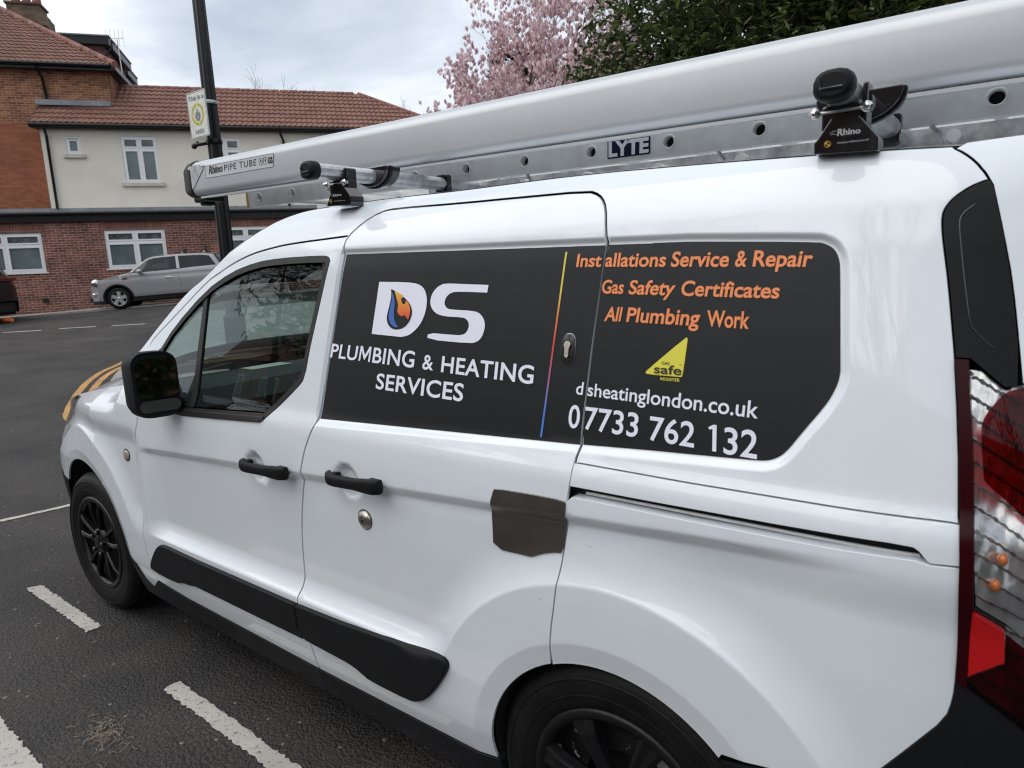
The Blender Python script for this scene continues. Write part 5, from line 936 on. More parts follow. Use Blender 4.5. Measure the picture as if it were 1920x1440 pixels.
def foot(rb, poly, yf, lab_r, lab_u, dot, xc, zc_, line=None):
    mb = MB(); mb.prism([tuple(p) for p in poly], yf, yf+.05, 'y'); ft_ = mb.build('foot', M['gloss_black'], rb, bevel=.002)
    pm = lambda a, b: (float(a), yf-.0015, float(b))
    wl = mat('foot_print_white', (.6, .6, .6), .4) if 'fpw' not in M else M['fpw']; M['fpw'] = wl
    lettering('lettering', 'Rhino', lab_r, wl, ft_, pm, .03); lettering('lettering', 'rhinoproducts.co.uk', lab_u, wl, ft_, pm, .0)
    mb = MB(); cx, cz = dot; mb.add([(cx+a, yf-.001, cz+b) for a, b in circ(0, 0, .0055, n=20)], [tuple(range(20))]); mb.build('badge', M['knob'], ft_)
    mb = MB()
    for a0 in (0, 180):
        pts = [(0, 0)]+[(.0045*cos(radians(a0+10*i)), .0045*sin(radians(a0+10*i))) for i in range(10)]; mb.add([(cx+a, yf-.0016, cz+b) for a, b in pts], [tuple(range(len(pts)))])
    mb.build('badge_mark', M['black_print'], ft_)
    if line: mb = MB(); mb.add([(a, yf-.0012, b) for a, b in line], [(0, 1, 2, 3)]); mb.build('red_line', M['darkred'], ft_)
    # little rhino head outline left of the name
    x0, z0 = lab_r[0]; mb = MB(); sc = .011
    hp_ = [(0, .2), (-.5, .35), (-.8, .2), (-.95, .6), (-.6, .55), (-.55, .8), (-.35, .65), (0, .8)]
    mb.path([(x0+a*sc-.001, yf-.0015, z0+b*sc) for a, b in hp_], .0004, 4); mb.build('logo_outline', wl, ft_)
    # saddle, bolts and clamp strap
    mb = MB(); mb.box(xc-.032, xc+.030, yf+.005, yf+.045, zc_-.060, zc_-.019); mb.box(xc+.029, xc+.038, yf+.008, yf+.05, zc_-.055, zc_+.012); mb.build('bracket', M['gloss_black'], rb, bevel=.004)
    for dx, dy in ((-.052, -.0), (.048, -.0)):
        mb = MB(); mb.lathe([(0, -.004), (.004, -.004), (.006, -.002), (.006, .003), (.009, .003), (.009, .005)], (xc+dx*.8, yf-.004, zc_-.030), 'y', 14); mb.build('bolt', M['chrome'], rb)
    mb = MB(); mb.tube((xc-.045, yf+.008, zc_-.030), (xc+.045, yf+.008, zc_-.030), .004); mb.build('clamp_bolt', M['galv'], rb)
PP = O['P']
foot(rbR, PP['foot_r'], .190, PP['foot_rhino'], PP['foot_url'], PP['foot_dot'][0], 3.024, 1.752, PP['foot_line'])
foot(rbF, PP['foot_f'], .200, PP['footf_rhino'], PP['footf_url'], PP['footf_dot'][0], 1.692, 1.772)
# black half-round clamps that carry the tube
for rb, xc, zt in ((rbR, 3.022, 1.778), (rbF, 1.690, 1.798)):
    pl = [(xc-.068, zt)]+[(xc+.072*cos(radians(a)), zt-.004+.052*sin(radians(a))) for a in range(180, 361, 12)]+[(xc+.070, zt)]
    mb = MB(); mb.prism(pl, .335, .395, 'y'); mb.build('tube_clamp', M['gloss_black'], rb, bevel=.004)
    mb = MB(); pl2 = [(xc+(a-xc)*1.06, zt+(b-zt)*1.08) for a, b in pl]; mb.prism(pl2, .350, .362, 'y'); mb.build('clamp_flange', M['plastic'], rb, bevel=.002)
for rb, xc, zc_ in ((rbR, 3.022, 1.752), (rbF, 1.690, 1.772)):
    mb = MB(); mb.box(xc-.02, xc+.03, .64, .675, zc_-.04, zc_+.03); mb.build('ladder_stop', M['gloss_black'], rb, bevel=.008)
    mb = MB(); mb.tube((xc, .97, zc_), (xc, .97, zc_+.24), .008); mb.build('clamp_rod', M['galv'], rb)
    mb = MB(); mb.lathe([(0, .275), (.02, .274), (.036, .266), (.040, .257), (.034, .248), (.014, .240), (.012, .225), (0, .225)], (xc, .97, zc_+.03), 'z', 20); mb.build('clamp_knob', M['knob'], rb)
# ---- pipe tube
tb = tag(empty('pipe_tube'), 'long silver-grey aluminium pipe tube clamped along the van roof, dark end cap at the front', 'pipe tube')
def tsec(x, k=1., dz=0., ins=0.):
    zb = 1.8505-.0190*x-.004; zt = 1.996-.0170*x; cy = .5+.066; cz = (zb+zt)/2+dz; hy = .066; hz = (zt-zb)/2
    out = []
    for a, b in rrect(-hy+ins, hy-ins, -hz+ins, hz-ins, .036, 6): out.append((x, cy+a*k, cz+b*k+.14*(a+.066)))
    return out
mb = MB(); xs = [.345, .36]+list(np.linspace(.5, 3.40, 12)); secs = [tsec(x) for x in xs]; n = len(secs[0])
v = [p for s_ in secs for p in s_]; mb.add(v, [(i*n+j, i*n+(j+1) % n, (i+1)*n+(j+1) % n, (i+1)*n+j) for i in range(len(secs)-1) for j in range(n)], True); mb.add(secs[-1], [tuple(range(n))])
body = mb.build('tube_body', M['tube'], tb)
mb = MB()
for x0, x1 in ((.40, 3.40),):
    z0 = 1.8465-.019*x0; z1 = 1.8465-.019*x1
    for (ya, yb, d0, d1) in ((.512, .530, -.004, .004),):
        v = [(x0, ya, z0+d0), (x1, ya, z1+d0), (x1, yb, z1+d0), (x0, yb, z0+d0), (x0, ya, z0+d1), (x1, ya, z1+d1), (x1, yb, z1+d1), (x0, yb, z0+d1)]
        mb.add(v, [(0, 3, 2, 1), (4, 5, 6, 7), (0, 1, 5, 4), (1, 2, 6, 5), (2, 3, 7, 6), (3, 0, 4, 7)])
mb.build('tube_flange', M['tube'], tb)
mb = MB(); secs = [tsec(.366, 1.02), tsec(.364, 1.05), tsec(.345, 1.05), tsec(.312, 1.0), tsec(.282, .86), tsec(.258, .64), tsec(.244, .32)]; sect_loft(mb, secs); mb.build('end_cap', mat('dark_grey_cap', (.020, .019, .018), .5, spec=.3, bump=.2, bscale=300), tb)
mb = MB(); mb.box(.33, .44, .515, .60, 1.822, 1.850); mb.box(.35, .40, .53, .58, 1.808, 1.824); mb.build('latch', M['plastic'], tb, bevel=.008)
mb = MB(); zz = 1.92; mb.prism([(.345, 1.965), (.345, 1.875), (.372, 1.878), (.465, 1.948), (.478, 1.962), (.47, 1.970), (.36, 1.972)], .497, .5005, 'y'); bk = mb.build('corner_plate', M['galv'], tb)
mb = MB(); mb.sphere((.462, .496, 1.962), .006, 10, 6, (1, .6, 1)); mb.build('rivet', M['chrome'], bk)
pm = lambda a, b: (float(a), .4982, float(b))
mb = MB(); l4 = PP['tube_label']; mb.add([(a, .4990, b) for a, b in l4], [(0, 1, 2, 3)]); lab = mb.build('maker_label', mat('clear_label', (.56, .58, .60), .3), tb)
mb = MB(); pts = [(a, .4986, b) for a, b in l4]; 
for p, q in zip(pts, pts[1:]+pts[:1]): mb.tube(p, q, .0006, n=4)
mb.build('label_border', M['signgrey'], lab)
lettering('lettering', 'Rhino', PP['tube_rhino'], M['black_print'], lab, pm, .035); lettering('lettering', 'PIPE TUBE', PP['tube_text'], M['black_print'], lab, pm, .0, spacing=1.15)
ic = PP['tube_icons']; (x0, z0), (x1, z1), (_, z2), (_, z3) = ic
mb = MB()
for k in range(2):
    u0 = x0+(x1-x0)*.33*k; u1 = u0+.024; cz = (z0+z2)/2-.0006*k; pts = [(u, .4984, w) for u, w in rrect(u0, u1, cz-.012, cz+.012, .004, 2)]
    for p, q in zip(pts, pts[1:]+pts[:1]): mb.tube(p, q, .0007, n=4)
    mb.add([(u0+.012+a, .4984, cz+.001+b) for a, b in circ(0, 0, .004, .006, 10)], [tuple(range(10))])
mb.build('label_icon', M['black_print'], lab)
lettering('lettering', 'GS', [(x1-.030, z1-.001), (x1, z1-.001), (x1-.030, z1+.021), (x1, z1+.021)], M['black_print'], lab, pm, .05)
# dirt line under the tube by the rear clamp
mb = MB(); rnd = random.Random(3)
for i in range(150):
    x = 3.04+rnd.random()**1.5*.22 if rnd.random() < .7 else 2.86+rnd.random()*.12
    z = 1.8505-.019*x-.004+.004+abs(rnd.gauss(0, .004)); yy = .5+.030*max(0, 1-(z-(1.8465-.019*x))/.036)**2
    mb.sphere((x, yy, z), .0008+rnd.random()*.0016, 5, 3, (1.8, .5, .8))
mb.build('moss', M['moss'], tb)['kind'] = 'stuff'
# ---- ladder
ld = tag(empty('ladder'), 'aluminium extension ladder with round rung ends lying under the pipe tube on the roof bars', 'ladder')
hz = lambda x: 1.8455-.0163*x
def rail(yf, x0, x1, dz, name, holes=True, far=False, zh=.038, thick=.026, rung_x=()):
    F_ = lambda x, z: np.zeros_like(np.asarray(x, float))+yf
    pl = [(x0, hz(x0)-zh+dz), (x1, hz(x1)-zh+dz), (x1, hz(x1)+zh-.002+dz), (x0, hz(x0)+zh-.002+dz)]
    hs = [[(x+.0160*cos(t), hz(x)+dz+.0160*sin(t)) for t in [2*pi*i/20 for i in range(20)]] for x in rung_x] if holes else []
    return panel(name, pl, M['alu'], ld, F=F_, holes=hs, depth=thick, gap=0, grid=.12, thick=.002, step=.05 if not holes else .008)
rungs = [.549+.2425*i for i in range(12)]
rung_x = [x for x in rungs if x < 3.42]
r1 = rail(.70, .455, 3.50, 0, 'stile', True, rung_x=rung_x)
rail(1.08, .455, 3.50, 0, 'stile', False); 
mb = MB(); mb.box(.452, .459, .696, .73, hz(.455)-.040, hz(.455)+.038); mb.build('end_plug', M['knob'], ld)
for x in rung_x:
    mb = MB(); z = hz(x); prof = [(.0148, .395), (.0148, .0), (.0172, -.003), (.0198, -.001), (.0198, .001)]; mb.lathe(prof, (x, .70, z), 'y', 20)
    mb.build('rung', M['alu'], ld)
    mb = MB(); mb.add([(x+a, .725, z+b) for a, b in circ(0, 0, .0148, n=16)], [tuple(range(16))]); mb.build('rung_bore', M['inner'], ld)
# second section, nested below and inside
for yy in (.84, 1.025):
    mb = MB(); x0, x1 = 1.45, 3.5
    for (za, zb_, ya, yb) in ((-.100, -.030, yy, yy+.003), (-.103, -.100, yy-.0, yy+.028), (-.030, -.027, yy, yy+.028)):
        v = [(x0, ya, hz(x0)+za), (x1, ya, hz(x1)+za), (x1, yb, hz(x1)+za), (x0, yb, hz(x0)+za), (x0, ya, hz(x0)+zb_), (x1, ya, hz(x1)+zb_), (x1, yb, hz(x1)+zb_), (x0, yb, hz(x0)+zb_)]
        mb.add(v, [(0, 3, 2, 1), (4, 5, 6, 7), (0, 1, 5, 4), (1, 2, 6, 5), (2, 3, 7, 6), (3, 0, 4, 7)])
    mb.build('inner_stile', M['galv'], ld)  # same aluminium; the darker steel tone paints in shade under the outer section
for x in rung_x[5:]:
    mb = MB(); mb.tube((x-.08, .80, hz(x)-.052), (x-.08, 1.03, hz(x)-.052), .0145, n=12); mb.build('rung', M['alu'], ld)
for x in (2.0, 2.62, 3.1):
    mb = MB(); mb.path([(x, .72, hz(x)-.04), (x+.02, .71, hz(x)-.06), (x+.022, .72, hz(x)-.085), (x+.02, .76, hz(x)-.09)], .005, 6); mb.build('hook', M['galv'], ld)
mb = MB(); z = hz(2.33); l4 = PP['lyte']; mb.add([(a, .6984, b) for a, b in l4], [(0, 1, 2, 3)]); st_ = mb.build('maker_sticker', mat('navy_sticker', (.008, .012, .040), .5, spec=.15), ld)
pm = lambda a, b: (float(a), .6976, float(b)); lettering('lettering', 'LYTE', PP['lyte_text'], mat('sticker_white', (.72, .74, .76), .4), st_, pm, .045)
# ================================================================== GROUND
FA = np.array([.588, .809]); FN = np.array([.809, -.588]); F0 = np.array([-18.74, 9.006])
def wp(a, n, z):   # facade frame -> world ; a along the street (to the right), n towards the van, z up
    q = F0+FA*a+FN*n; return (float(q[0]), float(q[1]), float(z))
def zg(n, a):
    r = np.clip((16-n)/13.65, 0, 1); return r*(.765+.043*np.clip(a, -14, 22))
def zxy(x, y):
    d = np.array([x, y])-F0; return float(zg(d@FN, d@FA))
ns = [-220, -90, -40, -20, -10]+[-5+1.0*i for i in range(8) if -5+i<2.3]+[2.3]+[3+i*1.0 for i in range(13)]+[16, 17, 19, 22, 26, 32, 42, 60, 100, 230]
as_ = [-220, -100, -50, -30, -20, -14]+[-13+i for i in range(35)]+[22, 26, 32, 45, 70, 120, 230]
mb = MB(); na = len(as_)
mb.add([wp(a, n, zg(n, a)) for n in ns for a in as_], [(i*na+j, i*na+j+1, (i+1)*na+j+1, (i+1)*na+j) for i in range(len(ns)-1) for j in range(na-1)], True)
tag(mb.build('road', M['asphalt']), kind='structure')
def strip(pts, w, m, name, lift=.004, jit=.0, seed=0, parent=None, skew0=0, skew1=0, step=.03):
    """painted band along a polyline of world xy points, ragged edges, laid on the ground"""
    r = random.Random(seed); P2 = []
    for p, q in zip(pts[:-1], pts[1:]):
        L = math.hypot(q[0]-p[0], q[1]-p[1]); k = max(1, int(L/step)); P2 += [(p[0]+(q[0]-p[0])*i/k, p[1]+(q[1]-p[1])*i/k) for i in range(k)]
    P2.append(pts[-1]); v = []; n = len(P2)
    for i, p in enumerate(P2):
        a = P2[max(0, i-1)]; b = P2[min(n-1, i+1)]; dx, dy = b[0]-a[0], b[1]-a[1]; l = math.hypot(dx, dy) or 1; nx, ny = -dy/l, dx/l
        sk = skew0 if i == 0 else (skew1 if i == n-1 else 0)
        for s, k in ((1, sk), (.33, sk*.33), (-.33, -sk*.33), (-1, -sk)):
            o = s*(w/2)+(r.uniform(-jit, jit) if abs(s) == 1 else 0); x = p[0]+nx*o+dx/l*(k+(r.uniform(-jit, jit) if i in (0, n-1) else 0)); y = p[1]+ny*o+dy/l*k
            v.append((x, y, zxy(x, y)+lift))
    mb = MB(); mb.add(v, [(i*4+j, i*4+j+1, (i+1)*4+j+1, (i+1)*4+j) for i in range(n-1) for j in range(3)])
    return tag(mb.build(name, m), kind='structure')
strip([(-.57, -.065), (.157, -.07)], .060, M['wpaint'], 'bay_marking', jit=.005, seed=1, skew0=.01, step=.012)
strip([(.86, -.082), (1.95, -.10)], .060, M['wpaint'], 'bay_marking', jit=.005, seed=2, step=.012)
strip([(.10, -.598), (.55, -.604), (2.2, -.622)], .165, M['wpaint'], 'bay_marking', jit=.007, seed=3, step=.012)
strip([(-2.9, -.42), (-1.885, .165), (-1.82, .50), (-1.80, 1.9)][1:], .05, M['wpaint'], 'bay_marking', jit=.004, seed=4)
strip([(-1.60, -.9), (-1.885, .165)], .05, M['wpaint'], 'bay_marking', jit=.004, seed=5)
for k, ((x0, y0), (x1, y1)) in enumerate([((-14.83, 3.98), (-14.12, 4.50)), ((-13.99, 4.80), (-13.34, 5.32)), ((-13.05, 5.53), (-12.44, 6.0)), ((-12.1, 6.3), (-11.5, 6.8)), ((-15.7, 3.3), (-15.1, 3.8)), ((-11.1, 7.1), (-10.5, 7.6))]):
    strip([(x0, y0), (x1, y1)], .09, M['wpaint'], 'centre_line', jit=.006, seed=10+k, lift=.005)
yl = chaikin([(-12.5, 6.9), (-9.6, 4.9), (-7.9, 3.55), (-7.42, 2.98), (-6.5, 2.38), (-5.42, 1.84), (-4.98, 1.66), (-4.2, 1.65), (-3.0, 1.9), (-1.5, 2.3)], 3, False)
strip(yl, .085, M['ypaint'], 'yellow_line', jit=.006, seed=20, step=.06, lift=.005)
yl2 = []
for i, p in enumerate(yl):
    a = yl[max(0, i-1)]; b = yl[min(len(yl)-1, i+1)]; dx, dy = b[0]-a[0], b[1]-a[1]; l = math.hypot(dx, dy); yl2.append((p[0]-dy/l*.15, p[1]+dx/l*.15))
strip(yl2, .085, M['ypaint'], 'yellow_line', jit=.006, seed=21, step=.06, lift=.005)
# near pavement beyond the van (the lamp stands on it)
kp = [(p[0]+.0, p[1]) for p in yl2]; kk = []
for i, p in enumerate(yl2):
    a = yl2[max(0, i-1)]; b = yl2[min(len(yl2)-1, i+1)]; dx, dy = b[0]-a[0], b[1]-a[1]; l = math.hypot(dx, dy); kk.append((p[0]-dy/l*.22, p[1]+dx/l*.22))
kk += [(1.0, 2.55), (4.0, 2.6), (9, 2.6)]
mb = MB(); far_ = [(kx+2.0+.0*kx, ky+3.2) for kx, ky in kk]
v = []
for (x, y), (u, w) in zip(kk, far_): v += [(x, y, zxy(x, y)-.02), (x, y, zxy(x, y)+.11), (x+.02, y+.13, zxy(x, y)+.12), (u, w, zxy(u, w)+.13), (u, w, zxy(u, w)-.1)]
n = len(kk); mb.add(v, [(i*5+j, i*5+j+1, (i+1)*5+j+1, (i+1)*5+j) for i in range(n-1) for j in range(4)])
tag(mb.build('near_pavement', M['kerb']), kind='structure')
# far pavement: slabs and kerb stones
pv = tag(empty('pavement'), kind='structure')
mb = MB(); A0, A1 = -14, 20
g = [wp(a, n, zg(n, a)+.035) for n in (-.02, 2.17) for a in range(A0, A1+1)]; k = A1-A0+1
mb.add(g, [(j, j+1, k+j+1, k+j) for j in range(k-1)]); mb.build('bedding', M['slabgap'], pv)
slabm = []
rs = random.Random(7); slab_me = None
def local_box(a0, a1, n0, n1, h0, h1, tilt=0):
    mb = MB(); c = [(a0, n0), (a1, n0), (a1, n1), (a0, n1)]
    v = [wp(a, n, zg(n, a)+h0) for a, n in c]+[wp(a, n, zg(n, a)+h1+rs.uniform(-tilt, tilt)) for a, n in c]
    mb.add(v, [(0, 3, 2, 1), (4, 5, 6, 7), (0, 1, 5, 4), (1, 2, 6, 5), (2, 3, 7, 6), (3, 0, 4, 7)]); return mb
M['slab2'] = mat('pale_paving_slab', (.40, .38, .33), .85, var=.15, vscale=2, bump=.3)
for i in range(12):
    a = -6.0+.62*i*1.5 if False else -5.6+.93*i
    for j in range(3):
        n0 = .05+j*.71; local_box(a+.012+(j % 2)*.3, a+.918+(j % 2)*.3, n0, n0+.695, .02, .045, .003).build('paving_slab', M['slab2'] if (i*3+j*5) % 7 in (1, 4) else M['slab'], pv)
for i in range(14):
    a = -7.2+.93*i; local_box(a+.005, a+.925, 2.185, 2.30, -.1, .050).build('kerb_stone', M['kerb'], pv)
# straw-like debris and a bit of orange rubbish
def debris(cx, cy, n, r0, seed, name, m):
    r = random.Random(seed); mb = MB()
    for i in range(n):
        a = r.gauss(0, r0); b = r.gauss(0, r0*.45); L = r.uniform(.012, .045); t = r.uniform(0, 6.28); k = 7; pts = []; c1 = r.uniform(-2.2, 2.2); c2 = r.uniform(.5, 3)
        for q in range(k):
            u = q/(k-1); pts.append((cx+a+L*u*cos(t+u*c1), cy+b+L*u*sin(t+u*c1), zxy(cx, cy)+.003+.009*abs(sin(c2*pi*u))))
        mb.path(pts, .0007, 3)
    return tag(mb.build(name, m), kind='stuff')
debris(.93, -.345, 95, .058, 4, 'dry_grass', M['straw']); debris(1.13, -.46, 26, .028, 5, 'dry_grass', M['straw'])
mb = MB(); r = random.Random(11)
for i in range(260):
    x = r.uniform(-3.2, 1.6); y = -.75+r.random()*1.0+(.25*(-x) if x < 0 else 0); 
    if y > -.02 and x > -1.0: continue
    s_ = r.uniform(.0006, .0018); mb.sphere((x, y, zxy(x, y)+s_*.5), s_, 5, 3, (1, .8, .6))
tag(mb.build('grit', M['slabgap']), kind='stuff')

# ================================================================== BUILDING ACROSS THE ROAD
def fbox(mb, a0, a1, n0, n1, z0, z1):
    c = [(a0, n0), (a1, n0), (a1, n1), (a0, n1)]
    mb.add([wp(a, n, z0) for a, n in c]+[wp(a, n, z1) for a, n in c], [(0, 3, 2, 1), (4, 5, 6, 7), (0, 1, 5, 4), (1, 2, 6, 5), (2, 3, 7, 6), (3, 0, 4, 7)]); return mb
def fuv(p):
    d = np.array([p[0], p[1]])-F0; a = float(d@FA); n = float(d@FN); return (a+n, p[2])
def wall(name, a0, a1, z0, z1, n, holes, m, parent, rev=.09):
    """wall plane at n with window openings and reveals"""
    A = sorted({a0, a1}|{h[0] for h in holes}|{h[1] for h in holes}); Z = sorted({z0, z1}|{h[2] for h in holes}|{h[3] for h in holes}); mb = MB()
    for i in range(len(A)-1):
        for j in range(len(Z)-1):
            ca, cz = (A[i]+A[i+1])/2, (Z[j]+Z[j+1])/2
            if any(h[0] < ca < h[1] and h[2] < cz < h[3] for h in holes): continue
            mb.add([wp(A[i], n, Z[j]), wp(A[i+1], n, Z[j]), wp(A[i+1], n, Z[j+1]), wp(A[i], n, Z[j+1])], [(0, 1, 2, 3)])
    for h in holes:
        x0, x1, y0, y1 = h; q = n-rev
        for (p, r_) in (((x0, y0), (x1, y0)), ((x1, y0), (x1, y1)), ((x1, y1), (x0, y1)), ((x0, y1), (x0, y0))):
            mb.add([wp(p[0], n, p[1]), wp(r_[0], n, r_[1]), wp(r_[0], q, r_[1]), wp(p[0], q, p[1])], [(0, 1, 2, 3)])
    return mb.build(name, m, parent, uv=fuv, fix=False)
def window(a0, a1, z0, z1, n, parent, cols=2, top=.30, sill=True, silm='sillst', fw=.055, lead=False):
    w = empty('window', wp((a0+a1)/2, n, z0)); w.parent = parent
    inv = Matrix.Translation(-Vector(wp((a0+a1)/2, n, z0)))
    mb = MB(); q = n-.085; f1 = n-.03
    fbox(mb, a0, a1, q, f1, z0, z0+fw); fbox(mb, a0, a1, q, f1, z1-fw, z1); fbox(mb, a0, a0+fw, q, f1, z0+fw, z1-fw); fbox(mb, a1-fw, a1, q, f1, z0+fw, z1-fw)
    cw = (a1-a0-2*fw)/cols
    for c in range(1, cols): fbox(mb, a0+fw+cw*c-fw*.55, a0+fw+cw*c+fw*.55, q, f1-.002, z0+fw, z1-fw)
    zt = z1-fw-top if top else z1-fw
    if top:
        for c in range(cols): fbox(mb, a0+fw+cw*c+(fw*.55 if c else 0), a0+fw+cw*(c+1)-(fw*.55 if c < cols-1 else 0), q, f1-.004, zt-fw*.5, zt+fw*.5)
    mb.build('frame', M['upvc'], w, mtx=inv)
    for c in range(cols):
        x0 = a0+fw+cw*c+(fw*.55 if c else 0); x1 = a0+fw+cw*(c+1)-(fw*.55 if c < cols-1 else 0)
        for (y0, y1, mm_) in ([(z0+fw, zt-fw*.5, 'pane')]+([(zt+fw*.5, z1-fw, 'panetop')] if top else [])):
            s_ = MB(); e = .045   # sash
            fbox(s_, x0, x1, q+.01, f1+.012, y0, y0+e); fbox(s_, x0, x1, q+.01, f1+.012, y1-e, y1); fbox(s_, x0, x0+e, q+.01, f1+.012, y0+e, y1-e); fbox(s_, x1-e, x1, q+.01, f1+.012, y0+e, y1-e)
            s_.build('sash', M['upvc'], w, mtx=inv)
            g = MB(); fbox(g, x0+e, x1-e, q+.02, q+.03, y0+e, y1-e); g.build('pane', M[mm_], w, mtx=inv)
            if mm_ == 'panetop' and lead:
                g = MB(); 
                for k in range(-2, 9):
                    xx = x0+e+k*.12
                    for sg in (1, -1):
                        xa = max(x0+e, min(x1-e, xx)); h = y1-y0-2*e
                        pa = wp(xa, q+.034, (y0+e) if sg > 0 else (y1-e)); pb = wp(max(x0+e, min(x1-e, xa+h)), q+.034, (y0+e+h) if sg > 0 else (y0+e)); g.tube(pa, pb, .006, n=4)
                g.build('lead_lattice', M['lead'], w, mtx=inv)
    if sill:
        mb = MB(); fbox(mb, a0-.10, a1+.10, n-.06, n+.07, z0-.11, z0-.002); mb.build('sill', M[silm], w, mtx=inv)
    else:
        mb = MB(); fbox(mb, a0-.05, a1+.05, n-.06, n+.035, z0-.035, z0-.002); mb.build('sill', M['upvc'], w, mtx=inv)
    return w
def tiles(name, a0, a1, n0, z0, n1, z1, parent, lim=None, pitch=.168, row=.30, m=None, amp=.026):
    """rows of rolled roof tiles between eave (n0,z0) and top (n1,z1); lim(v)->(a_min,a_max)"""
    L = math.hypot(n1-n0, z1-z0); rows = max(1, round(L/row)); dn, dz = (n1-n0)/L, (z1-z0)/L; un, uz = -dz*(1 if dn < 0 else -1), abs(dn); mb = MB()
    if dn > 0: un = -un
    un, uz = (dz, -dn) if dn < 0 else (-dz, dn)
    for k in range(rows):
        v0, v1 = L*k/rows, L*(k+1)/rows+.03; l0, l1 = (lim(v0/L) if lim else (a0, a1)), (lim(min(1, v1/L)) if lim else (a0, a1))
        lo = math.floor(min(l0[0], l1[0])/(pitch/4)); hi = math.ceil(max(l0[1], l1[1])/(pitch/4)); pts = []
        for i in range(lo, hi+1):
            a = i*pitch/4; ph = i % 4; h = amp*(0, .9, 1, .1)[ph]+.003*noise.noise(Vector((a*7, k*3.1, 0)))
            aa0 = min(max(a, l0[0]), l0[1]); aa1 = min(max(a, l1[0]), l1[1])
            if aa0 == aa1 and (a < l0[0]-pitch or a > l0[1]+pitch) and False: continue
            pts.append((aa0, aa1, h))
        b = []
        for aa0, aa1, h in pts:
            for (vv, lift, aa) in ((v0, h-.004, aa0), (v0, h+.036, aa0), (v1, h+.002, aa1)):
                b.append(wp(aa, n0+dn*vv+un*lift, z0+dz*vv+uz*lift))
        n_ = len(pts); mb.add(b, [f for i in range(n_-1) for f in ((i*3, i*3+3, i*3+4, i*3+1), (i*3+1, i*3+4, i*3+5, i*3+2))])
    return tag(mb.build(name, m or M['tile'], parent, fix=False), kind='stuff')
bl = tag(empty('brick_house', wp(-3, 0, .7)), 'brick and cream rendered house with red tiled roofs across the road', 'house')
bl.location = (0, 0, 0)
# ground storey
g1 = [(-4.58, -2.64, 1.90, 3.06), (-.97, .72, 1.93, 3.09), (2.23, 3.95, 1.96, 3.12), (6.2, 8.0, 1.96, 3.12)]
wall('wall', -10, 13, -.2, 3.36, 0, [(a, b, c, d) for a, b, c, d in g1], M['brick_new'], bl)
for a0, a1, z0, z1 in g1:
    mb = MB(); fbox(mb, a0-.06, a1+.06, -.02, .004, z1+.0, z1+.24); mb.build('soldier_course', M['brick_sold'], bl, uv=fuv)
for i, (a0, a1, z0, z1) in enumerate(g1): window(a0, a1, z0, z1, 0, bl, cols=2, top=.30, sill=False, fw=.06, lead=(i == 0))
mb = MB(); fbox(mb, -10, 13, -.01, .10, 3.36, 3.60); mb.build('fascia', M['blackpaint'], bl)
mb = MB(); fbox(mb, -10, 13, -2.2, .13, 3.60, 3.66); fbox(mb, -10, 13, -.62, -.57, 3.66, 3.82); mb.build('lead_flat_roof', M['lead'], bl)
mb = MB(); mb.tube(wp(-10, .15, 3.60), wp(13, .15, 3.60), .05, n=8); mb.build('gutter', M['blackpaint'], bl)
mb = MB(); fbox(mb, -2.85, -2.70, 0, .02, .98, 1.12); mb.build('air_brick', M['inner'], bl)
# upper rendered storey
u1 = [(-1.80, -1.40, 5.42, 5.94), (-.30, .71, 4.57, 5.97), (2.23, 3.18, 4.57, 5.96), (5.6, 6.6, 4.57, 5.97)]
wall('wall', -2.44, 10.2, 3.66, 6.2, -.6, u1, M['render'], bl)
mb = MB(); fbox(mb, -2.44, -2.43, -1.6, -.6, 3.66, 6.2); fbox(mb, 10.19, 10.2, -4.8, -.6, 3.66, 6.2); mb.build('side_wall', M['render'], bl)
window(*u1[0], -.6, bl, cols=1, top=0); 
for w_ in u1[1:]: window(*w_, -.6, bl, cols=2, top=.32)
mb = MB(); fbox(mb, -2.6, 10.4, -.59, -.38, 6.15, 6.20); mb.build('soffit', M['blackpaint'], bl)
mb = MB(); fbox(mb, -2.62, 10.4, -.40, -.37, 6.14, 6.30); mb.tube(wp(-2.62, -.31, 6.22), wp(10.4, -.31, 6.22), .06, n=8); mb.build('gutter', M['blackpaint'], bl)
mb = MB(); mb.path([wp(-2.22, -.33, 6.2), wp(-2.22, -.33, 6.05), wp(-2.26, -.54, 5.95), wp(-2.26, -.54, 3.8)], .04, 8); mb.build('downpipe', M['blackpaint'], bl)
mb = MB(); mb.path([wp(4.45, -.33, 6.2), wp(4.45, -.33, 6.05), wp(4.52, -.54, 5.9), wp(4.52, -.54, 3.8)], .04, 8); mb.build('downpipe', M['blackpaint'], bl)
c_ = wp(1.91, -.6, 5.78); mb = MB(); f_ = [wp(1.91+.055*cos(t), -.565, 5.78+.055*sin(t)) for t in [2*pi*i/16 for i in range(16)]]; b_ = [wp(1.91+.055*cos(t), -.62, 5.78+.055*sin(t)) for t in [2*pi*i/16 for i in range(16)]]
mb.add(f_+b_, [tuple(range(16))]+[(i, (i+1) % 16, 16+(i+1) % 16, 16+i) for i in range(16)]); mb.build('vent', M['blackpaint'], bl)
tiles('roof_tiles', -2.6, 10.4, -.33, 6.27, -2.6, 7.90, bl, lim=lambda v: ((-2.58 if v < .36 else -.59), 10.4-3.15*v))
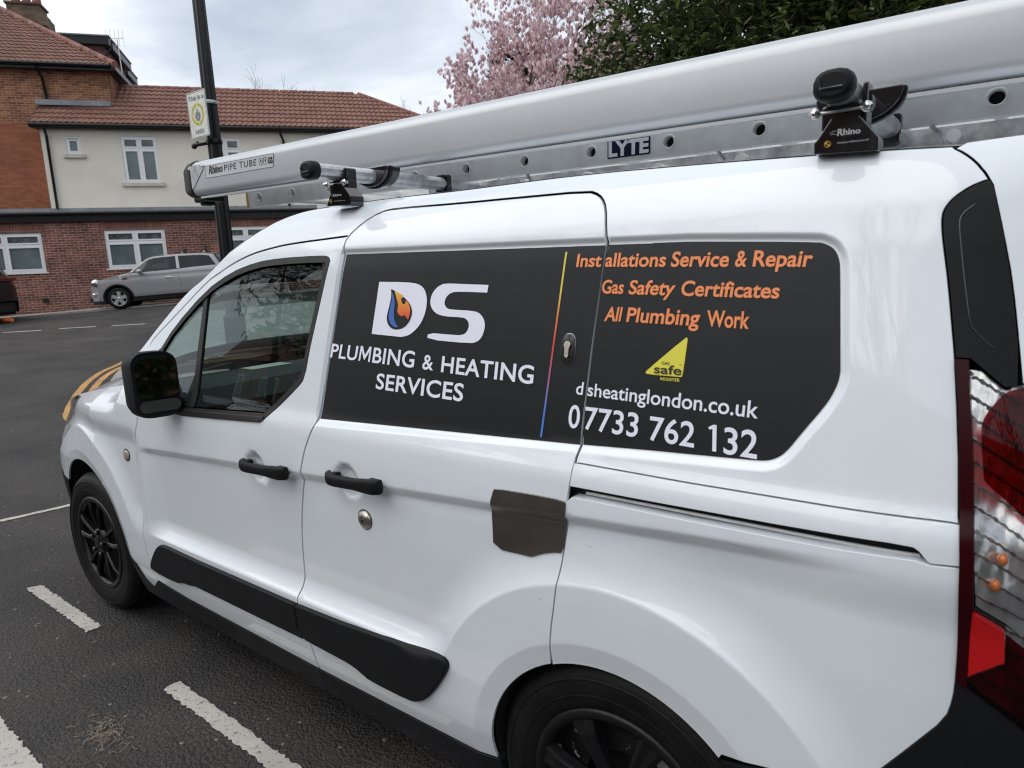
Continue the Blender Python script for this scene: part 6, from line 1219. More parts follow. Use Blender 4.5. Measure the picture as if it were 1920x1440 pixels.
# right hip
mb = MB(); mb.add([wp(10.4, -.4, 6.27), wp(7.25, -2.6, 7.90), wp(10.4, -4.9, 6.27), wp(-.6, -2.6, 7.90), wp(-.6, -4.9, 6.27)], [(0, 1, 2), (1, 3, 4, 2)]); mb.build('hip_roof', M['tile'], bl)
for i in range(26):
    a = -.58+i*.32
    if a < 7.1: mb = MB(); mb.tube(wp(a, -2.6, 7.89), wp(a+.305, -2.6, 7.90), .085, n=8); mb.build('ridge_tile', M['ridge'], bl)
for i in range(14):
    t0, t1 = i/14, (i+.93)/14; P0 = lambda t: wp(7.25+3.15*t, -2.6+2.25*t, 7.91-1.64*t); mb = MB(); mb.tube(P0(t0), P0(t1), .08, n=8); mb.build('hip_tile', M['ridge'], bl)
# red brick house behind, left
wall('wall', -12, -.58, 3.66, 8.12, -1.6, [], M['brick_old'], bl)
wall('wall_panel', -12, -2.42, 3.66, 6.5, -1.585, [], M['brick_orange'], bl)
mb = MB(); fbox(mb, -.60, -.58, -9, -1.6, 5.5, 8.12); mb.build('side_wall', M['brick_old'], bl, uv=fuv)
mb = MB(); fbox(mb, -2.62, -.58, -1.58, -1.22, 6.98, 7.14); mb.build('flashing', M['lead'], bl)
mb = MB(); fbox(mb, -2.62, -2.42, -1.6, -.4, 6.20, 6.32); mb.build('verge', M['blackpaint'], bl)
mb = MB(); fbox(mb, -12, -.5, -1.59, -1.28, 8.10, 8.15); fbox(mb, -12, -.5, -1.30, -1.27, 8.05, 8.24); mb.tube(wp(-12, -1.21, 8.18), wp(-.45, -1.21, 8.18), .06, n=8); fbox(mb, -.58, -.30, -9, -1.27, 8.08, 8.22); mb.build('gutter', M['blackpaint'], bl)
mb = MB(); mb.path([wp(-2.45, -1.22, 8.1), wp(-2.45, -1.24, 8.0), wp(-2.42, -1.53, 7.85), wp(-2.36, -1.53, 6.95)], .045, 8); mb.build('downpipe', M['blackpaint'], bl)
tiles('roof_tiles', -12, -.3, -1.22, 8.2, -6.0, 11.3, bl, lim=lambda v: (-12, -.32-4.6*v))
mb = MB(); mb.add([wp(-.32, -1.22, 8.2), wp(-4.9, -6.0, 11.3), wp(-4.9, -8.0, 11.3), wp(-.32, -12, 8.2)], [(0, 1, 2, 3)]); mb.build('side_roof', M['tile'], bl)
for i in range(18):
    t0, t1 = i/18, (i+.95)/18; P0 = lambda t: wp(-.30-4.6*t, -1.22-4.78*t, 8.24+3.1*t); mb = MB(); mb.tube(P0(t0), P0(t1), .10, n=8); mb.build('hip_tile', M['ridge'], bl)
# chimney
ch = empty('chimney'); ch.parent = bl
mb = MB(); fbox(mb, -4.35, -3.34, -6.4, -5.6, 9.6, 11.30); mb.build('stack', M['brick_sooty'], ch, uv=fuv)
mb = MB(); fbox(mb, -4.43, -3.26, -6.45, -5.53, 10.45, 10.60); fbox(mb, -4.52, -3.18, -6.52, -5.48, 10.60, 10.95); fbox(mb, -4.43, -3.26, -6.47, -5.53, 10.95, 11.08); fbox(mb, -4.40, -3.29, -6.45, -5.55, 11.30, 11.37); mb.build('corbel', M['brick_sooty'], ch, uv=fuv)
for a in (-4.15, -3.82, -3.50):
    mb = MB(); mb.lathe([(.15, 0), (.13, .3), (.13, .55), (.16, .58), (.16, .64), (.11, .64), (.10, .3)], wp(a, -6, 11.36), 'z', 14); mb.build('chimney_pot', mat('terracotta', (.26, .09, .06), .85), ch)
# dormers on the right-hand slope
for (a0, a1, n0, n1, z0, z1) in ((-4.0, -1.34, -8.0, -5.0, 8.6, 10.12), (-3.2, -1.72, -11.0, -9.0, 9.0, 10.33)):
    dm = empty('dormer'); dm.parent = bl
    mb = MB(); fbox(mb, a0, a1, n0, n1, z0, z1-.25); mb.build('cheek', M['hangtile'], dm)
    for k in range(7):
        mb = MB(); z = z0+.1+k*.17
        if z < z1-.3: fbox(mb, a0, a1+.012, n1, n1+.02, z, z+.012); fbox(mb, a1, a1+.02, n0, n1, z, z+.012); mb.build('tile_course', M['hangtile'], dm)
    mb = MB(); fbox(mb, a0-.1, a1+.22, n0-.15, n1+.18, z1-.26, z1); mb.build('fascia', M['blackpaint'], dm)
    mb = MB(); fbox(mb, a0-.1, a1+.25, n0-.15, n1+.22, z1, z1+.05); mb.build('dormer_roof', M['slate'], dm)
    mb = MB(); mb.path([wp(a1+.28, n1+.1, z1-.1), wp(a1+.28, n1+.1, z1-.35), wp(a1+.06, n1+.04, z1-.55), wp(a1+.06, n1+.04, z0-.3)], .035, 6); mb.build('downpipe', M['blackpaint'], dm)
ae = tag(empty('tv_aerial', (0, 0, 0)), 'thin television aerial on a tall mast beside the dormers', 'aerial')
mb = MB(); mb.tube(wp(-.84, -5.0, 7.8), wp(-.88, -5.0, 10.1), .02, n=6); mb.build('mast', M['galv'], ae)
mb = MB(); mb.tube(wp(-1.35, -5.0, 10.13), wp(-.62, -4.7, 10.05), .012, n=5); mb.build('boom', M['galv'], ae)
for k in range(6):
    q = np.array(wp(-1.35, -5.0, 10.13))*(1-k/5)+np.array(wp(-.62, -4.7, 10.05))*(k/5); mb = MB(); mb.tube((q[0], q[1], q[2]-.28), (q[0], q[1], q[2]+.28 if k else q[2]+.02), .008, n=4); mb.build('element', M['galv'], ae)

# ================================================================== STREET LAMP AND SIGN
lp = tag(empty('street_lamp', (-4.70, 3.60, 0)), 'tall black fluted lamp post at the corner beyond the van', 'lamp post')
z0 = zxy(-4.7, 3.6)
n = 20; secs = []
for z, r_ in ((z0+.05, .12), (z0+.9, .12), (z0+.95, .085), (2.2, .080), (4.0, .070), (6.2, .058)):
    secs.append([(r_*(1+(.08 if i % 2 else -.06))*cos(2*pi*i/n), r_*(1+(.08 if i % 2 else -.06))*sin(2*pi*i/n), z) for i in range(n)])
mb = MB(); sect_loft(mb, secs, smooth=False); mb.build('post', M['blackpaint'], lp)
mb = MB(); mb.lathe([(.09, -.03), (.095, 0), (.09, .03)], (0, 0, 3.13), 'z', 20); mb.build('clamp_band', M['blackpaint'], lp)
mb = MB(); mb.lathe([(.09, -.02), (.095, 0), (.09, .02)], (0, 0, 3.58), 'z', 20); mb.build('clamp_band', M['galv'], lp)
mb = MB(); mb.tube((-.06, -.05, 3.12), (-.20, -.15, 3.10), .022, n=8); mb.sphere((-.20, -.15, 3.09), .035, 8, 6); mb.build('bracket', M['blackpaint'], lp)
mb = MB(); mb.tube((0, 0, 6.2), (0, 0, 6.4), .05, n=10); mb.path([(0, 0, 6.35), (0, -.2, 6.55), (0, -.7, 6.65)], .03, 8); mb.box(-.1, .1, -1.2, -.6, 6.60, 6.70); mb.build('lantern', M['blackpaint'], lp, bevel=.02)
# neighbourhood sign, turned edge-on to the road
sg = empty('street_sign', (-4.62, 3.40, 3.41)); tag(sg, 'white sign with yellow ring reading This is a, Area, fixed to the lamp post', 'sign')
sm_ = Matrix.Rotation(radians(4), 4, 'Z') @ Matrix.Rotation(radians(-1), 4, 'Y')
SX = -.02
def sgm(a, b, d=0): return tuple(sm_ @ Vector((SX+a, -.004-d, b)))
pl = rrect(-.185, .185, -.26, .26, .02, 3)
mb = MB(); f_ = [sgm(a, b) for a, b in pl]; b_ = [sgm(a, b, -.006) for a, b in pl]; n = len(pl); mb.add(f_+b_, [tuple(range(n)), tuple(range(2*n-1, n-1, -1))]+[(i, (i+1) % n, n+(i+1) % n, n+i) for i in range(n)]); mb.build('plate', M['signw'], sg)
mb = MB(); bo = [sgm(a, b, .001) for a, b in rrect(-.175, .175, -.25, .25, .018, 3)]
for p, q in zip(bo, bo[1:]+bo[:1]): mb.tube(p, q, .0025, n=4)
mb.build('border', M['signgrey'], sg)
mb = MB(); N3 = 40
o_ = [sgm(.128*cos(2*pi*i/N3), .0+.128*sin(2*pi*i/N3), .001) for i in range(N3)]; i_ = [sgm(.088*cos(2*pi*i/N3), .0+.088*sin(2*pi*i/N3), .001) for i in range(N3)]
mb.add(o_+i_, [(i, (i+1) % N3, N3+(i+1) % N3, N3+i) for i in range(N3)]); mb.build('yellow_ring', M['signyellow'], sg)
mb = MB()
for i in range(30):
    if i % 8 == 7: continue
    t = 2*pi*i/30; c, s_ = cos(t), sin(t); mb.add([sgm(r_*c-w*s_, r_*s_+w*c, .002) for r_, w in ((.098, -.005), (.118, -.006), (.118, .006), (.098, .005))], [(0, 1, 2, 3)])
mb.build('ring_lettering', M['signgrey'], sg)
mb = MB()
for dx, dz, k in ((-.035, -.01, .8), (0, .02, 1), (.035, -.01, .8), (-.018, -.045, .7), (.018, -.045, .7)):
    hp_ = [sgm(dx+.014*k*cos(t), dz+.03*k+.014*k*sin(t), .002) for t in [2*pi*i/10 for i in range(10)]]; mb.add(hp_, [tuple(range(10))])
    bp_ = [sgm(dx+a*k, dz+b*k, .002) for a, b in ((-.020, -.04), (.020, -.04), (.022, .0), (.010, .014), (-.010, .014), (-.022, 0))]; mb.add(bp_, [tuple(range(6))])
mb.build('figures', M['signgrey'], sg)
pm = lambda a, b: sgm(float(a), float(b), .002)
lettering('lettering', 'This is a', [(-.15, .165), (.15, .165), (-.15, .215), (.15, .215)], M['signgrey'], sg, pm, .03)
lettering('lettering', 'AREA', [(-.09, -.215), (.09, -.215), (-.09, -.165), (.09, -.165)], M['signgrey'], sg, pm, .02)
# ================================================================== CARS ACROSS THE ROAD
def car(name, label, cat_, org, prof, belt, roofl, wheels, paint, r_w, width, F, win, arch_m, mtx=None, arch_r=None):
    root = tag(empty(name, mtx=mtx), label, cat_)
    hw = width/2
    low = []
    # lower body side with wheel arches
    zs = .22
    ol = list(prof)   # top line, front -> rear (x,z)
    bot = [(prof[-1][0]-.02, zs)]
    for cx in reversed(wheels):
        ar = arch_r or r_w+.045; h = math.sqrt(max(0, ar*ar-(zs-r_w)**2)); a0 = math.atan2(zs-r_w, h)
        bot += [(cx+ar*cos(t), r_w+ar*sin(t)) for t in np.linspace(a0, pi-a0, 14)]
    bot += [(prof[0][0]+.02, zs)]
    outline = ol+bot
    for mi in (0, 1):
        o = panel('body_side', outline, paint, root, F=F, grid=.09, step=.05, gap=0, depth=.02)
        if mi: o.data.transform(Matrix.Translation((0, width, 0)) @ Matrix.Diagonal((1, -1, 1, 1)))
    def rib(x, z, crown, bul=0, n=10, dy=0):
        ys = float(F(x, z))+dy; return [(x+bul*(1-(-1+2*i/n)**2), ys+(width-2*ys)*i/n, z+crown*(1-abs(-1+2*i/n)**2.4)) for i in range(n+1)]
    def lf(nm, ribs, m): return loft(nm, ribs, m, root)
    ib = [i for i, p in enumerate(prof) if p[0] <= belt[0][0]+1e-6]
    lf('bonnet', [rib(x, z, .03+.02*min(1, x), -.10*max(0, 1-x/.5)) for x, z in [prof[i] for i in ib]], paint)
    ir = [p for p in prof if p[0] >= belt[-1][0]-1e-6]
    lf('tailgate', [rib(x, z, .02, .06) for x, z in ir], paint)
    lf('front_bumper', [rib(prof[0][0]+d, z, 0, -.12) for z, d in ((prof[0][1], 0), (.35, .01), (.2, .05))], paint)
    # greenhouse: belt[0]=(screen foot), roofl = roof line points front->rear, belt[-1]=rear foot
    gh = [belt[0]]+roofl+[belt[-1]]
    lf('roof', [rib(x, z, .04) for x, z in roofl], paint)
    lf('windscreen', [rib(*belt[0], .02, -.12), rib(*roofl[0], .035, -.02)], M['cardark'])
    lf('rear_window', [rib(*roofl[-1], .035), rib(*belt[-1], .02, .04)], M['cardark'])
    for mi in (0, 1):
        holes = [w_ for w_ in win]
        o = panel('side_frame', [belt[0]]+roofl+[belt[-1]]+belt[1:-1][::-1], paint, root, F=F, grid=.08, step=.04, gap=0, holes=holes, depth=.02)
        if mi: o.data.transform(Matrix.Translation((0, width, 0)) @ Matrix.Diagonal((1, -1, 1, 1)))
        for w_ in win:
            g = panel('side_window', w_, M['cardark'], root, F=F, grid=.2, step=.05, gap=-.004, edge=False, off=.008)
            if mi: g.data.transform(Matrix.Translation((0, width, 0)) @ Matrix.Diagonal((1, -1, 1, 1)))
    mb = MB(); mb.box(prof[0][0]+.25, prof[-1][0]-.15, .12, width-.12, .16, .80); mb.build('cabin_floor', M['inner'], root)
    for cx in (belt[0][0]+.95, belt[0][0]+1.75):
        for yy in (.42, width-.42):
            mb = MB(); mb.prism([(cx-.1, .75), (cx+.12, .75), (cx+.22, 1.16), (cx+.12, 1.18)], yy-.2, yy+.2, 'y'); mb.prism([(cx+.14, 1.16), (cx+.24, 1.16), (cx+.25, 1.30), (cx+.17, 1.31)], yy-.1, yy+.1, 'y'); mb.build('seat', M['seat'], root, bevel=.03)
    for cx in wheels:
        for mi in (0, 1):
            f = (lambda y: width-y) if mi else (lambda y: y)
            mb = MB(); R_ = r_w
            mb.lathe([(p, f(q)) for p, q in ((.205*R_/.31, .03), (.24*R_/.31, .022), (.275*R_/.31, .025), (.30*R_/.31, .045), (R_, .075), (R_, .21), (.2, .23))], (cx, 0, R_), 'y', 40); tg = mb.build('tyre', M['tyre'], root)
            mb = MB(); mb.lathe([(p, f(q)) for p, q in ((0, .10), (.12, .11), (.19*R_/.31, .09), (.2*R_/.31, .04), (.212*R_/.31, .03))], (cx, 0, R_), 'y', 40); mb.build('wheel_well', M['inner'], root)
            mb = MB(); mb.lathe([(p*R_/.31, f(q)) for p, q in ((.192, .04), (.198, .030), (.208, .032))], (cx, 0, R_), 'y', 40); mb.lathe([(p, f(q)) for p, q in ((0, .034), (.035, .036), (.045, .05))], (cx, 0, R_), 'y', 20)
            for k in range(5):
                t = 2*pi*(k+.2)/5; c, s_ = cos(t), sin(t); rr = lambda r, w: (cx+r*c-w*s_, R_+r*s_+w*c)
                q = [rr(.03, -.03), rr(.10, -.052), rr(.195*R_/.31, -.045), rr(.195*R_/.31, .045), rr(.10, .052), rr(.03, .03)]
                mb.add([(a, f(.040), b) for a, b in q]+[(a, f(.06), b) for a, b in q], [tuple(range(6))]+[(i, (i+1) % 6, 6+(i+1) % 6, 6+i) for i in range(6)])
            mb.build('rim', M['galv'], root)
            ar = arch_r or r_w+.045; mb = MB(); a_ = np.linspace(-.28, pi+.28, 20); v = []
            for t in a_:
                for r_, d in ((ar-.006, .004), (ar+.005, -.010), (ar+.045, -.008), (ar+.052, .004)):
                    x, z = cx+r_*cos(t), r_w+r_*sin(t); v.append((x, f(float(F(x, max(z, .2)))+d), z))
            mb.add(v, [(i*4+j, i*4+j+1, (i+1)*4+j+1, (i+1)*4+j) for i in range(19) for j in range(3)], True); mb.build('arch_cladding', arch_m, root)
            mb = MB(); prof_ = [(cx+(ar+.0)*cos(t), r_w+(ar+.0)*sin(t)) for t in a_]; k = len(prof_)
            mb.add([(a, f(.02), b) for a, b in prof_]+[(a, f(.3), b) for a, b in prof_], [(i, i+1, k+i+1, k+i) for i in range(k-1)]); mb.build('wheel_housing', M['inner'], root)
    return root
mW = 1.727
def F_mini(x, z):
    x, z = np.broadcast_arrays(np.asarray(x, float), np.asarray(z, float))
    y = .012+.03*(1-ss(.2, .45, z))+.012*ss(.55, .62, z)*0+.02*ss(.7, .9, z)+.52*np.clip(z-.93, 0, 1)**1.0*.9
    y = y+.55*np.clip((.55-x)/.6, 0, 2)**2.2+.45*np.clip((x-3.3)/.6, 0, 2)**2.2
    return y
def mtx_at(a, n, z, dz=0): 
    p = wp(a, n, z); ph = math.atan2(FA[1], FA[0]); slope = math.atan(.043)
    return Matrix.Translation(p) @ Matrix.Rotation(ph, 4, 'Z') @ Matrix.Rotation(-slope, 4, 'Y')
za = lambda a, n: float(zg(n, a))
mini = car('parked_car', 'small silver-grey hatchback parked against the kerb across the road', 'car', None,
    [(.03, .50), (.04, .62), (.10, .72), (.25, .80), (.60, .89), (1.00, .945), (1.12, .965), (3.55, 1.0), (3.72, .92), (3.80, .75), (3.82, .45)],
    [(1.12, .965), (3.55, 1.0)], [(1.60, 1.33), (1.78, 1.385), (2.4, 1.41), (3.1, 1.385), (3.38, 1.34)], [.78, 3.275], M['carsilver'], .305, mW, F_mini,
    [[(1.24, .985), (1.25, 1.03), (1.63, 1.305), (1.80, 1.345), (2.36, 1.362), (2.37, 1.0)], [(2.45, 1.005), (2.43, 1.362), (3.05, 1.345), (3.26, 1.31), (3.42, 1.03)]], M['sillplastic'],
    mtx=mtx_at(-1.01, 2.42, za(-.23, 2.4)-.034+.005))
def fdec(root, name, poly, m, F=F_mini, off=-.004, sm=1, thick=0.): return panel(name, chaikin(poly, sm) if sm else poly, m, root, F=F, off=off, gap=0, edge=thick > 0, grid=.06, step=.02, thick=thick, depth=.01)
# headlamp, sill, seams, handle, mirror, scuttle
mb = MB(); mb.sphere((.25, .155, .755), .125, 16, 10, (.95, .55, .95)); h_ = mb.build('headlamp', M['chrome'], mini); mb = MB(); mb.sphere((.245, .15, .757), .135, 16, 10, (.95, .55, .95)); mb.build('lens', M['headlens'], h_)
mb = MB(); mb.sphere((.20, mW-.20, .735), .105, 16, 10, (.9, .9, .9)); mb.build('headlamp', M['chrome'], mini)
mb = MB(); mb.sphere((.15, .20, .45), .05, 10, 8); mb.build('fog_lamp', M['chrome'], mini)
fdec(mini, 'sill', [(1.12, .20), (2.95, .20), (2.93, .32), (1.14, .32)], M['sillplastic'], off=-.012, sm=0)
fdec(mini, 'scuttle', [(.93, .80), (1.13, .81), (1.12, .86), (.95, .85)], M['gloss_black'], off=-.006, sm=1)
fdec(mini, 'indicator', [(1.07, .815), (1.15, .82), (1.14, .855), (1.08, .85)], M['amber'], off=-.009, sm=0)
for xs_ in ([(1.17, .96), (1.16, .60), (1.13, .34)], [(2.37, 1.0), (2.40, .75), (2.44, .55), (2.40, .34)]):
    mb = MB(); mb.path([(x, float(F_mini(x, z))-.001, z) for x, z in xs_], .004, 5); mb.build('door_gap', M['inner'], mini)
mb = MB(); mb.path([(x, float(F_mini(x, .79))-.022, .79) for x in (2.06, 2.10, 2.2, 2.24)], .012, 6); mb.build('door_handle', M['chrome'], mini)
mb = MB(); mb.sphere((1.43, -.07, 1.0), .09, 12, 8, (.9, 1, .75)); mb.box(1.40, 1.46, -.02, .10, .93, .97); mb.build('door_mirror', M['carsilver'], mini)
mb = MB(); mb.path([(x, float(F_mini(x, z))-.003, z) for x, z in ((1.14, .978), (2.3, 1.0), (3.5, 1.012))], .010, 6); mb.build('belt_trim', M['rubber'], mini)
mb = MB(); mb.box(-.055, .0, .5, 1.2, .26, .38); mb.build('grille', M['gloss_black'], mini, bevel=.02)
fdec(mini, 'front_splitter', [(.03, .16), (.45, .18), (.44, .26), (.02, .27)], M['sillplastic'], off=-.01, sm=0)
# black SUV, only its tail is in the picture
sW = 1.85
def F_suv(x, z):
    x, z = np.broadcast_arrays(np.asarray(x, float), np.asarray(z, float))
    y = .012+.04*(1-ss(.25, .5, z))+.02*ss(.8, 1.0, z)+.38*np.clip(z-1.08, 0, 1)
    return y+.5*np.clip((.6-x)/.6, 0, 2)**2.2+.42*np.clip((x-4.0)/.6, 0, 2)**2.2
suv = car('parked_car', 'black sport utility vehicle with red tail lamp at the left edge', 'car', None,
    [(.03, .60), (.06, .80), (.3, .95), (1.0, 1.06), (1.25, 1.10), (4.34, 1.12), (4.42, 1.02), (4.46, .80), (4.46, .5)],
    [(1.25, 1.10), (4.34, 1.12)], [(1.85, 1.50), (2.3, 1.56), (3.1, 1.57), (3.9, 1.53), (4.18, 1.45)], [.90, 3.56], M['carblack'], .36, sW, F_suv,
    [[(1.5, 1.16), (1.96, 1.44), (2.45, 1.51), (2.48, 1.16)], [(2.56, 1.16), (2.53, 1.51), (3.35, 1.50), (3.42, 1.16)], [(3.5, 1.17), (3.44, 1.49), (3.8, 1.46), (4.05, 1.24)]], M['sillplastic'],
    mtx=mtx_at(-7.04, 4.15, za(-7.04, 4.1)+.03))
tl_ = fdec(suv, 'tail_lamp', [(4.0, 1.13), (4.36, 1.00), (4.40, 1.06), (4.30, 1.10), (4.05, 1.17)], M['redlens'], F=F_suv, off=-.012)
mb = MB(); mb.box(4.36, 4.52, .40, 1.60, 1.03, 1.11); mb.build('light_bar', M['redlens'], suv, bevel=.015)
mb = MB(); mb.box(4.05, 4.40, .15, 1.7, .22, .50); mb.build('rear_bumper', M['sillplastic'], suv, bevel=.05, seg=3)
mb = MB(); mb.box(4.02, 4.26, .42, 1.43, 1.46, 1.50); mb.build('spoiler', M['carblack'], suv, bevel=.02)

# orange bag by the kerb under the black car
mb = MB(); r = random.Random(5); c = wp(-2.62, 3.4, za(-2.6, 3.4)+.05)
v = []
for i in range(7):
    for j in range(12):
        t = pi*i/6; p = 2*pi*j/12; q = .13*(1+.3*noise.noise(Vector((i*1.7, j*1.3, 2)))); v.append((c[0]+q*1.7*sin(t)*cos(p), c[1]+q*sin(t)*sin(p), c[2]+q*.5*cos(t)))
mb.add(v, [(i*12+j, (i+1)*12+j, (i+1)*12+(j+1) % 12, i*12+(j+1) % 12) for i in range(6) for j in range(12)]); tag(mb.build('plastic_bag', M['orange']), 'crumpled orange plastic bag lying at the kerb under the black car', 'bag')

# ================================================================== PEOPLE BEHIND THE GREY CAR
def person(loc, heading, h, coat, label, hair_len=.2):
    root = tag(empty('person', mtx=Matrix.Translation(loc) @ Matrix.Rotation(heading, 4, 'Z')), label, 'person')
    s = h/1.7; J = {}
    pts = [(0, 0, .92, .13), (0, 0, 1.12, .115), (0, 0, 1.32, .135), (0, 0, 1.44, .06), (0, .01, 1.50, .050), (0, .015, 1.58, .085), (0, .01, 1.66, .075),
           (.17, 0, 1.38, .055), (.22, .02, 1.12, .042), (.20, .10, .90, .033), (.20, .12, .82, .03), (-.17, 0, 1.38, .055), (-.22, .02, 1.12, .042), (-.20, .10, .90, .033), (-.20, .12, .82, .03),
           (.09, 0, .86, .095), (.10, .02, .48, .06), (.10, 0, .10, .042), (.10, .12, .04, .035), (-.09, 0, .86, .095), (-.10, .06, .48, .06), (-.10, -.04, .10, .042), (-.10, .08, .04, .035)]
    ed = [(0, 1), (1, 2), (2, 3), (3, 4), (4, 5), (5, 6), (2, 7), (7, 8), (8, 9), (9, 10), (2, 11), (11, 12), (12, 13), (13, 14), (0, 15), (15, 16), (16, 17), (17, 18), (0, 19), (19, 20), (20, 21), (21, 22)]
    me = bpy.data.meshes.new('body'); me.from_pydata([(a*s, b*s, c*s) for a, b, c, _ in pts], ed, []); o = link('body', me, [coat], root)
    sk = o.modifiers.new('skin', 'SKIN')
    for i, p in enumerate(pts): me.skin_vertices[0].data[i].radius = (p[3]*s, p[3]*s)
    me.skin_vertices[0].data[0].use_root = True
    sb = o.modifiers.new('sub', 'SUBSURF'); sb.levels = 1; sb.render_levels = 2
    mb = MB(); mb.sphere((0, .022*s, 1.585*s), .098*s, 16, 12, (.82, .95, 1.15)); mb.sphere((0, .118*s, 1.575*s), .016*s, 8, 6, (.8, 1.1, 1.4)); f = mb.build('head', M['skin'], root)
    mb = MB(); mb.sphere((.035*s, .108*s, 1.60*s), .011*s, 8, 6); mb.sphere((-.035*s, .108*s, 1.60*s), .011*s, 8, 6); mb.sphere((0, .108*s, 1.535*s), .014*s, 8, 6, (1.6, .4, .4)); mb.build('eyes_and_mouth', M['hair'], f)
    mb = MB(); mb.sphere((0, -.008*s, 1.625*s), .122*s, 16, 12, (.95, .95, 1.05)); mb.sphere((0, -.05*s, 1.50*s), .10*s, 14, 10, (.95, .6, 1.3)); mb.build('hair', M['hair'], root)
    for sd_ in (1, -1):
        for k in range(5):
            mb = MB(); x0 = (.20*sd_+(k-2)*.012)*s; L = (.05, .07, .075, .07, .045)[k]*s; mb.path([(x0, .12*s, .82*s), (x0, .135*s, .80*s-L*.5), (x0, .13*s, .80*s-L)], [.008*s, .007*s, .005*s], 6); mb.build('finger', M['skin'], root)
    return root
z_p = lambda a, n: za(a, n)+.045
person(wp(1.36, 1.15, z_p(1.36, 1.1)), radians(-144), 1.53, M['cloth'], 'left of two dark-haired people behind the silver-grey car roof')
person(wp(1.92, 1.0, z_p(1.9, 1.0)), radians(-120), 1.54, M['cloth2'], 'right of two dark-haired people behind the silver-grey car roof')

# ================================================================== TREES
def branch_tree(name, label, base, h, seed, m_bark, levels=4, spread=.5, r0=.12, trunk_h=.3, lean=(0, 0), group=None, leaves=None, cat_='tree', n0=6, up=.35, rmin=.004, ribs=5, shrink=.62):
    root = tag(empty(name, base), label, cat_, group); r = random.Random(seed); mb = MB(); tips = []
    def grow(p, d, L, rad, lv):
        k = 3; pts = [p]; dd = Vector(d)
        for i in range(k):
            dd = (dd+Vector((r.gauss(0, .13), r.gauss(0, .13), r.gauss(0, .08)+up*.12))).normalized(); pts.append(pts[-1]+dd*L/k)
        rr = [max(rmin*.8, rad*(1-.45*i/k)) for i in range(k+1)]; mb.path(pts, rr, ribs if lv < levels-1 else 3)
        if lv >= levels: tips.append((pts[-1], dd)); tips.append((pts[-2], dd)); return
        for i in range(2+(r.random() < .75)+(lv == 0)*2):
            t = r.choice([1, 2, 3, 3]) if lv else r.choice([2, 3]); q = pts[t]
            ax = Vector((r.gauss(0, 1), r.gauss(0, 1), r.gauss(0, .6))).normalized()
            nd = (dd+ax*spread*(1.1 if lv else 1.3)+Vector((0, 0, up*.4))).normalized(); grow(q, nd, L*r.uniform(shrink-.1, shrink+.14), rr[t]*.72, lv+1)
    L0 = h*trunk_h
    for i in range(n0 if trunk_h < .2 else 1): grow(Vector((0, 0, 0)), Vector((lean[0]+r.gauss(0, .08 if trunk_h > .2 else .4), lean[1]+r.gauss(0, .08 if trunk_h > .2 else .4), 1)).normalized(), L0 if trunk_h >= .2 else h*.34, r0, 0)
    mb.build('trunk', m_bark, root)
    return root, tips, r
def cluster_faces(mb, c, size, r, kind):
    c = Vector(c)
    if kind == 'blossom':
        ax = Vector((r.gauss(0, .5), r.gauss(0, .5), 1)).normalized(); u = ax.orthogonal().normalized(); w = ax.cross(u); k = 5; ph = r.random()*6
        op = r.uniform(.35, .9)
        for i in range(k):
            t = ph+2*pi*i/k; d = u*cos(t)+w*sin(t); s_ = w*cos(t)-u*sin(t)
            b = c+d*size*.06; m1 = c+d*size*.34*op+ax*size*.42; tp = c+d*size*.50*op+ax*size*.86
            mb.add([b, m1+s_*size*.20, tp, m1-s_*size*.20], [(0, 1, 2, 3)])
    else:
        d = Vector((r.gauss(0, 1), r.gauss(0, 1), r.gauss(0, .5)-.1)).normalized(); n_ = d.cross(Vector((r.gauss(0, .5), r.gauss(0, .5), 1))).normalized(); up_ = n_.cross(d)
        wd = size*.19; fo = up_*size*.05
        mb.add([c, c+d*size*.35+n_*wd+fo, c+d*size*.75+n_*wd*.75+fo, c+d*size, c+d*size*.75-n_*wd*.75+fo, c+d*size*.35-n_*wd+fo, c+d*size*.5-fo*.2], [(0, 1, 6), (1, 2, 6), (2, 3, 6), (0, 6, 5), (6, 4, 5), (6, 3, 4)])
# magnolia
mg, tips, r = branch_tree('magnolia_tree', 'magnolia covered in pink blossom beyond the van', (-4.45, 9.95, .3), 7.1, 21, M['bark'], levels=5, spread=.62, r0=.11, trunk_h=.12, n0=7, up=.30)
mb = MB()
for p, d in tips:
    for k in range(r.choice([4, 4, 5, 6])):
        cluster_faces(mb, p+Vector((r.gauss(0, .09), r.gauss(0, .09), r.gauss(0, .09))), r.uniform(.075, .135), r, 'blossom')
tag(mb.build('blossom', M['blossom'], mg, fix=False), kind='stuff'); print('magnolia tips', len(tips))
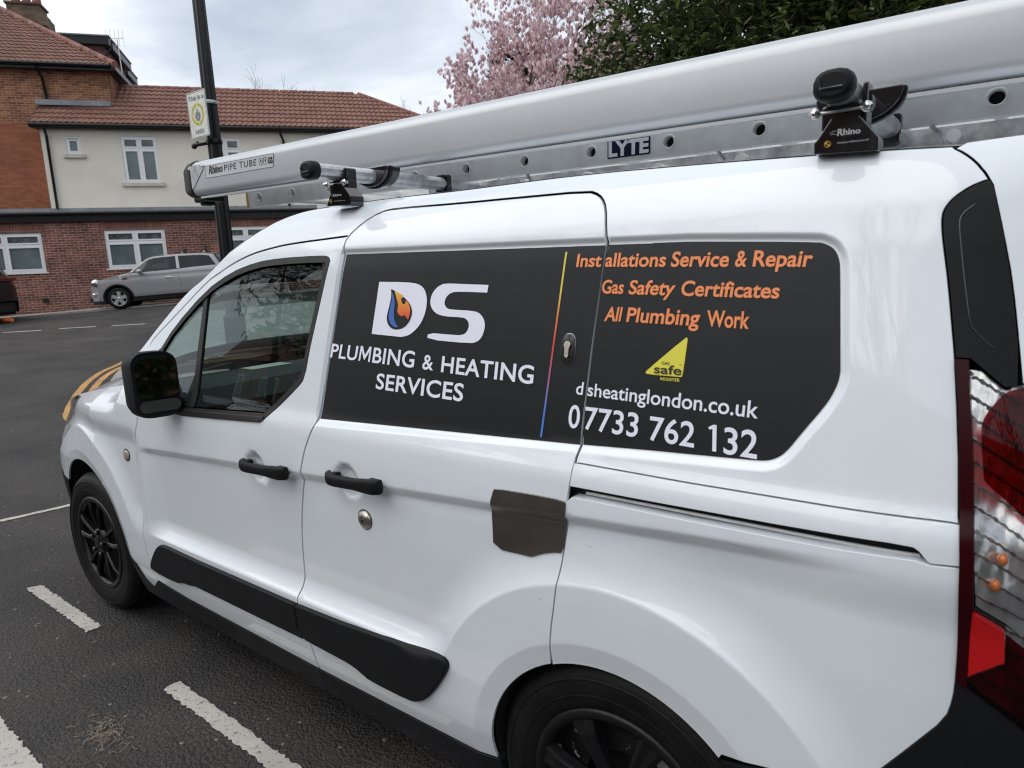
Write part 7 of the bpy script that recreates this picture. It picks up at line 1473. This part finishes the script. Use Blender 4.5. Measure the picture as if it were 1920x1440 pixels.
# evergreen
def evergreen(base, blobs, nleaf, seed, label, size=.10):
    root = tag(empty('evergreen_tree', base), label, 'tree'); r = random.Random(seed); tr = MB(); lf_ = MB()
    for (cx, cy, cz, rad) in blobs:
        c = Vector((cx, cy, cz)); st = Vector((cx*.3, cy*.3, 0)); tr.path([st, st*.5+c*.45+Vector((0, 0, -.2)), c], [.10, .07, .03], 6)
        for i in range(int(22*rad)):
            d = Vector((r.gauss(0, 1), r.gauss(0, 1), r.gauss(0, .8))).normalized(); q = c+d*rad*r.uniform(.5, 1.0); tr.path([c, c*.45+q*.55+Vector((0, 0, -.08)), q], [.022, .012, .004], 4)
            for j in range(3): e = (q-c).normalized(); q2 = q+Vector((r.gauss(0, .25), r.gauss(0, .25), r.gauss(0, .25))); tr.path([c*.35+q*.65, q2], [.006, .003], 3)
    tot = sum(b[3]**2 for b in blobs)
    for (cx, cy, cz, rad) in blobs:
        k = int(nleaf*rad*rad/tot)
        for i in range(k//6):
            d = Vector((r.gauss(0, 1), r.gauss(0, 1)-.3, r.gauss(0, 1))).normalized(); rr = rad*(r.random()**.30)*1.05*(1+.22*noise.noise(d*2.3+Vector((cx, cy, cz))))
            if noise.noise((Vector((cx, cy, cz))+d*rr)*1.6) < -.38: continue
            q = Vector((cx, cy, cz))+d*rr; sx = Vector((r.gauss(0, 1), r.gauss(0, 1), r.gauss(0, .6))).normalized()*.05
            for j in range(6): cluster_faces(lf_, q+sx*(j-2.5)+Vector((r.gauss(0, .015), r.gauss(0, .015), r.gauss(0, .015))), size*r.uniform(.65, 1.15), r, 'leaf')
    tr.build('trunk', M['bark'], root); tag(lf_.build('foliage', M['evergreen'], root, fix=False), kind='stuff'); return root
evergreen((.9, 7.6, 0), [(-2.35, .3, 2.6, 1.1), (-1.75, .2, 3.9, 1.15), (-1.2, .0, 2.7, 1.3), (-.6, -.3, 4.3, 1.35), (.3, -.2, 3.2, 1.4), (.9, .1, 4.7, 1.4), (1.6, -.2, 3.4, 1.4), (2.5, .1, 4.4, 1.5), (3.6, .1, 3.6, 1.5), (.2, .9, 5.3, 1.3), (-1.0, .8, 5.2, 1.1), (4.8, .6, 4.4, 1.6), (-.6, .1, 1.4, 1.2), (1.6, .3, 1.6, 1.3), (3.6, .3, 1.7, 1.4)], 88000, 9, 'dark glossy evergreen tree behind the van roof', .125)
evergreen((1.5, 11.5, 0), [(-3.6, 0, 2.4, 1.7), (-2.0, .5, 4.6, 1.8), (0, 0, 5.4, 2.0), (2.2, .4, 5.2, 2.0), (4.5, 0, 5, 2.1), (0, 0, 2.5, 2.0), (3, 0, 2.4, 2.0)], 26000, 12, 'second evergreen tree, standing further back behind the first', .22)
evergreen((-6.5, -6.0, 0), [(0, 0, 3.2, 1.3), (1.6, .3, 4.3, 1.3), (-1.5, .3, 4.4, 1.4), (.2, -.5, 5.6, 1.4), (2.9, -.3, 5.4, 1.2)], 5200, 15, 'thin evergreen street tree behind the viewer towards the van nose', .20)
evergreen((13.5, -1.5, 0), [(0, 0, 2.0, 1.9), (.5, -1.8, 3.4, 2.0), (0, 1.5, 3.6, 2.0), (0, 0, 5.0, 2.0), (.5, -3.6, 2.2, 1.9)], 34000, 14, 'dark evergreen tree down the street behind the van tail', .30)
# backdrop conifer and thicket behind the magnolia
cf = tag(empty('conifer', (-6.2, 12.2, .3)), 'dark green conifer peeping out behind the magnolia', 'tree'); r = random.Random(4)
tr = MB(); tr.tube((0, 0, 0), (0, 0, 5.6), .14, .02, n=8); tr.build('trunk', M['bark'], cf); lf_ = MB()
for i in range(5200):
    z = r.uniform(.8, 5.9); R_ = 2.0*(1-z/6.6)**.6+.12; t = r.uniform(0, 2*pi); q = R_*(r.random()**.4)*(1+.25*sin(t*5+z*3)); c = Vector((q*cos(t), q*sin(t), z-.12*q)); d = Vector((cos(t), sin(t), .55+r.gauss(0, .25))).normalized()
    s_ = Vector((-sin(t), cos(t), 0)); L = r.uniform(.18, .34)
    for k in range(3):
        dd = (d+s_*(k-1)*.35).normalized(); lf_.add([c+s_*.018, c+dd*L, c-s_*.018], [(0, 1, 2)])
tag(lf_.build('foliage', M['conifer'], cf, fix=False), kind='stuff')
# bare trees beyond the roofs
for k, (a, n, h, sd_) in enumerate(((4.9, -16, 11.5, 3), (6.6, -17, 11.0, 8), (9.4, -18, 9.7, 13), (12.2, -14, 9.3, 17))):
    t_, _, _ = branch_tree('bare_tree', ('wide bare tree rising behind the long red ridge', 'bare tree just right of the wide one behind the ridge', 'low bare tree behind the far end of the red roof', 'bare tree in the gap left of the magnolia')[k], wp(a, n, .8), h, sd_, M['twig'], levels=6, spread=.55, r0=.16, trunk_h=.34, up=.5, rmin=.008, group='bare trees behind the house', ribs=4, shrink=.68)
# ---- what stands behind the photographer (it shows in the paint and the glass)
for k, (x, y, h, sd_) in enumerate(((4.2, -9.5, 9.5, 31), (-2.5, -8.5, 10.5, 32), (-8.5, -8.0, 9.5, 33), (10.5, -11, 9, 35))):
    branch_tree('street_tree', ('bare street tree behind the viewer, nearest to the van tail', 'bare street tree behind the viewer, facing the van middle', 'bare street tree behind the viewer, facing the van nose', 'bare street tree behind the viewer, furthest to the rear')[k], (x, y, 0), h, sd_, M['bark'], levels=6, spread=.6, r0=.17, trunk_h=.32, up=.4, rmin=.012, group='street trees behind the viewer', ribs=4, shrink=.68)
def terrace(x0, x1, y, label):
    h = tag(empty('terraced_house', ((x0+x1)/2, y, 0)), label, 'house'); cx = (x0+x1)/2; hw = (x1-x0)/2
    mb = MB(); mb.box(-hw, hw, -7, 0, 0, 5.6); mb.build('wall', M['brick_old'], h, uv=lambda p: (p[0]+p[1], p[2]))
    mb = MB(); mb.prism([(-7.3, 5.6), (.3, 5.6), (-3.5, 8.6)], -hw, hw, 'x'); mb.build('roof', M['tile'], h)
    for wx, z0, z1 in ((-hw*.45, .9, 2.4), (-hw*.45, 3.4, 4.8), (hw*.5, 3.4, 4.8)):
        mb = MB(); mb.box(wx-.75, wx+.75, 0, .06, z0, z1); w_ = mb.build('window', M['upvc'], h)
        for s_ in (-1, 1): mb = MB(); mb.box(wx+s_*.37-.30, wx+s_*.37+.30, .06, .07, z0+.1, z1-.1); mb.build('pane', M['pane'], w_)
    mb = MB(); mb.box(hw*.5-.45, hw*.5+.45, 0, .06, 0, 2.1); mb.build('door', M['blackpaint'], h)
for k in range(9):
    terrace(-35.6+6.2*k, -29.6+6.2*k, -19, ('first', 'second', 'third', 'fourth', 'fifth', 'sixth', 'seventh', 'eighth', 'ninth')[k]+' brick terraced house from the left, in the row behind the viewer')
terrace(21, 27, 3.5, 'added brick house end-on behind the van tail, darkening the door mirror')  # unseen house added to block bright sky from the door mirror
